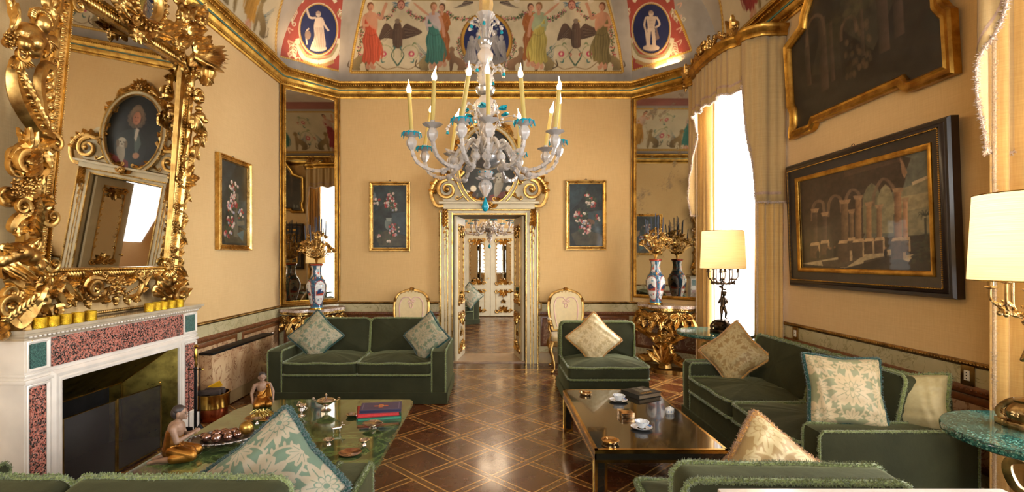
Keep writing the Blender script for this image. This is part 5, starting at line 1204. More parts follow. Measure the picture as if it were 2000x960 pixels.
# crest
g = MB(); c_ = mp(292, 8, .08)
g.lathe([(.115, -.02), (.12, .03), (.135, .045), (.15, .03), (.165, .045), (.175, 0)], 40, M=MM @ T(c_[0], c_[1] + .03, .05) @ S(1, 1.15, 1), close=False)
for k in range(30): a = 2 * PI * k / 30; g.ball((c_[0] + .15 * math.cos(a), c_[1] + .03 + .172 * math.sin(a), .1), .012, 6, 5, M=MM)
for k in range(26): a = 2 * PI * k / 26; g.ball((0, 0, 0), (.024, .013, .012), 6, 5, M=MM @ T(c_[0] + .185 * math.cos(a), c_[1] + .03 + .21 * math.sin(a), .085) @ Matrix.Rotation(a, 4, 'Z'))
g.build('crest_oval_frame', GOLD, GM)
g2 = MB(); g2.lathe([(.118, 0), (.0, .004)], 40, M=MM @ T(c_[0], c_[1] + .03, .055) @ S(1, 1.15, 1)); g2.build('crest_mirror', MIRROR, GM, smooth=False)
g = MB()
for P, w_, f_ in (([(340, 50), (354, 30), (350, 8), (338, -10)], .03, 1), ([(356, 100), (340, 84), (346, 66), (364, 60)], .028, -1), ([(250, 36), (262, 60), (290, 66), (318, 58), (336, 66)], .028, 1), ([(372, 50), (392, 40), (400, 22), (384, 10)], .026, -1), ([(240, 20), (222, 0), (230, -20)], .03, 1)): SCR(g, P, w_, f_, .07, True, (1, 1), w_ * 1.5)
for x0, y0, x1, y1 in ((268, 60, 256, 34), (268, 62, 270, 88), (268, 62, 284, 86), (300, 64, 330, 76), (310, 60, 344, 48), (350, 90, 372, 70), (352, 40, 362, 10), (356, 40, 376, 8), (352, 44, 342, 16), (330, 60, 352, 62), (366, 60, 396, 56), (372, 80, 398, 74), (378, 96, 410, 92), (370, 20, 398, 22), (386, 40, 400, 60), (228, 10, 250, 40), (236, 0, 262, 30), (340, 0, 360, -12), (262, 60, 240, 46)): LV(g, x0, y0, x1, y1, .5, .5, .09, 4)
VO(g, 352, 90, 362, 94, 1.3, .08); VO(g, 262, 38, 270, 40, -1.3, .1)
g.build('crest_carving', GOLD, GM)
# ---------------------------------------------------------------- upholstery
def rrect(w, d, r, n=6):
    P = []
    for cx_, cy_, a0 in ((w / 2 - r, d / 2 - r, 0), (-w / 2 + r, d / 2 - r, 90), (-w / 2 + r, -d / 2 + r, 180), (w / 2 - r, -d / 2 + r, 270)):
        for k in range(n + 1): a = R(a0 + 90 * k / n); P.append((cx_ + r * math.cos(a), cy_ + r * math.sin(a)))
    Q = []   # densify straight runs
    for i in range(len(P)):
        a, b = P[i], P[(i + 1) % len(P)]; L = math.hypot(a[0] - b[0], a[1] - b[1]); k = max(1, int(L / .06))
        for j in range(k): Q.append((a[0] + (b[0] - a[0]) * j / k, a[1] + (b[1] - a[1]) * j / k))
    return Q
def boxcushion(w, d, h, puff=.03, r=.05, seed=0, sag=0, bulge=.01):
    """stuffed box cushion centred on the origin; returns MB plus its two seam lines"""
    rng = random.Random(seed); O = rrect(w, d, r); n = len(O); vs = []; prof = []
    for k in range(7): s = k / 6; prof.append((s * .999 + .001, -h / 2 - puff * .4 * (1 - s ** 3)))
    prof += [(1 + bulge * .8 / w, -h * .25), (1 + bulge / w, 0), (1 + bulge * .8 / w, h * .25)]
    for k in range(12): s = 1 - k / 11; prof.append((s * .999 + .001, h / 2 + puff * (1 - s ** 2.6)))
    ph = rng.random() * 6
    for s, z in prof:
        for x, y in O:
            zz = z
            if z > h * .3: zz += .006 * math.sin(x * 17 + ph) * math.cos(y * 13 + ph) * s + .004 * math.sin(x * 41 + y * 23 + ph) * s - sag * (1 - s) * .5
            else: zz += .003 * math.sin(x * 30 + ph)
            vs.append((x * s, y * s, zz))
    fs = [(i * n + k, i * n + (k + 1) % n, (i + 1) * n + (k + 1) % n, (i + 1) * n + k) for i in range(len(prof) - 1) for k in range(n)]
    m = MB(); m.add(vs, fs); top = [(x * 1.005, y * 1.005, h / 2 + .004 * math.sin(x * 17 + ph)) for x, y in O]; bot = [(x * 1.005, y * 1.005, -h / 2) for x, y in O]
    return m, top, bot
def place(mb, M): mb.v = [tuple(M @ Vector(v)) for v in mb.v]; return mb
def cushion_part(name, parent, w, d, h, M, puff=.03, seed=0, fr=FR_OLIVE, fr_r=.013, sides=(1, 1), dens=150, sag=0):
    m, top, bot = boxcushion(w, d, h, puff, .05, seed, sag); place(m, M); o = m.build(name, VELVET, parent, auto=0)
    f = MB()
    if sides[0]: fringe(f, [M @ Vector(p) for p in top], fr_r, 16, dens, True)
    if sides[1]: fringe(f, [M @ Vector(p) for p in bot], fr_r, 16, dens, True)
    f.build('fringe', fr, o, smooth=False, fix=False, auto=0); return o
def softbox(c, d, bev=.025): m = MB(); m.box(c, d, bev=bev); return m
def sofa(name, label, loc, rz, w, nc, arms=True, dep=.88, hs=.28, back=.70, dens=150, group=None, cat='sofa', backc=True, bc=(.40, .33)):
    """front edge on local y=0 facing -y; width along x"""
    t = thing(name, label, cat, loc, rz, group); aw = .16 if arms else 0; bt = .13
    m = softbox((0, dep / 2, hs / 2 + .01), (w - .01, dep, hs - .02), .012); m.build('base', VELVET, t, auto=30)
    m = MB(); P = [(-w / 2, .0), (w / 2, .0), (w / 2, dep), (-w / 2, dep)]
    m.sweep([(*p, 0) for p in P], [(.0, .012), (-.012, .006), (-.014, .12), (.0, .125)], True); m.build('skirt', VELVET, t, auto=30)
    m = softbox((0, dep - bt / 2, (hs + back) / 2), (w - (2 * aw - .02 if arms else 0), bt, back - hs), .03); bk = m.build('back', VELVET, t, auto=30)
    if not arms:
        f = MB(); fringe(f, [(-w / 2, dep - bt, back - .05), (-w / 2, dep - bt * .5, back), (w / 2, dep - bt * .5, back), (w / 2, dep - bt, back - .05)], .01, 16, dens); f.build('fringe', FR_OLIVE, bk, smooth=False, fix=False, auto=0)
    if arms:
        for sx in (-1, 1):
            cx_ = sx * (w / 2 - aw / 2); ah = .55
            m = softbox((cx_, dep / 2, ah / 2 + .03), (aw, dep + .006, ah - .06), .03); a = m.build('arm', VELVET, t, auto=30)
            f = MB()
            for ex in (-1, 1):
                x = cx_ + ex * (aw / 2 - .008); fringe(f, [(x, .004, .05), (x, -.002, ah - .03), (x, .02, ah), (x, dep - .04, ah), (x, dep, ah - .04), (x, dep, .05)], .010, 16, dens)
            f.build('fringe', FR_OLIVE, a, smooth=False, fix=False, auto=0)
    cw = (w - 2 * aw) / nc
    for k in range(nc):
        x = -w / 2 + aw + cw * (k + .5)
        cushion_part('seat_cushion', t, cw - .012, dep - bt - .02 + .03, .12, T(x, (dep - bt - .02) / 2 - .01, hs + .085), .045, k + 3, dens=dens)
        if backc:
            cushion_part('back_cushion', t, cw - .012, bc[0], .13, T(x, dep - bt - .115, hs + bc[1]) @ RX(78 if arms else 87), .035, k + 11, dens=dens)
    return t
sofa('sofa', 'green velvet sofa with moss fringe facing the camera before the far wall', (-1.42, 5.12, 0), 0, 1.86, 2, dens=120)
sofa('sofa', 'long green velvet sofa along the right wall below the two dark paintings', (1.80, 3.70, 0), -90, 1.96, 2, dens=190)
sofa('sofa', 'green velvet sofa seen from behind at the lower left', (-1.50, 2.33, 0), 180, 1.87, 2, dep=.84, dens=520, back=.60, bc=(.32, .27))
SL = 'slipper chairs'
sofa('slipper_chair', 'armless green velvet chair facing the camera right of the doorway', (1.17, 5.0, 0), 0, .83, 1, False, .86, .26, .68, 150, cat='chair')
sofa('slipper_chair', 'armless green velvet chair seen from behind at the bottom edge', (1.09, 2.42, 0), 178, .79, 1, False, .86, .26, .60, 620, cat='chair', bc=(.36, .285))
DAM_G = ('#6c7860', '#a0957a'); DAM_GL = ('#5a6c59', '#958a74'); DAM_Y = ('#94794a', '#b09c6e')
def pillow(label, M, size, cols, fr, seed, n=90, frr=.016, dens=220, h=.085, group=None, rot=0, hair=.006, scale=1.0):
    """knife-edge scatter cushion in local xy plane, z = thickness, turned so a corner is up by M"""
    root = thing('scatter_cushion', label, 'cushion', M.to_translation(), 0, group); Rm = M.to_3x3().to_4x4(); rng = random.Random(seed); p1, p2 = rng.random() * 6, rng.random() * 6
    def shp(u, v, sg):
        u = u * 2 - 1; v = v * 2 - 1; pinch = 1 - .10 * (1 - abs(v)) * abs(u) ** 2 * 1.0; pv = 1 - .10 * (1 - abs(u)) * abs(v) ** 2
        x = u * pinch * size / 2; y = v * pv * size / 2; e = max(0, (1 - u * u)) * max(0, (1 - v * v))
        z = h * (e ** .42) + .0016 * math.sin(u * 19 + p1 + v * 4) * (abs(u) ** 2) * (1 - u * u) * 6 + .0014 * math.sin(v * 17 + p2) * abs(v) * (1 - v * v) * 5
        z += .007 * math.sin(u * 3 + p2) * math.cos(v * 4 + p1) * e ** .5
        return tuple(Rm @ Vector((x, y, sg * z)))
    cv = damask_canvas(n, cols[0], cols[1], seed, rot, scale); a = painted('front_cover', cv, lambda s, t: shp(s, t, 1), DAMASK, root); 
    cv = damask_canvas(max(50, n // 2), cols[0], cols[1], seed + 1, rot, scale); painted('back_cover', cv, lambda s, t: shp(s, t, -1), DAMASK, root)
    E = [(s, 0) for s in np.linspace(0, 1, 13)[:-1]] + [(1, s) for s in np.linspace(0, 1, 13)[:-1]] + [(1 - s, 1) for s in np.linspace(0, 1, 13)[:-1]] + [(0, 1 - s) for s in np.linspace(0, 1, 13)[:-1]]
    f = MB(); fringe(f, [shp(u, v, 0) for u, v in E], frr, 20, dens, True, hair); f.build('fringe', fr, root, smooth=False, fix=False, auto=0); return root
def pose(loc, lean, yaw, roll=45): return T(*loc) @ RZ(yaw) @ RX(90 - lean) @ RZ(roll)
pillow('green damask cushion on the left end of the far sofa', pose((-1.975, 5.50, .645), 18, 8), .42, DAM_G, FR_TEAL, 1)
pillow('green damask cushion on the right end of the far sofa', pose((-.735, 5.40, .655), 20, -22), .40, DAM_G, FR_TEAL, 2)
pillow('cream damask cushion with gold edging on the armless chair near the doorway', pose((1.10, 5.42, .63), 22, -2, 42), .43, ('#b8a274', '#d0bd92'), FR_GOLD, 3)
pillow('gold damask cushion at the window end of the right sofa', pose((2.14, 4.40, .66), 18, -40), .42, DAM_Y, FR_GOLD, 4, 110)
pillow('large green damask cushion leaning square on the near arm of the right sofa', pose((2.08, 2.93, .72), 20, -10, -3), .41, ('#7c7c5a', '#b09c78'), FR_TEAL, 5, 150, dens=320)
pillow('large green damask cushion with teal fringe on the lower left sofa', pose((-.89, 1.95, .60), 34, 2, 44), .45, DAM_GL, FR_TEAL, 6, 260, .017, 900, .09)
pillow('gold damask cushion on the armless chair at the bottom edge', pose((1.17, 2.02, .545), 34, 0, 46), .47, DAM_Y, FR_GOLD, 7, 200, .017, 900, .09)
pillow('pale velvet cushion with olive fringe in the near corner of the right sofa', pose((2.48, 2.92, .66), 20, -60, 8), .34, ('#a3966c', '#a99d74'), FR_OLIVE, 8, 60)

# ---------------------------------------------------------------- gilded armchairs against the far wall
SILK = plain('cream_silk', '#d3bf8e', .5, 0, 20, .06, .1, 200, .3); PINKB = plain('pink_braid', '#d9b3a6', .6)
def armchair(label, loc, rz):
    t = thing('gilded_armchair', label, 'armchair', loc, rz, None); W_ = .56; sz = .44
    # back: rounded cartouche frame
    P = [(-.19, .0), (-.235, .18), (-.245, .38), (-.20, .50), (-.10, .555), (0, .575), (.10, .555), (.20, .50), (.245, .38), (.235, .18), (.19, .0)]
    B = T(0, .25, .50) @ RX(-10) @ frame((0, 0, 0), (1, 0, 0), (0, 0, 1), (0, -1, 0))
    q_ = smooth(P, 8); m = MB(); m.tube([(*p, 0) for p in q_] + [(q_[0][0], q_[0][1], 0)], .019, 8, M=B, rib=.08); beads(m, [(p[0] * .9, p[1] * .96 + .01, .014) for p in q_], .005, .016, B)
    for k in range(5): acanthus(m, 0, .565, R(30 + 30 * k), .05, .03, B, .5, .02, 3)
    for k in range(7): rosette(m, (-.15 + .05 * k), .545 - .5 * (abs(-.15 + .05 * k)) ** 2 * 2, .016, B, 5, .02)
    for d in (-1, 1): acanthus(m, d * .24, .40, PI / 2 + d * .2, .07, .04, B, .4, .02, 3)
    m.build('back_frame', GOLD, t)
    m = MB(); m.prism([(p[0] * .9, p[1] * .95 + .01) for p in q_], -.015, .022, B); m.build('backrest', SILK, t, auto=60)
    m = MB(); R_ = [(-.13, .05), (-.16, .2), (-.165, .36), (-.12, .45), (-.04, .46), (0, .42), (.04, .46), (.12, .45), (.165, .36), (.16, .2), (.13, .05)]; m.tube([(*p, .024) for p in smooth(R_, 6)], .008, 6, M=B, flat=.5)
    for d in (-1, 1): volute(m, d * .03, .40, .028, 0, 1.2 * d, .007, B, .02)
    m.tube([(.02 * math.sin(k * .4), .38 - .035 * (1 - math.cos(k * .4)), .025) for k in range(17)], .006, 6, M=B); m.build('braid', PINKB, t)
    m, top, bot = boxcushion(.50, .46, .07, .03, .08); place(m, T(0, .0, sz - .0)); m.build('seat', SILK, t, auto=0)
    m = MB(); m.sweep([(-.27, -.24, 0), (.27, -.24, 0), (.24, .24, 0), (-.24, .24, 0)], [(0, sz - .09), (-.015, sz - .08), (-.015, sz - .03), (0, sz - .02)], True); SM = frame((0, -.255, sz - .06), (1, 0, 0), (0, 0, 1), (0, -1, 0))
    for d in (-1, 1): acanthus(m, 0, 0, 0 if d > 0 else PI, .1, .05, SM, .3, .0, 4)
    rosette(m, 0, 0, .03, SM); m.build('seat_rail', GOLD, t)
    for sx in (-1, 1):
        for sy in (-1, 1):
            x, y = sx * (.25 if sy < 0 else .22), (-.23 if sy < 0 else .23); m = MB()
            pts = smooth([(x, y, sz - .03), (x + sx * .035, y + sy * .02, sz - .12), (x + sx * .0, y + sy * .0, .20), (x - sx * .02, y - sy * .01, .07), (x + sx * .012, y + sy * .012, .012)], 6)
            n_ = len(pts); m.tube(pts, [.030 - .018 * min(1, k / (n_ * .75)) for k in range(n_)], 8, rib=.06); m.ball((x + sx * .012, y + sy * .012, .018), (.022, .022, .018)); m.build('leg', GOLD, t)
        m = MB(); m.tube(smooth([(sx * .235, .20, .66), (sx * .27, .06, .67), (sx * .29, -.10, .655), (sx * .275, -.165, .64), (sx * .26, -.15, .615)], 6), .016, 8, rib=.08)
        m.tube(smooth([(sx * .275, -.12, .645), (sx * .29, -.10, .58), (sx * .265, -.10, .50), (sx * .275, -.12, .42)], 6), .014, 8); m.build('armrest', GOLD, t)
        m = MB(); m.ball((sx * .265, .02, .685), (.028, .09, .018), 10, 6); m.build('arm_pad', SILK, t)
    return t
armchair('gilded armchair with cream silk back behind the far sofa', (-1.17, 6.74, 0), 0)
armchair('gilded armchair with cream silk back right of the doorway behind the armless chair', (1.03, 6.74, 0), 0)
# sofa and chandelier in the next room
NS = sofa('sofa', 'blue grey velvet sofa in the room beyond the doorway', (-.95, 11.05, 0), 35, 1.5, 1, dens=20, dep=.9)
pillow('damask cushion on the sofa in the room beyond', pose((-.55, 11.35, .66), 18, 10), .45, DAM_G, FR_TEAL, 9, 50, dens=30)
# ---------------------------------------------------------------- low tables
CT = thing('coffee_table', 'low black lacquer coffee table with brass edging', 'coffee table', (1.017, 3.68, 0)); TH = .35; TW, TL_ = .806, 1.38
m = MB(); m.box((0, 0, TH - .006), (TW - .03, TL_ - .03, .012)); m.build('top', BLACK, CT, smooth=False)
def strip(mb, a, b, w, up): 
    a = Vector(a); b = Vector(b); mb.box((0, 0, 0), ((b - a).length, w, .003), frame((a + b) / 2, b - a, up))
m = MB(); m2 = MB()
for x in (-1, 1):
    m2.box((x * (TW / 2 - .004), 0, TH - .045), (.008, TL_, .07)); 
    for z in (TH - .016, TH - .072): m.box((x * (TW / 2 - .003), 0, z), (.009, TL_ + .002, .018))
    m.box((x * (TW / 2 - .009), 0, TH - .003), (.018, TL_, .0065))
for y in (-1, 1):
    m2.box((0, y * (TL_ / 2 - .004), TH - .045), (TW, .008, .07))
    for z in (TH - .016, TH - .072): m.box((0, y * (TL_ / 2 - .003), z), (TW + .002, .009, .018))
    m.box((0, y * (TL_ / 2 - .009), TH - .003), (TW, .018, .0065))
m2.build('apron', BLACK, CT, smooth=False); m.build('brass_edging', BRASS, CT, smooth=False)
for x in (-1, 1):
    for y in (-1, 1):
        cx_, cy_ = x * (TW / 2 - .037), y * (TL_ / 2 - .037); m = MB(); m.box((cx_, cy_, (TH - .08) / 2), (.07, .07, TH - .08)); l = m.build('leg', BLACK, CT, smooth=False)
        m = MB()
        for dx in (-1, 1):
            for dy in (-1, 1): m.box((cx_ + dx * .030, cy_ + dy * .030, (TH - .08) / 2), (.016, .016, TH - .08))
        m.box((cx_, cy_, .012), (.078, .078, .024)); m.build('brass_edging', BRASS, l, smooth=False)
def onct(px, py, z=TH): Y = (EYE - z) * F / (py - CY); return Vector(((px - CX) / F * Y, Y, z))
def ashtray(label, p):
    m = MB(); m.lathe([(.0, .0), (.045, .0), (.05, .006), (.050, .013), (.056, .018), (.056, .021), (.044, .021), (.036, .012), (.0, .010)], 28); o = m.build('ashtray', gold('ashtray_silver_gilt', '#e5c08a', '#b98c52', .12, .03)); o.location = p; tag(o, label, 'ashtray', 'silver ashtrays on the black table'); return o
ashtray('round silver gilt ashtray on the near left corner of the black coffee table', onct(1192, 864)); ashtray('round silver gilt ashtray at the far left corner of the black coffee table', onct(1144, 770))
CHINA = plain('white_china', '#dfe2e4', .12, 0, 5, .03, 0, 1, 0, .5)
def tea(label, p, s=1.0):
    cv = Canvas(90, 20, '#dfe2e4'); 
    for a0, a1 in ((.02, .22), (.52, .72)): cv.poly([(a0, .62), (a1, .62), (a1, .95), (a0, .95)], '#3f79b5')
    cv.poly([(0, .95), (1, .95), (1, 1), (0, 1)], '#b5452f')
    for k in range(24): cv.ell((k / 24 + .01, .45), .008, .05, '#b58a3a')
    def f(s_, t_): r = [.028, .03, .05, .066, .073][min(4, int(t_ * 4))] + ([.002, .02, .016, .007, 0][min(4, int(t_ * 4))]) * ((t_ * 4) % 1); return (r * math.cos(2 * PI * s_), r * math.sin(2 * PI * s_), .003 + .013 * t_ ** 2)
    o = painted('saucer', cv, f, GLAZE, cu=True); u = MB(); u.lathe([(0, -.001), (.03, -.001), (.04, 0), (.069, .011), (.073, .0145)], 28, close=False); u.build('underside', CHINA, o); o.location = p; tag(o, 'blue and white saucer under the teacup ' + label, 'saucer', 'blue and white saucers')
    c = thing('teacup', 'white porcelain teacup with blue decoration ' + label, 'teacup', p + Vector((0, 0, .0065)), 20)
    m = MB(); m.lathe([(.018, 0), (.020, .004), (.022, .008), (.034, .022), (.042, .038), (.046, .046), (.0435, .045), (.032, .022), (.0, .010)], 28, flute=6, fd=.03); m.build('bowl', CHINA, c)
    m = MB(); m.tube(smooth([(.038, 0, .038), (.058, 0, .036), (.056, 0, .02), (.03, 0, .014)], 5), .0035, 6); m.build('handle', CHINA, c)
    m = MB()
    for k in range(10): a = k * 2 * PI / 10; m.ball((.0425 * math.cos(a), .0425 * math.sin(a), .0415), (.004, .004, .0022), 5, 4)
    m.build('blue_dots', plain('cobalt_enamel', '#2d5f9c', .2), c)
tea('on the middle of the black table', onct(1253, 836)); tea('beside the dark book on the black table', onct(1208, 783))
def book(name, label, p, rz, w, d, h, cover, pages='#c9bda4', cat='book', group=None, paint=None):
    t = thing(name, label, cat, p, rz, group)
    cm = plain(name + '_cover', cover, .4, 0, 20, .08)
    m = MB(); m.box((0, 0, .002), (w, d, .004)); m.box((0, 0, h - .002), (w, d, .004)); m.box((-w / 2 + .002, 0, h / 2), (.004, d, h)); m.build('cover', cm, t, smooth=False)
    m = MB(); m.box((.002, 0, h / 2), (w - .012, d - .012, h - .008)); m.build('pages', plain(name + '_pages', pages, .8, 0, 120, .15), t, smooth=False)
    if paint: 
        cv = Canvas(90, 70, cover); paint(cv); painted('cover_design', cv, lambda s, u: ((s - .5) * w * .99, (u - .5) * d * .99, h + .0006), PRINT, t)
    return t
def cov1(cv):
    cv.a[:] = np.array(lin('#2a2a26')); cv.mottle(.6, 40, 3); cv.poly([(.3, .3), (.55, .35), (.5, .95), (.4, .95)], '#6b6a5a', .8); cv.poly([(.55, .35), (.85, .4), (.85, .6), (.6, .62)], '#b5b3a6', .8); cv.poly([(.62, .7), (.8, .72), (.8, .92), (.64, .9)], '#8f8c7c')
    for k in range(9): cv.poly([(.22 + k * .06, .12), (.25 + k * .06, .12), (.25 + k * .06, .24), (.22 + k * .06, .24)], '#d9a13a'); cv.ell((.245 + k * .06, .18), .018, .05, '#d9a13a' if k % 2 else '#2a2a26')
book('art_book', 'thick dark illustrated book on the far right corner of the black coffee table', onct(1252, 771), 28, .25, .21, .038, '#2a2a26', '#8f7c62', paint=cov1)
o = thing('cigarette_box', 'gleaming silver gilt box in the middle of the black coffee table', 'box', onct(1222, 812), 4)
sm = gold('polished_silver_gilt', '#e2c39c', '#c9a070', .1, .02); m = MB(); m.box((0, 0, .014), (.094, .115, .028), bev=.002); m.build('body', sm, o, auto=30); m = MB(); m.box((0, 0, .034), (.097, .118, .010), bev=.003); m.build('lid', sm, o, auto=30)
o = thing('porcelain_box', 'small blue and white lidded porcelain box near the right edge of the black table', 'box', onct(1308, 806), 10)
def pboxp(cv):
    for k in range(10): cv.ell((k / 10 + .05, .5), .025, .22, '#3c5f92'); cv.ell((k / 10 + .05, .5), .012, .1, '#e2e2de')
cv = Canvas(100, 24, '#d9d9d2'); pboxp(cv); painted('body', cv, lambda s, u: (.034 * math.cos(2 * PI * s) * (1 - .1 * abs(2 * u - 1) ** 2), .026 * math.sin(2 * PI * s) * (1 - .1 * abs(2 * u - 1) ** 2), .032 * u), GLAZE, o, cu=True)
cv = Canvas(80, 24, '#d9d9d2'); [cv.ell((k / 8 + .06, .45), .03, .2, '#6b7a94') for k in range(8)]; painted('lid', cv, lambda s, u: (.034 * (1 - u) * math.cos(2 * PI * s), .026 * (1 - u) * math.sin(2 * PI * s), .032 + .018 * math.sqrt(u)), GLAZE, o, cu=True)

# green stone table ---------------------------------------------------------
GT = thing('stone_table', 'low green onyx table with clipped corners before the fireplace', 'coffee table', (-1.26, 3.15, 0)); GZ = .40; hx, hy, ch = .635, .73, .05
P = [(hx - ch, -hy), (hx, -hy + ch), (hx, hy - ch), (hx - ch * .6, hy - ch * .4 + .02), (hx - ch * 2, hy), (-hx + .22, hy), (-hx + .05, hy - .10), (-hx, hy - .28), (-hx, -hy + ch), (-hx + ch, -hy)]
m = MB(); m.prism(P, GZ - .028, GZ); m.build('top', GREENM, GT, smooth=False)
m = MB(); m.box((0, -.35, (GZ - .03) / 2), (.7, .35, GZ - .03), bev=.02); m.build('pedestal', GREENM, GT, auto=30); m = MB(); m.box((0, .35, (GZ - .03) / 2), (.7, .35, GZ - .03), bev=.02); m.build('pedestal', GREENM, GT, auto=30)
def ongt(px, py, z=GZ): Y = (EYE - z) * F / (py - CY); return Vector(((px - CX) / F * Y, Y, z))
# books
p = ongt(741, 812)
book('green_book', 'green book at the bottom of the stack on the stone table', p, 12, .30, .19, .022, '#1f4a3c', '#3f8a6a', group='books stacked on the stone table')
book('red_book', 'red book in the middle of the stack on the stone table', p + Vector((-.012, .01, .0225)), 14, .285, .19, .026, '#b52a2c', '#c23a38', group='books stacked on the stone table')
def cov2(cv):
    cv.ring((.5, .5), .0, .0, .0, '#8a3a2a'); 
    for a in range(4): cv.ell((.5 + .12 * math.cos(a * PI / 2), .5 + .16 * math.sin(a * PI / 2)), .06, .08, '#b5532f')
    cv.ell((.5, .5), .07, .09, '#c9a05a'); cv.ell((.5, .5), .04, .05, '#8a2f22'); cv.line([(.06, .06), (.94, .06), (.94, .94), (.06, .94), (.06, .06)], .012, '#8f86a0')
book('purple_book', 'purple book with an orange emblem on top of the stack', p + Vector((.012, .004, .049)), 9, .28, .18, .022, '#3d3452', '#2a2540', group='books stacked on the stone table', paint=cov2)
# silver on the table
def silver(name, label, cat, px, py, build, rz=0, group=None):
    o = thing(name, label, cat, ongt(px, py), rz, group); build(o); return o
def b_tureen(o):
    m = MB(); m.lathe([(.035, 0), (.036, .004), (.012, .014), (.008, .03), (.03, .045), (.062, .065), (.068, .075), (.066, .076)], 28); m.build('bowl', SILVER, o)
    m = MB(); m.lathe([(.066, .076), (.055, .086), (.02, .096), (.006, .10), (.005, .108), (.011, .114), (.006, .122), (0, .127)], 24); m.build('lid', SILVER, o)
    for d in (-1, 1): m = MB(); m.tube(smooth([(d * .058, 0, .06), (d * .085, 0, .075), (d * .10, 0, .085), (d * .095, 0, .095), (d * .085, 0, .088)], 5), .004, 6); m.build('handle', SILVER, o)
silver('silver_tureen', 'two-handled silver tureen with lid near the back edge of the stone table', 'tureen', 637, 801, b_tureen)
def b_urn(o):
    m = MB(); m.lathe([(.028, 0), (.024, .006), (.01, .012), (.012, .025), (.024, .04), (.020, .058), (.036, .075), (.034, .077), (.018, .06)], 20, flute=8, fd=.05); m.build('cup', SILVER, o); m = MB(); m.tube(smooth([(.022, 0, .06), (.04, 0, .05), (.02, 0, .03)], 5), .003, 6); m.build('handle', SILVER, o); m = MB(); m.tube(smooth([(-.03, 0, .075), (-.02, .01, .095), (.0, 0, .085)], 4), .0035, 6); m.ball((-.022, .01, .092), .007); m.build('spoon', SILVER, o)
silver('silver_goblet', 'small silver goblet left of the tureen', 'goblet', 589, 811, b_urn)
def b_sauce(o):
    m = MB(); m.lathe([(.02, 0), (.03, .004), (.04, .018), (.038, .019), (.026, .006), (0, .004)], 20); m.build('dish', SILVER, o); m = MB(); m.tube([(.036 + .012 * math.cos(k * .5), 0, .018 + .014 * math.sin(k * .5)) for k in range(13)], .003, 6); m.build('handle', SILVER, o)
silver('silver_taster', 'small silver handled dish beside the tureen and candle glass', 'dish', 687, 813, b_sauce)
def b_glass(o):
    m = MB(); m.lathe([(.024, 0), (.026, .002), (.026, .062), (.024, .062), (.023, .006), (0, .005)], 20); m.build('glass', CLEARG, o); m = MB(); m.lathe([(0, .006), (.0225, .006), (.0225, .042), (0, .044)], 20); m.build('candle_wax', plain('dark_green_wax', '#12332c', .4), o); m = MB(); m.lathe([(.0268, .036), (.0268, .042)], 20, close=False); m.build('red_band', plain('red_ribbon', '#b8222c', .4), o)
silver('candle_glass', 'glass candle holder with a red band in front of the book stack', 'candle holder', 714, 815, b_glass)
def b_tazza(o):
    m = MB(); m.lathe([(.024, 0), (.02, .005), (.012, .012), (.016, .018), (.05, .026), (.062, .034), (.060, .035), (.045, .028), (0, .024)], 28, flute=4, fd=.05); m.build('bowl', SILVER, o)
silver('silver_tazza', 'oval silver footed dish right of centre on the stone table', 'dish', 728, 835, b_tazza)
def b_shell(o):
    m = MB(); m.lathe([(.014, 0), (.012, .006), (.008, .010), (.022, .022), (.034, .034), (.032, .035), (.02, .025), (0, .014)], 32, flute=14, fd=.06); m.build('bowl', SILVER, o)
silver('silver_salt', 'small fluted silver bowl nearest the right edge of the stone table', 'bowl', 711, 869, b_shell); 
silver('silver_salt', 'small fluted silver bowl half hidden behind the large green cushion', 'bowl', 642, 868, b_shell)
silver('silver_salt', 'tiny silver bowl between the cushion and the gold leaf plate', 'bowl', 502, 826, b_shell)
def b_elk(o):
    m = MB(); cap(m, (-.02, 0, .03), (.022, 0, .032), .010, .011)
    for x, y in ((-.018, -.006), (-.018, .006), (.02, -.006), (.02, .006)): cap(m, (x, y, .028), (x, y, .004), .005, .003)
    cap(m, (.024, 0, .034), (.036, 0, .048), .006, .005); cap(m, (.036, 0, .048), (.05, 0, .046), .005, .003)
    for d in (-1, 1): cap(m, (.036, d * .002, .05), (.03, d * .014, .066), .002, .001); cap(m, (.033, d * .008, .06), (.042, d * .012, .066), .002, .001)
    cap(m, (-.02, 0, .036), (-.032, 0, .042), .003, .002); remeshed(m, 'body', SILVER, .0016, o, 2)
silver('silver_animal', 'small silver antlered animal figurine on the stone table', 'figurine', 657, 845, b_elk, 20)
def b_tray2(o):
    m = MB(); m.lathe([(.0, .0), (.04, .0), (.06, .008), (.064, .012), (.058, .012), (.04, .004), (0, .003)], 30, flute=16, fd=.02); m.build('dish', gold('rosy_silver', '#c9a594', '#8f6a5a', .2, .1), o)
silver('copper_dish', 'shallow copper dish behind the corner of the large green cushion', 'dish', 684, 886, b_tray2)
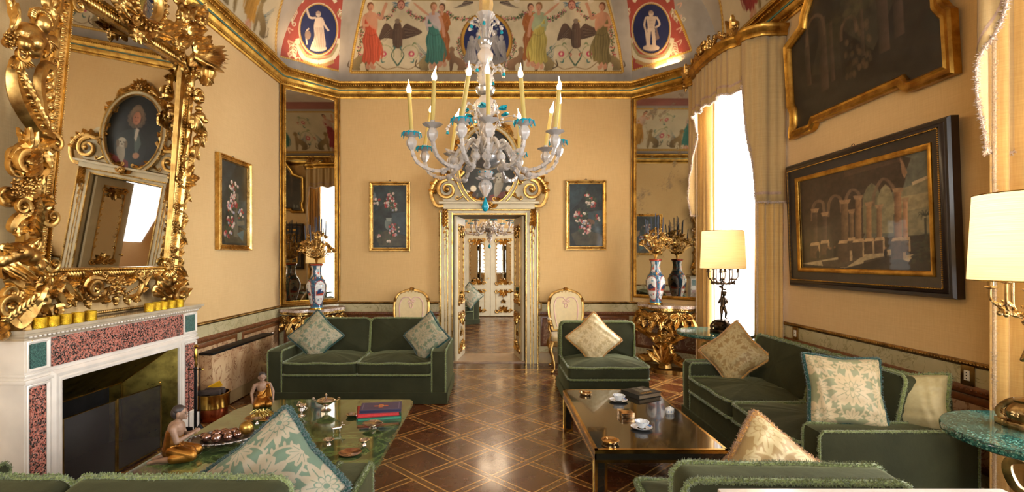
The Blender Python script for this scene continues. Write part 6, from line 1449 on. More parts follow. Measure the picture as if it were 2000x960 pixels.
# silver tray of polished stones
trp = ongt(437, 868); TR = thing('silver_tray', 'ornate silver tray on small feet holding polished metal eggs', 'tray', trp, 20)
m = MB(); m.lathe([(0, .030), (.14, .030), (.17, .038), (.185, .048), (.183, .052), (.165, .043), (.14, .036), (0, .035)], 48, S(1.0, .72, 1), flute=24, fd=.02)
for k in range(30): a = 2 * PI * k / 30; m.ball((.18 * math.cos(a), .13 * math.sin(a), .048), (.012, .012, .008), 6, 4)
m.build('dish', gold('tarnished_silver', '#8f8680', '#4a4440', .3, .5, 120), TR)
for a in (45, 135, 225, 315): m = MB(); x, y = .14 * math.cos(R(a)), .10 * math.sin(R(a)); m.tube(smooth([(x, y, .034), (x * 1.15, y * 1.15, .02), (x * 1.08, y * 1.08, .004)], 4), .006, 6); m.ball((x * 1.08, y * 1.08, .006), .009); m.build('foot', SILVER, TR)
EGG = gold('rose_metal', '#c2a094', '#7c5d55', .2, .15, 40); GEGG = gold('speckled_gilt_egg', '#c9a556', '#7a5a2c', .3, .3, 60)
lay = [(-.085, -.02, .024), (-.03, -.055, .026), (.03, -.05, .025), (-.045, .03, .026), (.015, .005, .027), (.075, -.02, .024), (.05, .055, .022), (-.005, .065, .022), (-.11, .035, .020)]
names_ = ['at the near end', 'at the front edge', 'front, right of centre', 'behind the near end', 'in the middle', 'beside the big gilt egg', 'at the far back edge', 'at the back', 'at the far left']
for k, (x, y, r) in enumerate(lay):
    m = MB(); m.ball((0, 0, 0), (r * 1.12, r, r * .98), 16, 12); o = m.build('metal_egg', EGG); v = Vector((x, y, 0)); v.rotate(Euler((0, 0, R(20)))); o.location = trp + v + Vector((0, 0, .036 + r)); o.rotation_euler = (0, 0, k); tag(o, 'rose coloured metal egg %s of the silver tray' % names_[k], 'egg', 'polished eggs on the tray')
m = MB(); m.ball((0, 0, 0), (.042, .042, .04), 20, 14); o = m.build('gilt_egg', GEGG); v = Vector((.118, .03, 0)); v.rotate(Euler((0, 0, R(20)))); o.location = trp + v + Vector((0, 0, .079)); tag(o, 'large speckled gilt egg at the far end of the silver tray', 'egg')
# gold leaf plate with gilt straw nest
GP = thing('gold_plate', 'shallow gold plate before the far statuette', 'plate', ongt(512, 818)); m = MB(); m.lathe([(0, 0), (.06, 0), (.105, .012), (.115, .015), (.11, .018), (.06, .005), (0, .005)], 32, S(1, .8, 1)); m.build('dish', GOLD_B, GP)
m = MB(); random.seed(5)
for k in range(120):
    a = random.random() * 6.28; r = .02 + random.random() * .06; z = .01 + random.random() * .03; m.tube(smooth([(.01 * math.cos(a), .008 * math.sin(a), .012), (r * .6 * math.cos(a), r * .5 * math.sin(a), z + .02), (r * math.cos(a + .4), r * .8 * math.sin(a + .4), z)], 3), .0022, 4)
o = m.build('gilt_straw', gold('gilt_straw', '#e0cd84', '#a98f4a', .35, .1)); o.location = GP.location + Vector((0, 0, .006)); tag(o, 'tangle of gilt straw lying in the gold plate', 'straw', kind='stuff')
for k, (x, y) in enumerate(((.05, -.02), (.075, -.01), (.06, .01))):
    m = MB(); m.ball((0, 0, 0), (.014, .012, .011), 10, 8); o = m.build('dried_fruit', plain('dried_fruit_skin', '#4a1c18', .4)); o.location = GP.location + Vector((x, y - .01, .018)); tag(o, 'dark red dried fruit at the right of the gold plate, ' + ('front one', 'rightmost one', 'rear one')[k], 'fruit', 'dried fruit on the gold plate')
# statuettes of kneeling monks ---------------------------------------------
SKW = plain('painted_flesh_wood', '#8f6f58', .5, 0, 18, .25, .2, 60); ROBE = gold('worn_gilt_robe', '#b5803a', '#7a4d22', .35, .3); HAIRM = plain('dark_painted_hair', '#2f2622', .5)
def statue(label, loc, rz, s, pose_):
    """kneeling/seated figure facing local +x, about .30 tall at s=1"""
    t = thing('monk_statuette', label, 'statuette', loc, rz)
    b = MB(); M = b.M = S(s)
    cp_ = lambda a, c, ra, rb: cap(b, a, c, ra, rb, 12)
    # torso, neck, head
    cp_((-.015, 0, .075), (-.01, 0, .13), .040, .036); cp_((-.01, 0, .13), (0, 0, .175), .036, .043); cp_((0, -.035, .185), (0, .035, .185), .022, .022); cp_((.004, 0, .19), (.012, 0, .222), .017, .016)
    b.ball((.018, 0, .255), (.031, .027, .036), 16, 14); b.ball((.026, 0, .240), (.022, .021, .024), 12, 10); b.ball((.050, 0, .250), (.006, .005, .010), 8, 6); b.ball((.046, 0, .234), (.006, .010, .004), 8, 6); b.ball((.045, 0, .223), (.008, .010, .008), 8, 6)
    for d in (-1, 1):
        b.ball((.016, d * .029, .250), (.009, .005, .015), 8, 6); b.ball((.041, d * .011, .262), (.008, .010, .004), 8, 6)
        cp_((-.01, d * .022, .06), (.085, d * .045, .035), .034, .026)         # thigh
        cp_((.085, d * .045, .032), (-.02, d * .045, .022), .023, .018)        # shin folded back
        if pose_ == 0: cp_((-.02, d * .045, .022), (-.095, d * .03, .015), .018, .010); cp_((-.095, d * .03, .014), (-.125, d * .028, .008), .010, .007)
        else: cp_((-.02, d * .045, .022), (.01, -d * .03, .016), .017, .012)
    def hand(x, y, z, dx, dy, dz, side):
        dd = Vector((dx, dy, dz)).normalized(); up = Vector((0, side, 0)); up = (up - dd * up.dot(dd)).normalized(); w_ = dd.cross(up); c = Vector((x, y, z))
        cp_(tuple(c), tuple(c + dd * .018), .0085, .0085)
        for q_ in range(4): o_ = w_ * (q_ - 1.5) * .0052; L = (.018, .022, .021, .016)[q_]; a = c + dd * .018 + o_; cp_(tuple(a), tuple(a + dd * L * .55), .0030, .0028); cp_(tuple(a + dd * L * .55), tuple(a + dd * L * .9 - up * .004), .0028, .0022)
        a = c + dd * .004 + w_ * .008; cp_(tuple(a), tuple(a + dd * .014 + w_ * .006 + up * .003), .0034, .0026)
    if pose_ == 0:
        for d in (-1, 1): cp_((0, d * .052, .182), (.020, d * .060, .118), .018, .014); cp_((.020, d * .060, .118), (.078, d * .016, .142), .014, .009); hand(.080, d * .007, .143, .85, -d * .05, .45, d)
    else:
        cp_((0, .055, .182), (-.005, .085, .115), .018, .014); cp_((-.005, .085, .115), (.035, .082, .058), .013, .009); hand(.037, .082, .056, .7, 0, -.5, 1)
        cp_((0, -.055, .182), (.0, -.080, .12), .018, .014); cp_((.0, -.080, .12), (.045, -.075, .062), .013, .009); hand(.047, -.075, .06, .8, 0, -.45, -1)
    remeshed(b, 'body', SKW, .0026 * s, t, 3)
    r = MB(); r.M = S(s)                       # robe wrapped round hips, thighs and one shoulder
    c2 = lambda a, c, ra, rb: cap(r, a, c, ra, rb, 14)
    c2((-.017, 0, .062), (-.013, 0, .145), .052, .041)
    for d in (-1, 1): c2((-.01, d * .022, .058), (.082, d * .045, .036), .039, .031); c2((.082, d * .045, .032), (.0, d * .05, .026), .029, .026)
    c2((-.03, 0, .05), (.06, 0, .04), .04, .034)
    for k in range(7): c2((.020 + .002 * k, -.030 + .010 * k * .9, .10 + .004 * k), (.008, .030 + .004 * k, .182 - .002 * k), .012, .010) if k < 4 else None
    c2((-.03, -.02, .12), (-.02, .040, .178), .016, .014); c2((.0, .036, .198), (.020, .036, .170), .013, .012)
    if pose_: 
        for k in range(4): c2((.02 + .004 * k, .036 + .006 * k, .19), (.028 + .006 * k, .038 + .010 * k, .09), .007, .006)
    remeshed(r, 'robe', ROBE, .0028 * s, t, 2)
    h_ = MB(); h_.M = S(s); h_.ball((.010, 0, .268), (.033, .0295, .029), 18, 14); h_.ball((-.004, 0, .255), (.024, .0275, .032), 14, 12); h_.build('hair', HAIRM, t)
    e = MB(); e.M = S(s)
    for d in (-1, 1): e.ball((.0475, d * .011, .2535), (.003, .0055, .0018), 8, 6); e.tube(smooth([(.046, d * .005, .262), (.047, d * .011, .264), (.043, d * .018, .261)], 4), .0009, 5)
    e.build('painted_eyes', plain('painted_black', '#1c1512', .5), t)
    m = MB(); m.M = S(s); m.tube(smooth([(.051, -.008, .2335), (.053, 0, .2325), (.051, .008, .2335)], 4), .0018, 6); m.build('painted_lips', plain('painted_lip', '#7c4236', .5), t)
    return t
statue('kneeling gilt-robed monk statuette with raised hands beside the silver tray', ongt(345, 898), 14, 1.02, 0)
statue('seated gilt-robed monk statuette behind the gold plate', ongt(512, 793), -62, .88, 1)
# ---------------------------------------------------------------- round side tables and lamps
def side_table(label, loc):
    t = thing('side_table', label, 'side table', loc); m = MB(); m.lathe([(0, .70), (.365, .70), (.378, .708), (.38, .72), (.38, .732), (.375, .74), (0, .74)], 72); m.build('top', TABM, t, auto=40)
    m = MB()   # bronze putto pedestal
    m.lathe([(.0, 0), (.15, 0), (.16, .02), (.13, .05), (.10, .07), (.06, .09)], 24); mt_ = MB(); mt_.lathe([(.05, .60), (.09, .64), (.14, .665), (.16, .70), (0, .70)], 24)
    for k in range(3):
        a = k * 2 * PI / 3; c_, s_ = math.cos(a), math.sin(a); mt_.tube(smooth([(.05 * c_, .05 * s_, .62), (.15 * c_, .15 * s_, .58), (.13 * c_, .13 * s_, .48), (.06 * c_, .06 * s_, .44)], 6), .02, 8, rib=.1); m.tube(smooth([(.05 * c_, .05 * s_, .12), (.17 * c_, .17 * s_, .10), (.2 * c_, .2 * s_, .02)], 6), [.03 - .0015 * k_ for k_ in range(13)], 8, rib=.1)
    m.build('pedestal', PBRONZE, t); mt_.build('bracket', PBRONZE, t)
    b = MB(); cap(b, (0, 0, .30), (0, 0, .44), .055, .062); cap(b, (0, 0, .46), (0, 0, .50), .03, .028); b.ball((0, -.008, .55), (.042, .042, .048), 14, 12); b.ball((0, -.05, .545), (.01, .012, .012))
    for d in (-1, 1): cap(b, (d * .03, 0, .30), (d * .06, -.06, .20), .042, .032); cap(b, (d * .06, -.06, .20), (d * .05, .01, .09), .030, .02); cap(b, (d * .06, 0, .44), (d * .12, -.02, .52), .026, .02); cap(b, (d * .12, -.02, .52), (d * .07, -.01, .62), .019, .014); b.ball((d * .065, -.01, .63), .02)
    remeshed(b, 'putto', BRONZE, .006, t, 3); return t
side_table('round green marble side table beside the near end of the right sofa', (2.42, 2.12, 0)); side_table('round green marble side table before the bright window', (2.33, 5.2, 0))
def lamp(label, loc, rz, body, lit):
    t = thing('table_lamp', label, 'table lamp', loc, rz); z0 = 0
    m = MB(); m.lathe([(.10, 0), (.105, .012), (.10, .03), (.085, .035), (.09, .05), (.095, .075), (.08, .10), (.065, .115), (.07, .125), (.04, .135), (0, .14)], 24, flute=6, fd=.06)
    for k in range(3):
        a = k * 2 * PI / 3 + .5; c_, s_ = math.cos(a), math.sin(a); m.box((.09 * c_, .09 * s_, .015), (.06, .06, .03), bev=.006); m.tube(smooth([(.10 * c_, .10 * s_, .03), (.115 * c_, .115 * s_, .06), (.09 * c_, .09 * s_, .10), (.06 * c_, .06 * s_, .12)], 5), .014, 8, rib=.1)
    for k in range(18): a = k * .7; acanthus(m, .07 * math.cos(a), .07 * math.sin(a), a, .04, .03, T(0, 0, .05 + .01 * (k % 4)) @ RX(0), .5, 0, 3)
    m.build('base', body, t)
    b = MB(); cap(b, (0, 0, .27), (.004, 0, .345), .024, .029); b.ball((.002, -.004, .272), (.027, .025, .024)); cap(b, (.004, 0, .36), (.008, 0, .378), .012, .012); b.ball((.012, -.004, .402), (.024, .025, .027), 14, 12); b.ball((.012, -.03, .398), (.005, .006, .006))
    for k in range(14): a = k * PI * 2 / 14; b.ball((.012 + .022 * math.cos(a), .003 + .02 * math.sin(a), .416 + .004 * (k % 2)), .010)
    cap(b, (-.014, 0, .26), (-.018, -.012, .20), .019, .014); cap(b, (-.018, -.012, .20), (-.016, 0, .145), .0135, .009); cap(b, (-.016, 0, .142), (-.018, -.024, .138), .009, .006)
    cap(b, (.014, 0, .26), (.026, -.018, .205), .019, .014); cap(b, (.026, -.018, .205), (.034, .016, .155), .0135, .009); cap(b, (.034, .016, .152), (.038, -.006, .142), .009, .006)
    cap(b, (-.026, 0, .345), (-.046, -.01, .31), .012, .010); cap(b, (-.046, -.01, .31), (-.034, -.03, .345), .0095, .007); b.ball((-.033, -.03, .35), .009)
    cap(b, (.030, 0, .348), (.045, -.008, .305), .012, .010); cap(b, (.045, -.008, .305), (.014, -.03, .30), .0095, .007); b.ball((.010, -.031, .30), .009)
    remeshed(b, 'putto_figure', body, .0028, t, 2)
    m = MB(); m.tube(smooth([(-.030, -.03, .27), (-.032, -.03, .36), (-.012, -.015, .45), (0, 0, .50), (0, 0, .56)], 6), .008, 7)
    for k in range(10): a = k * 1.1; acanthus(m, 0, 0, a, .045, .03, T(-.005, -.005, .44 + .012 * k), .7, 0, 3)
    for k in range(8):
        a = k * PI / 4 + .2; c_, s_ = math.cos(a), math.sin(a); r = .14 if k % 2 else .11; zt = .64 if k % 2 else .67
        m.tube(smooth([(0, 0, .54), (.05 * c_, .05 * s_, .50), (.10 * c_, .10 * s_, .53), (r * c_, r * s_, .575), (r * c_, r * s_, zt)], 6), .006, 7); m.lathe([(.008, 0), (.026, .008), (.022, .012), (.012, .015), (.013, .045), (.016, .048)], 10, T(r * c_, r * s_, zt - .02)); 
        acanthus(m, .06 * c_, .06 * s_, a, .06, .035, T(0, 0, .51), .9, 0, 3); acanthus(m, .10 * c_, .10 * s_, a + .8, .05, .03, T(0, 0, .55), .9, 0, 3); m.ball((.11 * c_, .11 * s_, .51), .012)
    m.build('candelabra_arms', body, t)
    m = MB(); m.lathe([(.222, .665), (.204, 1.055)], 64, close=False); m.build('lamp_shade', SHADE, t); m = MB(); m.tube([(.222 * math.cos(k * PI / 32), .222 * math.sin(k * PI / 32), .665) for k in range(65)], .0025, 5, cap=False); m.tube([(.204 * math.cos(k * PI / 32), .204 * math.sin(k * PI / 32), 1.055) for k in range(65)], .0025, 5, cap=False); m.tube([(0, 0, .56), (0, 0, 1.05)], .004, 6); m.tube([(-.203, 0, 1.05), (.203, 0, 1.05)], .002, 5); m.tube([(0, -.203, 1.05), (0, .203, 1.05)], .002, 5); m.build('shade_rim', BRASS, t)
    m = MB(); m.ball((0, 0, .80), (.03, .03, .04), 12, 8); m.build('bulb', emis('lamp_bulb_%d' % int(lit), '#ffdfa8', lit * .5), t)
    l = point('lamp_bulb_light', (loc[0], loc[1], loc[2] + .84), lit, (1, .78, .48), .05)
    return t
lamp('gilt putto lamp with cream shade on the near green marble table', (2.42, 2.21, .74), -20, PBRONZE, 10); lamp('dark bronze putto lamp silhouetted against the bright window', (2.39, 5.15, .74), 0, BRONZE, 4)
# ---------------------------------------------------------------- framed pictures
def homog(Q):
    """map of quadrilateral Q (BL, BR, TR, TL in author space) onto the unit square"""
    A_ = []; b_ = []
    for (x, y), (u, v) in zip(Q, ((0, 0), (1, 0), (1, 1), (0, 1))):
        A_ += [[x, y, 1, 0, 0, 0, -u * x, -u * y], [0, 0, 0, x, y, 1, -v * x, -v * y]]; b_ += [u, v]
    h = np.linalg.solve(np.array(A_, float), np.array(b_, float))
    def f(p): w = h[6] * p[0] + h[7] * p[1] + 1; return ((h[0] * p[0] + h[1] * p[1] + h[2]) / w, (h[3] * p[0] + h[4] * p[1] + h[5]) / w)
    return f
def picture(label, M, w, h, fw, cv, mats, prof, name='framed_painting', bead=True, hook=True):
    """M: local x right, y up, z out, origin bottom-left of the outer frame"""
    t = thing(name, label, 'painting', M.to_translation()); Rm = M.to_3x3().to_4x4()
    m = MB(); m.box((w / 2, h / 2, .006), (w - .02, h - .02, .012), Rm); m.build('backing', DARKWOOD, t, smooth=False)
    m = MB(); m.sweep([(0, 0, 0), (w, 0, 0), (w, h, 0), (0, h, 0)], prof, True, M=Rm, up=(0, 0, 1)); f = m.build('frame', mats[0], t, auto=30)
    if bead:
        m = MB(); m.sweep([(fw - .02, fw - .02, 0), (w - fw + .02, fw - .02, 0), (w - fw + .02, h - fw + .02, 0), (fw - .02, h - fw + .02, 0)], [(0, .0), (0, .022), (.006, .026), (.02, .018), (.02, 0)], True, M=Rm, up=(0, 0, 1)); beads(m, [(fw - .01, fw - .01, .024), (w - fw + .01, fw - .01, .024), (w - fw + .01, h - fw + .01, .024), (fw - .01, h - fw + .01, .024)], .006, .017, Rm, True); m.build('inner_moulding', mats[1], t, auto=50)
    painted('canvas', cv, lambda s, u: tuple(Rm @ Vector((fw + (w - 2 * fw) * s, fw + (h - 2 * fw) * u, .014))), OIL, t)
    if hook: m = MB(); m.tube([(w / 2 + .014 * math.cos(k * .5), h + .008 + .012 * math.sin(k * .5), .01) for k in range(13)], .003, 6, M=Rm); m.build('hanging_ring', IRON, t)
    return t
PF = [(0, 0), (0, .03), (.006, .036), (.014, .036), (.02, .026), (.034, .02), (.044, .03), (.052, .03), (.056, .016), (.056, 0)]
def flowers(seed, kind):
    cv = Canvas(100, 190, '#1d2624', lambda p: (p[0], 1 - p[1])); cv.mottle(.6, 50, seed); rng = random.Random(seed)
    cv.poly([(0, 0), (.6, 0), (.3, .3), (0, .45)], '#2c3d42', .5); cv.poly([(.55, .45), (1, .42), (1, .8), (.6, .75)], '#33444a', .6); cv.poly([(.05, .8), (.4, .72), (1, .82), (1, .97), (.2, .98)], '#564c34', .45); cv.mottle(.4, 26, seed + 3)
    if kind == 0: P = [(.5, .28, .16, 26), (.62, .34, .12, 12), (.1, .26, .1, 9), (.62, .72, .17, 22), (.2, .8, .08, 5), (.48, .9, .06, 4), (.52, .16, .1, 8)]; cv.ell((.47, .62), .12, .1, '#5c6660', sh=(-1, 0, .7)); cv.poly([(.38, .52), (.56, .52), (.53, .58), (.42, .58)], '#7d8478')
    elif kind == 1: P = [(.66, .3, .14, 18), (.35, .52, .2, 26), (.5, .72, .22, 28), (.85, .55, .1, 8), (.55, .2, .08, 5)]; cv.ell((.6, .62), .16, .06, '#6b4a30', .8)
    else: P = [(.45, .3, .12, 12), (.48, .42, .12, 14), (.42, .54, .14, 16), (.62, .52, .12, 10), (.75, .6, .12, 10), (.4, .72, .14, 16), (.3, .86, .12, 12), (.6, .27, .08, 4)]; cv.poly([(.55, .35), (.68, .36), (.66, .9), (.5, .9)], '#5e5848', .8); cv.poly([(.62, .7), (.9, .68), (.92, .74), (.64, .76)], '#6e6650', .7); cv.poly([(.62, .86), (.9, .8), (.85, .95)], '#4f6a6c', .7)
    for x, y, r, n_ in P:
        for k in range(n_ * 2): a = rng.random() * 6.3; d = rng.random() ** .5 * r; cv.ell((x + d * math.cos(a), y + d * math.sin(a) * .55), .05, .014, rng.choice(['#2d3a26', '#3a4a2e', '#25301f']), rot=a, n=8)
        for k in range(n_):
            a = rng.random() * 6.3; d = rng.random() ** .6 * r; c = rng.choice(['#b3a392', '#c9bba8', '#8f2c2a', '#a8423c', '#b5807a', '#7a2a2c', '#c4aa9c', '#8f8fa0']); px, py = x + d * math.cos(a), y + d * math.sin(a) * .6; s = rng.uniform(.022, .042)
            cv.ell((px, py), s, s * .55, c, n=10); cv.ell((px + s * .2, py + s * .12), s * .6, s * .3, tuple(v * .6 for v in lin(c)), .8, n=8); cv.ell((px - s * .2, py - s * .1), s * .4, s * .2, tuple(min(1, v * 1.3) for v in lin(c)), .8, n=8)
    return cv
W_, H_ = .59, 1.01
p = PT(722, 490, YF - .0); FWM = lambda x, z: frame((x, YF - .001, z), (1, 0, 0), (0, 0, 1), (0, -1, 0))
picture('narrow flower painting in a gilt frame left of the doorway', FWM(-1.80, 1.615), W_, H_, .056, flowers(1, 0), (GOLD_B, GOLD_D), PF)
picture('narrow flower painting in a gilt frame right of the doorway', FWM(1.045, 1.635), W_, H_, .056, flowers(2, 1), (GOLD_B, GOLD_D), PF)
picture('narrow flower painting in a gilt frame on the left wall by the corner mirror', frame((XL + .001, 5.05, 1.60), (0, 1, 0), (0, 0, 1), (1, 0, 0)), .68, 1.0, .06, flowers(3, 2), (GOLD_B, GOLD_D), [(a, b * 1.5) for a, b in PF])
# ruins painting on the right wall (author space: pixels of a close view of it)
def ruins():
    f = homog([(155, 765), (735, 795), (722, 185), (140, 325)]); cv = Canvas(240, 170, '#211a15', f)
    cv.poly([(140, 325), (722, 185), (735, 795), (155, 765)], '#2a221a'); cv.mottle(.5, 60, 4)
    cv.poly([(330, 300), (722, 185), (730, 640), (360, 640)], '#4b4b40'); cv.poly([(600, 380), (725, 330), (728, 600), (560, 640)], '#6b6248', .8); cv.poly([(480, 440), (725, 400), (726, 470), (500, 520)], '#857655', .7); cv.poly([(640, 350), (710, 320), (712, 335), (645, 365)], '#a08a6a', .8); cv.mottle(.2, 50, 5)
    cv.poly(smooth([(140, 325), (600, 215), (612, 300), (590, 400), (560, 350), (520, 330), (470, 350), (430, 440), (420, 640), (150, 660), (140, 325)], 3), '#30251d')
    cv.poly([(330, 275), (610, 210), (615, 330), (600, 390), (340, 420)], '#33271e'); cv.poly([(340, 270), (600, 212), (602, 240), (345, 310)], '#453527', .8)
    for x0, x1, yt, yb in ((425, 505, 345, 600), (490, 560, 355, 600)): cv.poly([(x0, yb), (x0, yt + 70), (x0 + (x1 - x0) * .25, yt + 20), ((x0 + x1) / 2, yt), (x0 + (x1 - x0) * .8, yt + 20), (x1, yt + 70), (x1, yb)], '#6e664c' if x0 > 480 else '#59543f')
    for cx_, cy_, r in ((520, 400, 80), (380, 430, 58), (300, 450, 50), (225, 470, 45)): cv.curve([(cx_ - r * .6, cy_ + 60), (cx_ - r * .5, cy_ - 10), (cx_ - 4, cy_ - r * .9), (cx_ + r * .5, cy_ - 30), (cx_ + r * .62, cy_ + 40)], 14, '#5e4a38', .8)
    cv.poly([(140, 640), (735, 610), (735, 795), (155, 765)], '#2b2218'); cv.poly([(150, 745), (330, 712), (560, 680), (620, 690), (560, 712), (345, 770)], '#9c8a6a', .8); cv.poly([(240, 735), (420, 715), (350, 768), (250, 765)], '#2a1f18', .9); cv.poly([(560, 720), (650, 708), (625, 745)], '#a89472', .8); cv.poly([(430, 735), (560, 705), (620, 745), (420, 780)], '#241c15', .9)
    def column(x, w, yt, yb, c): 
        cv.poly([(x - w / 2, yt), (x + w / 2, yt), (x + w * .55, yb), (x - w * .55, yb)], c, sh=(1, 0, 1.1)); cv.poly([(x - w * .9, yt - 12), (x + w * .9, yt - 16), (x + w * .6, yt + 6), (x - w * .6, yt + 6)], '#7c6248')
        cv.poly([(x - w * .8, yb), (x + w * .9, yb - 4), (x + w * 1.1, yb + 14), (x - w, yb + 16)], '#947a5a'); cv.poly([(x - w, yb + 16), (x + w * 1.0, yb + 12), (x + w * 1.1, yb + 90 * w / 26), (x - w, yb + 94 * w / 26)], '#3f3024', sh=(1, 0, .6)); cv.poly([(x + w * .7, yb + 14), (x + w * 1.05, yb + 12), (x + w * 1.1, yb + 88 * w / 26), (x + w * .75, yb + 90 * w / 26)], '#8f785a')
    for x, w, yt, yb, c in ((210, 22, 480, 640, '#3b2e24'), (255, 20, 500, 630, '#40322a'), (345, 30, 440, 632, '#57432f'), (375, 18, 490, 620, '#5e4934'), (405, 26, 420, 628, '#6b5138'), (452, 22, 455, 625, '#765a3e'), (498, 22, 470, 622, '#6b5138'), (580, 30, 390, 625, '#6e5038'), (612, 20, 440, 625, '#8a6649')): column(x, w, yt, yb, c)
    cv.poly([(590, 225), (606, 250), (622, 300), (610, 330), (598, 300)], '#7a5c42'); 
    for x, y in ((225, 700), (270, 690), (282, 695), (525, 700), (300, 690)): cv.ell((x, y), 8, 24, '#1a1310'); cv.ell((x, y - 26), 4, 6, '#5e4230')
    cv.line([(700, 640), (698, 530)], 10, '#2b2a20'); 
    for k in range(9): cv.curve([(698, 520), (698 + 24 * math.cos(k * .7), 505 + 14 * math.sin(k * .7)), (698 + 34 * math.cos(k * .7), 520 + 26 * math.sin(k * .7))], 6, '#23251c', taper=True)
    for k in range(60): cv.ell((640 + 90 * random.random(), 640 + 110 * random.random()), 10, 6, random.choice(['#2a2c1e', '#3a3826', '#1c1a14']), .7, n=8)
    cv.mottle(.25, 12, 8); cv.a *= 1.5; return cv
EBON = plain('ebonised_frame', '#241915', .3, 0, 20, .35, .1, 60)
LEAN = Vector((-.04 / 1.11, 0, 1)).normalized(); RXM = lambda o: frame(o, (0, -1, 0), LEAN, Vector((0, -1, 0)).cross(LEAN))
picture('wide painting of ruined arches and columns in a dark frame on the right wall', RXM((2.855, 4.70, 1.255)), 1.69, 1.125, .17, ruins(), (EBON, GOLD_Y), [(0, -.02), (0, .03), (.012, .045), (.03, .045), (.04, .055), (.055, .06), (.065, .05), (.13, .035), (.15, .02), (.17, .012), (.17, 0)])
m = MB(); Mr = RXM((0, 0, 0)); beads(m, [(.062, .062, .060), (1.628, .062, .060), (1.628, 1.063, .060), (.062, 1.063, .060)], .006, .013, Mr, True)
m.sweep([(.135, .135, .03), (1.555, .135, .03), (1.555, .99, .03), (.135, .99, .03)], [(0, 0), (0, .01), (.01, .014), (.03, .008), (.034, 0)], True, M=Mr, up=(0, 0, 1)); m.build('gilt_sight_edge', GOLD_Y, bpy.data.objects['framed_painting.003'], auto=50)
# shaped overpainting above
t = thing('shaped_painting', 'dark shaped painting with a curved gilt frame high on the right wall', 'painting', (2.855, 4.72, 2.64)); LEAN2 = Vector((-.06 / 1.0, 0, 1)).normalized(); M2 = frame((0, 0, 0), (0, -1, 0), LEAN2, Vector((0, -1, 0)).cross(LEAN2))
OUT = [(0, 0), (.30, 0), (.345, .02), (.37, .06), (1.27, .06), (1.30, .02), (1.345, 0), (1.69, 0), (1.69, .40), (1.66, .43), (1.63, .48), (1.63, .80), (1.69, .86), (1.69, .95), (1.5, .98), (1.44, 1.03), (1.30, 1.22), (1.10, 1.34), (.845, 1.38), (.59, 1.34), (.40, 1.22), (.27, 1.05), (.25, .98), (.02, .90), (0, .88), (0, .30), (.035, .24), (.03, .14), (0, .10)]
def inset(P, d):
    n = len(P); o = []
    for i in range(n):
        a = (Vector(P[i]) - Vector(P[i - 1])).normalized(); b_ = (Vector(P[(i + 1) % n]) - Vector(P[i])).normalized(); na = Vector((-a.y, a.x)); nb = Vector((-b_.y, b_.x)); h_ = (na + nb); h_ = h_.normalized() if h_.length > 1e-4 else na; o.append(tuple(Vector(P[i]) + h_ * d / max(.5, h_.dot(na))))
    return o
m = MB(); m.sweep([(x, y, 0) for x, y in OUT], [(0, -.02), (0, .03), (.012, .045), (.025, .035), (.05, .03), (.062, .042), (.075, .03), (.08, .012), (.08, 0)], True, M=M2, up=(0, 0, 1)); m.build('frame', GOLD_Y, t, auto=35)
m = MB(); m.prism(inset(OUT, .02), -.015, .004, M2); m.build('backing', DARKWOOD, t, smooth=False)
cv = Canvas(220, 180, '#1a1714'); cv.mottle(.6, 70, 6); cv.poly([(.45, .5), (.62, .3), (.75, .5), (.8, .9), (.5, .95)], '#2f2c22', .8); cv.poly([(.2, .35), (.3, .6), (.42, .62), (.42, .3)], '#2b281f', .8)
for x, w, y0, y1 in ((.18, .02, .3, .62), (.3, .03, .22, .66), (.36, .015, .25, .6), (.56, .012, .3, .7), (.68, .03, .26, .95), (.76, .025, .3, .9)): cv.poly([(x - w, y0), (x + w, y0), (x + w, y1), (x - w, y1)], '#382d24', .8, sh=(1, 0, 1))
for x, y, r in ((.25, .62, .07), (.48, .5, .05), (.84, .7, .07)): cv.curve([(x - r, y - r), (x - r * .8, y + r * .6), (x, y + r * 1.2), (x + r * .8, y + r * .6), (x + r, y - r)], .02, '#4f3f30', .7)
for k in range(40): cv.ell((.45 + .16 * random.random(), .22 + .25 * random.random()), .012, .02, random.choice(['#57462f', '#5a4a32', '#3a3022', '#4a3a2a']), .3, n=8)
for k in range(90): cv.ell((.4 + .3 * random.random(), .55 + .4 * random.random()), .03, .02, random.choice(['#2a2a1e', '#383624', '#22201a']), .5, n=9)
cv.mottle(.3, 20, 9); cv.a *= 1.3; Pin = inset(OUT, .07); xs_ = [p[0] for p in Pin]; 
bmq = bmesh.new(); CW, CHh = 1.69, 1.38
def inside(x, y, P):
    c = False; n = len(P)
    for i in range(n):
        x1, y1 = P[i]; x2, y2 = P[(i + 1) % n]
        if (y1 > y) != (y2 > y) and x < (x2 - x1) * (y - y1) / (y2 - y1) + x1: c = not c
    return c
o = painted('canvas', cv, lambda s, u: tuple(M2 @ Vector((s * CW, u * CHh, .008))), OIL, t); me = o.data; bmq.from_mesh(me); Mi = M2.inverted(); Pt = inset(OUT, .05); dl = [v for v in bmq.verts if not inside((Mi @ v.co).x, (Mi @ v.co).y, Pt)]; bmesh.ops.delete(bmq, geom=dl, context='VERTS'); bmq.to_mesh(me); bmq.free()

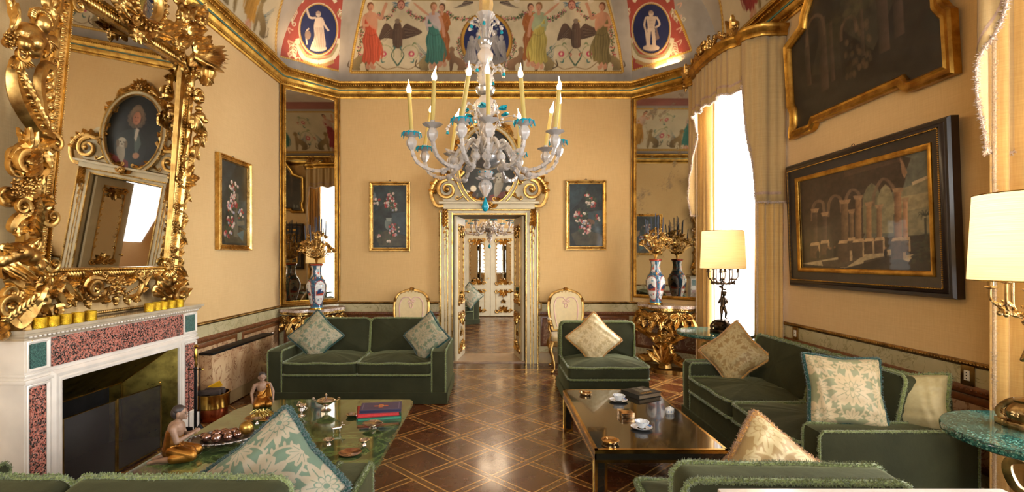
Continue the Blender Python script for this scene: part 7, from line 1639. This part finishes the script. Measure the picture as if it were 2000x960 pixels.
# ---------------------------------------------------------------- corner mirrors, consoles, vases
def corner_set(a, b, side_, zc, vx, vy, mm):
    a = Vector(a); b = Vector(b); tt = (b - a).normalized(); n = Vector((-tt.y, tt.x)); L = (b - a).length; rz = math.degrees(math.atan2(n.x, -n.y)); left = side_ == 'left'
    M_ = frame((0, 0, 0), (math.cos(R(rz)), math.sin(R(rz)), 0), (0, 0, 1), (n.x, n.y, 0)); mid = (a + b) / 2; w = L - .05; h = 3.83 - zc - .05
    org = Vector((mid.x + n.x * .004, mid.y + n.y * .004, zc + .05)); t = thing('pier_mirror', 'tall gilt framed antique mirror filling the %s corner above its console' % side_, 'mirror', org)
    m = MB(); m.box((0, h / 2, .01), (w - .04, h - .04, .012), M_); m.build('glass', mm, t, smooth=False)
    m = MB(); m.sweep([(-w / 2, 0, 0), (w / 2, 0, 0), (w / 2, h, 0), (-w / 2, h, 0)], [(0, 0), (0, .02), (.012, .034), (.024, .034), (.03, .024), (.05, .018), (.052, .0)], True, M=M_, up=(0, 0, 1)); beads(m, [(-w / 2 + .04, .04, .024), (w / 2 - .04, .04, .024), (w / 2 - .04, h - .04, .024), (-w / 2 + .04, h - .04, .024)], .009, .022, M_, True); m.build('frame', GOLD_Y, t, auto=50)
    # console
    c = thing('console_table', 'carved gilt console table with pink grey marble top in the %s corner' % side_, 'console table', (mid.x + n.x * .01, mid.y + n.y * .01, 0), rz)
    TP = [(-.44, 0), (-.46, -.10), (-.40, -.16), (-.36, -.30), (-.28, -.36), (-.18, -.36), (-.12, -.44), (0, -.47), (.12, -.44), (.18, -.36), (.28, -.36), (.36, -.30), (.40, -.16), (.46, -.10), (.44, 0)]
    TPs = smooth(TP, 4)[::-1]; m = MB(); m.prism(TPs, zc - .035, zc); m.build('marble_top', CONSM, c, smooth=False)
    m = MB(); m.prism([(x * .95, y * .95) for x, y in TPs], zc - .07, zc - .036); beads(m, [(x * .965, y * .965, zc - .05) for x, y in TPs], .012, .026); m.build('apron_rail', GOLD_B, c, auto=30)
    m = MB(); F0 = lambda x, y, ang: frame((x, y, 0), (math.cos(R(ang)), math.sin(R(ang)), 0), (0, 0, 1), (math.sin(R(ang)), -math.cos(R(ang)), 0))
    for x, y, ang in ((0, -.43, 0), (-.27, -.33, -25), (.27, -.33, 25), (-.4, -.12, -70), (.4, -.12, 70)):
        f = F0(x, y, ang); rosette(m, 0, zc - .13, .05, f, 7, .0)
        for d in (-1, 1): volute(m, d * .09, zc - .15, .045, PI / 2, -1.4 * d, .016, f, .0); acanthus(m, d * .02, zc - .10, -PI / 2 + d * 1.1, .14, .07, f, .5, 0, 4); acanthus(m, d * .03, zc - .17, -PI / 2 + d * .3, .15, .08, f, .5, 0, 4)
    cherub(m, 0, zc - .17, .05, F0(0, -.45, 0), True, .0); m.build('carved_apron', GOLD, c)
    m = MB(); fy = F0(0, -.22, 0)
    for d in (-1, 1):
        cscroll(m, [(d * .38, zc - .16), (d * .42, zc - .30), (d * .24, zc - .40), (d * .08, zc - .50)], .036, fy, True, .04, .05, d)
        cscroll(m, [(d * .08, zc - .48), (d * .06, zc - .62), (d * .14, zc - .72), (d * .32, .10)], .045, fy, True, .0, .05, -d)
        cscroll(m, [(d * .22, zc - .14), (d * .10, zc - .24), (d * .16, zc - .36), (d * .04, zc - .42)], .03, fy, True, .12, .04, -d)
        for k in range(4): acanthus(m, d * .06, zc - .42 - .08 * k, PI / 2 + d * (.6 + .3 * k), .18, .09, fy, .5, .06, 4)
    for k in range(5): acanthus(m, 0, .12, R(40 + 25 * k), .28, .11, fy, .5, .06, 4)
    m.tube([(0, -.22, .06), (0, -.22, .25), (0, -.24, zc - .35), (0, -.2, zc - .08)], [.09, .06, .05, .12], 12, rib=.06)
    m.build('scrolled_support', GOLD, c)
    m = MB(); m.prism([(x * .72, y * .8) for x, y in TPs], 0, .045); m.build('plinth', GOLD_D, c, auto=30)
    # vase with gilt lily candelabrum
    v = thing('porcelain_vase', 'tall blue, red and white porcelain vase on the %s corner console' % side_, 'vase', (vx, vy, zc))
    pr = [(.0, .078), (.02, .076), (.06, .076), (.15, .10), (.24, .124), (.30, .128), (.36, .108), (.41, .076), (.45, .062), (.51, .058), (.55, .066), (.575, .080), (.585, .084)]
    def vf(s, u):
        z = u * .585; k = 0
        while k < len(pr) - 2 and pr[k + 1][0] < z: k += 1
        (z0, r0), (z1, r1) = pr[k], pr[k + 1]; f_ = (z - z0) / (z1 - z0); r = r0 + (r1 - r0) * (f_ * f_ * (3 - 2 * f_)); return (r * math.cos(2 * PI * s), r * math.sin(2 * PI * s), .015 + z)
    cv = Canvas(200, 130, '#33586e'); rng = random.Random(4)
    for k in range(260): cv.ell((rng.random(), rng.random()), .008, .014, rng.choice(['#a8432e', '#2f6f8f', '#c9beb0', '#b5583c', '#1f4c66']), n=8)
    for k in range(4):
        x = k / 4 + .03
        cv.poly(smooth([(x, .14), (x, .5), (x + .05, .62), (x + .15, .62), (x + .19, .5), (x + .19, .14), (x + .1, .08), (x, .14)], 5), '#8f2e22'); cv.poly(smooth([(x + .01, .15), (x + .01, .5), (x + .055, .6), (x + .145, .6), (x + .18, .5), (x + .18, .15), (x + .1, .10), (x + .01, .15)], 5), '#cfd0cc')
        cv.poly([(x + .02, .30), (x + .17, .30), (x + .17, .38), (x + .02, .40)], '#a8432e'); cv.poly([(x + .03, .33), (x + .16, .36), (x + .10, .46), (x + .05, .43)], '#2c3f5e'); cv.ell((x + .07, .2), .02, .025, '#7d8a94'); cv.ell((x + .13, .22), .015, .02, '#b5583c'); cv.ell((x + .12, .52), .02, .015, '#3f7f9c')
        cv.poly([(x + .03, .72), (x + .15, .72), (x + .15, .95), (x + .03, .95)], '#d3cbc0'); cv.ell((x + .09, .82), .035, .06, '#b5482e'); cv.ell((x + .08, .85), .02, .04, '#3f8f8a'); cv.ell((x + .2, .68), .02, .03, '#c48a3a')
    for k in range(330):
        u_, v_ = rng.random(), .1 + rng.random() * .85; cv.ell((u_, v_), .004 + .005 * rng.random(), .008, rng.choice(['#a8432e', '#2c5f8a', '#c9a45a', '#3f7f9c', '#8f2e22', '#d3cbc0']), .75, n=7)
    cv.poly([(0, .96), (1, .96), (1, 1), (0, 1)], '#a8432e'); cv.poly([(0, 0), (1, 0), (1, .05), (0, .05)], '#2f6f8f')
    painted('body', cv, vf, GLAZE, v, cu=True)
    m = MB(); m.lathe([(.09, 0), (.10, .006), (.098, .014), (.088, .02), (.087, .028)], 28); m.build('gilt_foot', BRASS, v); m = MB(); m.lathe([(.081, .595), (.086, .602), (.078, .606), (.0, .59)], 28); m.build('gilt_rim', BRASS, v)
    g = thing('candelabrum_bouquet', 'gilt lily candelabrum with dark candles in the vase of the %s corner' % side_, 'candelabrum', (vx, vy, zc + .602)); m = MB(); cm = []; rng = random.Random(5 if left else 9)
    for k in range(30):
        a = k * 2.4; r = .02 + .185 * ((k + .5) / 30) ** .6; z = .37 - 1.15 * r + rng.random() * .09; e = Vector((r * math.cos(a), r * math.sin(a), z)); pts = smooth([(0, 0, -.01), (.02 * math.cos(a), .02 * math.sin(a), .06), (r * .55 * math.cos(a), r * .55 * math.sin(a), z * .6), tuple(e)], 5); m.tube(pts, .0035, 5)
        ax = (e - Vector(pts[-4])).normalized(); u_ = ax.orthogonal().normalized(); w_ = ax.cross(u_); fm = Matrix((u_, w_, ax)).transposed().to_4x4(); fm.translation = e
        for q_ in range(6): b_ = q_ * PI / 3; acanthus(m, 0, 0, 0, .058, .032, fm @ Matrix.Rotation(b_, 4, 'Z') @ RY(-52), -.5, 0, 1)
        m.ball(tuple(e), .008, 6, 5)
        for q_ in range(3): kk = 6 + 3 * q_; acanthus(m, 0, 0, a + q_ * 2, .06, .016, T(*pts[min(kk, len(pts) - 1)]) @ RX(0), .9, 0, 2)
        if k % 3 != 1 and len(cm) < 11: cm.append(e + ax * .01)
    m.tube([(0, 0, 0), (0, 0, .40)], .006, 6); m.build('gilt_lilies', GOLD, g)
    for k, e in enumerate(cm + [Vector((0, 0, .40))]):
        m = MB(); m.lathe([(.006, 0), (.012, .008), (.009, .012), (.009, .02)], 8, T(*e)); tp = Vector((e.x * .10, e.y * .10, .20 + rng.random() * .03)); m2 = MB(); m2.tube([tuple(e + Vector((0, 0, .015))), tuple(e + tp)], [.0085, .0055], 8); m2.tube([tuple(e + tp), tuple(e + tp + Vector((0, 0, .01)))], .001, 4); cdl = m2.build('candle', BLUEWAX, g); m.build('candle_cup', GOLD, cdl)
corner_set((-2.25, YF), (XL, YCL), 'left', .84, -2.33, 6.50, OLDMIRROR); corner_set((XR, YCR), (2.016, YF), 'right', .90, 2.15, 6.56, WORNMIRROR)

# ---------------------------------------------------------------- window dressings
def cloth(name, fn, nu, nv, mat, parent, th=.004):
    m = MB(); m.grid(fn, nu, nv); o = m.build(name, mat, parent, auto=0, fix=False)
    if th: s_ = o.modifiers.new('s', 'SOLIDIFY'); s_.thickness = th; s_.offset = 0
    return o
def dressing(y0, y1, label, which):
    t = thing('window_curtains', label, 'curtains', (XR, (y0 + y1) / 2, 0)); L = y1 - y0; O = Matrix.Translation((-XR, -(y0 + y1) / 2, 0))
    P = [(XR - .02, y0), (2.62, y0), (2.50, y0 + .10), (2.50, y0 + .24), (2.42, y0 + .36), (2.38, (y0 + y1) / 2), (2.42, y1 - .36), (2.50, y1 - .24), (2.46, y1 - .08), (2.60, y1), (XR - .06, y1)]
    Q = [Vector((*p, 0)) for p in [P[0]] + [(x, y) for x, y in smooth(P[1:-1], 8)] + [P[-1]]]
    m = MB(); m.M = O; m.sweep([tuple(p) for p in Q], [(-.02, 3.68), (.012, 3.68), (.02, 3.70), (.015, 3.72), (.04, 3.75), (.05, 3.765), (.05, 3.785), (.03, 3.79), (-.02, 3.79)]); m.prism([(p.x + (.0 if p.x > 2.7 else .03), p.y) for p in Q], 3.775, 3.787)
    pel = m.build('gilt_pelmet', GOLD_Y, t, auto=40)
    m = MB(); f = O @ frame((2.40, (y0 + y1) / 2, 3.78), (0, -1, 0), (0, 0, 1), (-1, 0, 0)); f2 = O @ frame((2.44, y0 + .22, 3.78), (0, -1, 0), (0, 0, 1), (-1, 0, 0)); f3 = O @ frame((2.44, y1 - .12, 3.76), (0, -1, 0), (0, 0, 1), (-1, 0, 0))
    for d in (-1, 1):
        cscroll(m, [(d * .42, .02), (d * .30, .10), (d * .16, .06), (d * .06, .16)], .022, f, True, .0, .035, d)
        for k in range(5): acanthus(m, d * .05 * k, .02, PI / 2 - d * (.3 + .25 * k), .17 - .015 * k, .08, f, .4, .0, 4)
    rosette(m, 0, .12, .06, f, 7, .03); cherub(m, 0, .07, .045, f, False, .03)
    for ff in (f2, f3):
        for d in (-1, 1): volute(m, d * .07, .05, .05, PI / 2, -1.4 * d, .016, ff, 0); acanthus(m, 0, 0, PI / 2 - d * .35, .20, .09, ff, .4, .0, 4)
    f4 = O @ frame((2.47, y1 - .02, 3.72), (0, -1, 0), (0, 0, 1), (-1, 0, 0)); volute(m, 0, 0, .05, 0, 1.3, .016, f4, .02); acanthus(m, 0, 0, -1.2, .1, .06, f4)
    m.build('carved_cresting', GOLD, pel)
    # cloth following the pelmet
    Ls = [0]; 
    for i in range(1, len(Q)): Ls.append(Ls[-1] + (Q[i] - Q[i - 1]).length)
    T_ = Ls[-1]; ret = XR - .02 - 2.60
    def at(s):
        d = s * T_; k = 0
        while k < len(Ls) - 2 and Ls[k + 1] < d: k += 1
        f_ = (d - Ls[k]) / (Ls[k + 1] - Ls[k]); p = Q[k].lerp(Q[k + 1], f_); tt = (Q[k + 1] - Q[k]).normalized(); return p, Vector((-tt.y, tt.x, 0)), d
    def zb(d):
        e = min(d, T_ - d); jw = .14 if (d < T_ / 2 and which == 0) else .34
        if e < ret + .04: return 2.06
        if e < ret + .04 + jw: f_ = (e - ret - .04) / jw; return 2.06 + (3.17 - 2.06) * (f_ ** .8) + .05 * math.sin(f_ * 9)
        return 3.20 + .045 * abs(math.sin((e - ret) * 9)) - .0
    def vf(s, u):
        p, n, d = at(s); e = min(d, T_ - d); a = .008 if e < ret else .014; off = a * math.sin(d * 34) * (.3 + .7 * (1 - u)) + .006 * math.sin(d * 71); p = p - n * .012 + n * off; z = zb(d) * (1 - u) + 3.70 * u; return tuple(O @ Vector((p.x, p.y, z)))
    cloth('valance', vf, 260, 14, VALANCE, t)
    m = MB(); hem = []
    for k in range(260): p, n, d = at(k / 259); q_ = Vector(vf(k / 259, 0)); hem.append(tuple(q_ + n * .003 + Vector((0, 0, .0))))
    fringe(m, hem, .008, 16, 260, False, .016); m.build('hem_fringe', fringe_mat('hem_fringe_silk', '#a58a78', '#d3bda6') if which == 0 else bpy.data.materials['hem_fringe_silk'], t, smooth=False, fix=False, auto=0)
    m = MB(); b_ = []
    for k in range(6, 254):
        p, n, d = at(k / 259); z = zb(d) + .075; u = min(.95, (z - zb(d)) / (3.7 - zb(d))); q_ = Vector(vf(k / 259, u)); b_.append((q_ + n * .005, q_ + n * .005 + Vector((0, 0, .025))))
    vs = [tuple(v) for pr in b_ for v in pr]; m.add(vs, [(2 * i, 2 * i + 2, 2 * i + 3, 2 * i + 1) for i in range(len(b_) - 1)]); m.build('braid_band', BRAID, t, auto=0, fix=False)
    for nm, ya, yb, xw in (('drape', y0 + .02, y0 + .34, 1), ('drape', y1 - .26, y1 - .02, 1)):
        ph = ya
        def df(s, u, ya=ya, yb=yb, ph=ph):
            y = ya + (yb - ya) * s; x = (2.77 if ya < (y0 + y1) / 2 or which else 2.68) + .045 * math.sin(s * 2 * PI * 4.5 + ph) * (.75 + .25 * (1 - u)) + .012 * math.sin(s * 40 + u * 3); y += .02 * math.cos(s * 2 * PI * 4.5) ; return tuple(O @ Vector((x, y, .01 + 3.66 * u)))
        cloth(nm, df, 120, 10, CURTAIN, t)
    # return of the drape towards the wall
    for yy, sg in ((y0 + .05, 1), (y1 - .03, -1)):
        def rf(s, u, yy=yy): return tuple(O @ Vector((2.60 + .27 * s, yy + .022 * math.sin(s * 2 * PI * 3 + 1), .01 + 3.66 * u)))
        cloth('drape', rf, 60, 8, CURTAIN, t)
        m = MB(); fringe(m, [tuple(O @ Vector((2.595, yy - .01, .02 + 3.0 * k / 20))) for k in range(21)], .010, 14, 120, False, .008); m.build('drape_edging', fringe_mat('rose_edging', '#a58a66', '#c4a988') if 'rose_edging' not in bpy.data.materials else bpy.data.materials['rose_edging'], t, smooth=False, fix=False, auto=0)
    def sf(s, u): return tuple(O @ Vector((2.81 + .014 * math.sin(s * 95) + .008 * math.sin(s * 31), y0 + .10 + (L - .2) * s, .015 + 3.62 * u)))
    cloth('sheer_panel', sf, 240, 5, SHEER, t, 0); return t
dressing(4.82, 6.36, 'ochre curtains and tan valance under a gilt pelmet at the bright window', 0); dressing(.62, 2.60, 'ochre curtains with cream fringed valance at the right edge of the photo', 1)

# ---------------------------------------------------------------- chandeliers
def chandelier(label, loc, s, angs, detail=True, top=5.09):
    t = thing('glass_chandelier', label, 'chandelier', loc); M0 = S(s); NN = 20 if detail else 12
    def part(nm, mat, fn, par=t):
        m = MB(); m.M = M0; fn(m); return m.build(nm, mat, par)
    zt = (top - loc[2]) / s
    def stem(m):   # local z=0 is the arm bowl; heights follow the photographed baluster
        m.lathe([(.02, .06), (.05, .10), (.03, .16), (.045, .22), (.06, .26), (.04, .30), (.05, .32), (.085, .36), (.098, .40), (.085, .44), (.05, .47), (.04, .485)], NN, flute=8, fd=.04)
        m.lathe([(.03, .56), (.05, .58), (.06, .64), (.04, .70), (.03, .74), (.055, .78), (.06, .82), (.035, .86), (.045, .885)], NN, flute=8, fd=.05)
        m.lathe([(.04, .93), (.03, .97), (.035, 1.05), (.05, 1.09), (.075, 1.13), (.06, 1.12), (.03, 1.06)], NN, flute=10, fd=.05)
    part('glass_stem', GLASS, stem)
    part('silvered_bowl', SMOKEG, lambda m: m.lathe([(.01, -.085), (.08, -.08), (.125, -.04), (.135, .0), (.12, .012), (.06, .03), (0, .04)], NN + 12))
    part('silvered_bowl', SMOKEG, lambda m: m.lathe([(.03, .49), (.065, .505), (.08, .54), (.078, .55), (.03, .555)], NN)); part('silvered_bowl', SMOKEG, lambda m: m.lathe([(.03, .87), (.05, .885), (.062, .915), (.06, .925), (.02, .93)], NN))
    def pend(m):
        m.lathe([(.02, -.10), (.055, -.105), (.06, -.12), (.045, -.15), (.03, -.17)], NN, flute=8, fd=.06)
        for k in range(8): a = k * PI / 4; acanthus(m, .02 * math.cos(a), .02 * math.sin(a), a, .06, .04, T(0, 0, -.17), .5, 0, 3); acanthus(m, 0, 0, a, .05, .035, T(0, 0, -.21) @ RX(0), -.6, 0, 3)
        m.lathe([(.018, -.17), (.045, -.20), (.05, -.23), (.025, -.28), (.01, -.31)], NN, flute=6, fd=.15)
    part('glass_pendant', GLASS, pend)
    part('blue_drop', BLUEG, lambda m: (m.lathe([(.0, -.30), (.008, -.33), (.026, -.375), (.026, -.395), (.012, -.42), (0, -.425)], 16, flute=6, fd=.08), [m.ball((.055 * math.cos(k), .055 * math.sin(k), -.118), .009) for k in np.linspace(0, 2 * PI, 9)[:-1]]))
    part('suspension_rod', IRON, lambda m: m.tube([(0, 0, 1.0), (0, 0, zt)], .006, 6))
    def slv(m): m.tube([(0.008 * math.sin(k * .9), .006 * math.cos(k * 1.3), 1.12 + k * .09) for k in range(int((zt - 1.12) / .09))], [.045 + .008 * math.sin(k * 1.7) for k in range(int((zt - 1.12) / .09))], 12, rib=.08)
    part('silk_sleeve', plain('gold_silk_sleeve', '#b5914e', .4, 0, 20, .2, .5, 30, .4), slv)
    def fl(m):
        for zc_, n_, r_, up in ((.06, 9, .16, .34), (.55, 8, .12, .16), (.93, 7, .10, .14)):
            for k in range(n_):
                a = k * 2 * PI / n_ + zc_ * 5; c_, s_ = math.cos(a), math.sin(a); p = smooth([(.03 * c_, .03 * s_, zc_), (r_ * .55 * c_, r_ * .55 * s_, zc_ + up * .8), (r_ * c_, r_ * s_, zc_ + up), (r_ * 1.3 * c_, r_ * 1.3 * s_, zc_ + up * .72)], 6)
                if zc_ < .1 and k % 2 == 0: p = smooth([(.03 * c_, .03 * s_, zc_), (r_ * .6 * c_, r_ * .6 * s_, zc_ + up * .6), (r_ * 1.5 * c_, r_ * 1.5 * s_, zc_ + up * .72), (r_ * 1.9 * c_, r_ * 1.9 * s_, zc_ + up * .5)], 6)
                m.tube(p, [.012 - .0004 * q_ for q_ in range(len(p))], 6, flat=.5, rib=.12)
                for q_ in range(4, len(p), 4): m.ball(p[q_], .013, 6, 4)
                m.ball(p[-1], .015, 6, 5)
    part('glass_leaves', GLASS, fl)
    for zc_, n_, r_, up in ((.06, 9, .30, .17), (.55, 8, .156, .115), (.93, 7, .13, .10)):
        for k in range(0, n_, 2):
            a = k * 2 * PI / n_ + zc_ * 5; x, y = r_ * math.cos(a), r_ * math.sin(a); part('blue_bell', BLUEG, lambda m: m.lathe([(.0, -.03), (.012, -.028), (.008, -.01), (.002, 0)], 8, T(x, y, zc_ + up - .01), flute=4, fd=.2))
    for k in range(6): a = k * 1.05 + .4; part('blue_flower', BLUEG, lambda m: acanthus(m, .14 * math.cos(a), .14 * math.sin(a), a, .07, .06, T(0, 0, .36), .4, 0, 4))
    for k, (a, ln) in enumerate(angs):
        # a: degrees from the camera side, positive to the right
        c_, s_ = -math.cos(R(a)), math.sin(R(a)); q_ = lambda r, z: (r * s_, r * c_, z); RC_ = .585
        m = MB(); m.M = M0; p = smooth([q_(.06, .03), q_(.15, .12), q_(.235, .02), q_(.30, -.10), q_(.42, -.125), q_(.54, -.07), q_(RC_, .03), q_(RC_, .075)], 6); m.tube(p, [.0145 if k_ < len(p) - 8 else .0145 + .0015 * (k_ - len(p) + 8) for k_ in range(len(p))], 8, rib=.10)
        m.ball(q_(.255, -.04), .036, 10, 8); m.ball(q_(.34, -.125), .028, 8, 6); m.lathe([(.016, .0), (.034, .03), (.038, .06), (.024, .09), (.018, .10)], 12, T(*q_(RC_, .02)), flute=6, fd=.08)
        for k_ in range(6, len(p) - 6, 3): v_ = Vector(p[k_]); m.ball((v_.x, v_.y, v_.z), .018, 8, 5)
        acanthus(m, *q_(.24, 0)[:2], math.atan2(c_, s_), .09, .05, T(0, 0, .02), .7, 0, 3); arm = m.build('glass_arm', GLASS, t)
        dz = T(*q_(RC_, .125)); m = MB(); m.M = M0; m.lathe([(.012, -.02), (.03, -.01), (.062, .008), (.07, .014), (.058, .012), (.018, .0)], 24, dz, flute=9, fd=.07); m.lathe([(.016, 0), (.017, .04), (.014, .042)], 12, dz); m.build('drip_cup', GLASS, arm)
        if k % 2 == 0 or not detail:
            m = MB(); m.M = M0
            for j in range(10): b = j * PI / 5; m.tube([(.055 * math.cos(b), .055 * math.sin(b), .012), (.068 * math.cos(b + .2), .068 * math.sin(b + .2), .018), (.076 * math.cos(b + .1), .076 * math.sin(b + .1), -.012)], [.006, .009, .003], 5, M=dz)
            m.tube([(.068 * math.cos(j * PI / 12), .068 * math.sin(j * PI / 12), .015) for j in range(25)], .005, 5, M=dz, cap=False); m.build('blue_rim', BLUEG, arm)
        CL = .285; d_ = Vector((ln[0], ln[1], 1)).normalized(); b0 = Vector(q_(RC_, .155)); b1 = b0 + d_ * CL
        m = MB(); m.M = M0; m.tube([tuple(b0), tuple(b1)], .0155, 10); m.build('candle_sleeve', WAX, arm)
        m = MB(); m.M = M0; tw = Vector((.012 * math.sin(k * 2.2), 0, 0)); m.tube(smooth([tuple(b1), tuple(b1 + d_ * .022), tuple(b1 + d_ * .05), tuple(b1 + d_ * .075 + tw * .5), tuple(b1 + d_ * .105 + tw)], 3), [.008, .012, .017, .019, .019, .017, .014, .010, .008, .006, .004, .003, .0015], 10); m.build('flame_bulb', FLAME, arm)
    return t
AL = [(-70, (-.06, 0)), (-38, (.04, .0)), (-15, (.16, .02)), (3, (-.02, .0)), (28, (-.08, 0)), (62, (.10, .0)), (95, (0.03, 0)), (120, (.17, 0)), (150, (0, 0)), (-148, (.16, 0)), (-118, (.18, 0))]
chandelier('large clear glass chandelier with blue flowers and candle lights hanging in the room', (-.065, 3.9, 2.30), 1.0, AL)
chandelier('glass chandelier hanging in the room beyond the doorway', (-.08, 9.9, 2.12), .95, [(k * 36 + 8, (0, 0)) for k in range(10)], False, 3.7)

# ---------------------------------------------------------------- small fittings
def plate(label, M, n):
    t = thing('wall_socket' if n > 1 else 'light_switch', label, 'socket' if n > 1 else 'light switch', M.to_translation()); Rm = M.to_3x3().to_4x4()
    m = MB(); m.box((0, 0, .004), (.085, .12, .008), Rm, bev=.002); m.build('brass_plate', GOLD_D, t, auto=30); m = MB(); m.box((0, 0, .009), (.035, .06, .006), Rm, bev=.001); i = m.build('insert', plain('ivory_plastic_%d' % len(bpy.data.objects), '#d8d0bc', .4), t, auto=30)
    m = MB(); [m.box((0, (k - (n - 1) / 2) * .018, .0125), (.006, .006, .002), Rm) for k in range(n)]; m.build('holes' if n > 1 else 'rocker', BLACK, i, smooth=False)
plate('brass switch plate on the pale dado just right of the doorway', frame((.66, YF - .016, .815), (1, 0, 0), (0, 0, 1), (0, -1, 0)), 1)
plate('brass switch plate on the right wall dado beside the far curtain', frame((XR - .016, 4.68, .80), (0, -1, 0), (0, 0, 1), (-1, 0, 0)), 1)
plate('brass socket plate on the right wall dado behind the near sofa end', frame((XR - .016, 2.98, .80), (0, -1, 0), (0, 0, 1), (-1, 0, 0)), 3)
# pale table whose far edge shows at the bottom right
t = thing('console_table', 'white topped table just in view at the bottom edge behind the armless chair', 'table', (1.06, 1.10, 0)); m = MB(); m.box((.02, .06, .8125), (.84, .60, .025), bev=.006); m.build('top', WHITEMARBLE, t, auto=30)
for x in (-.36, .36):
    for y in (-.2, .3): m = MB(); m.tube([(x, y, .80), (x, y, .4), (x, y, 0)], [.03, .022, .014], 8); m.build('leg', GOLD_D, t)
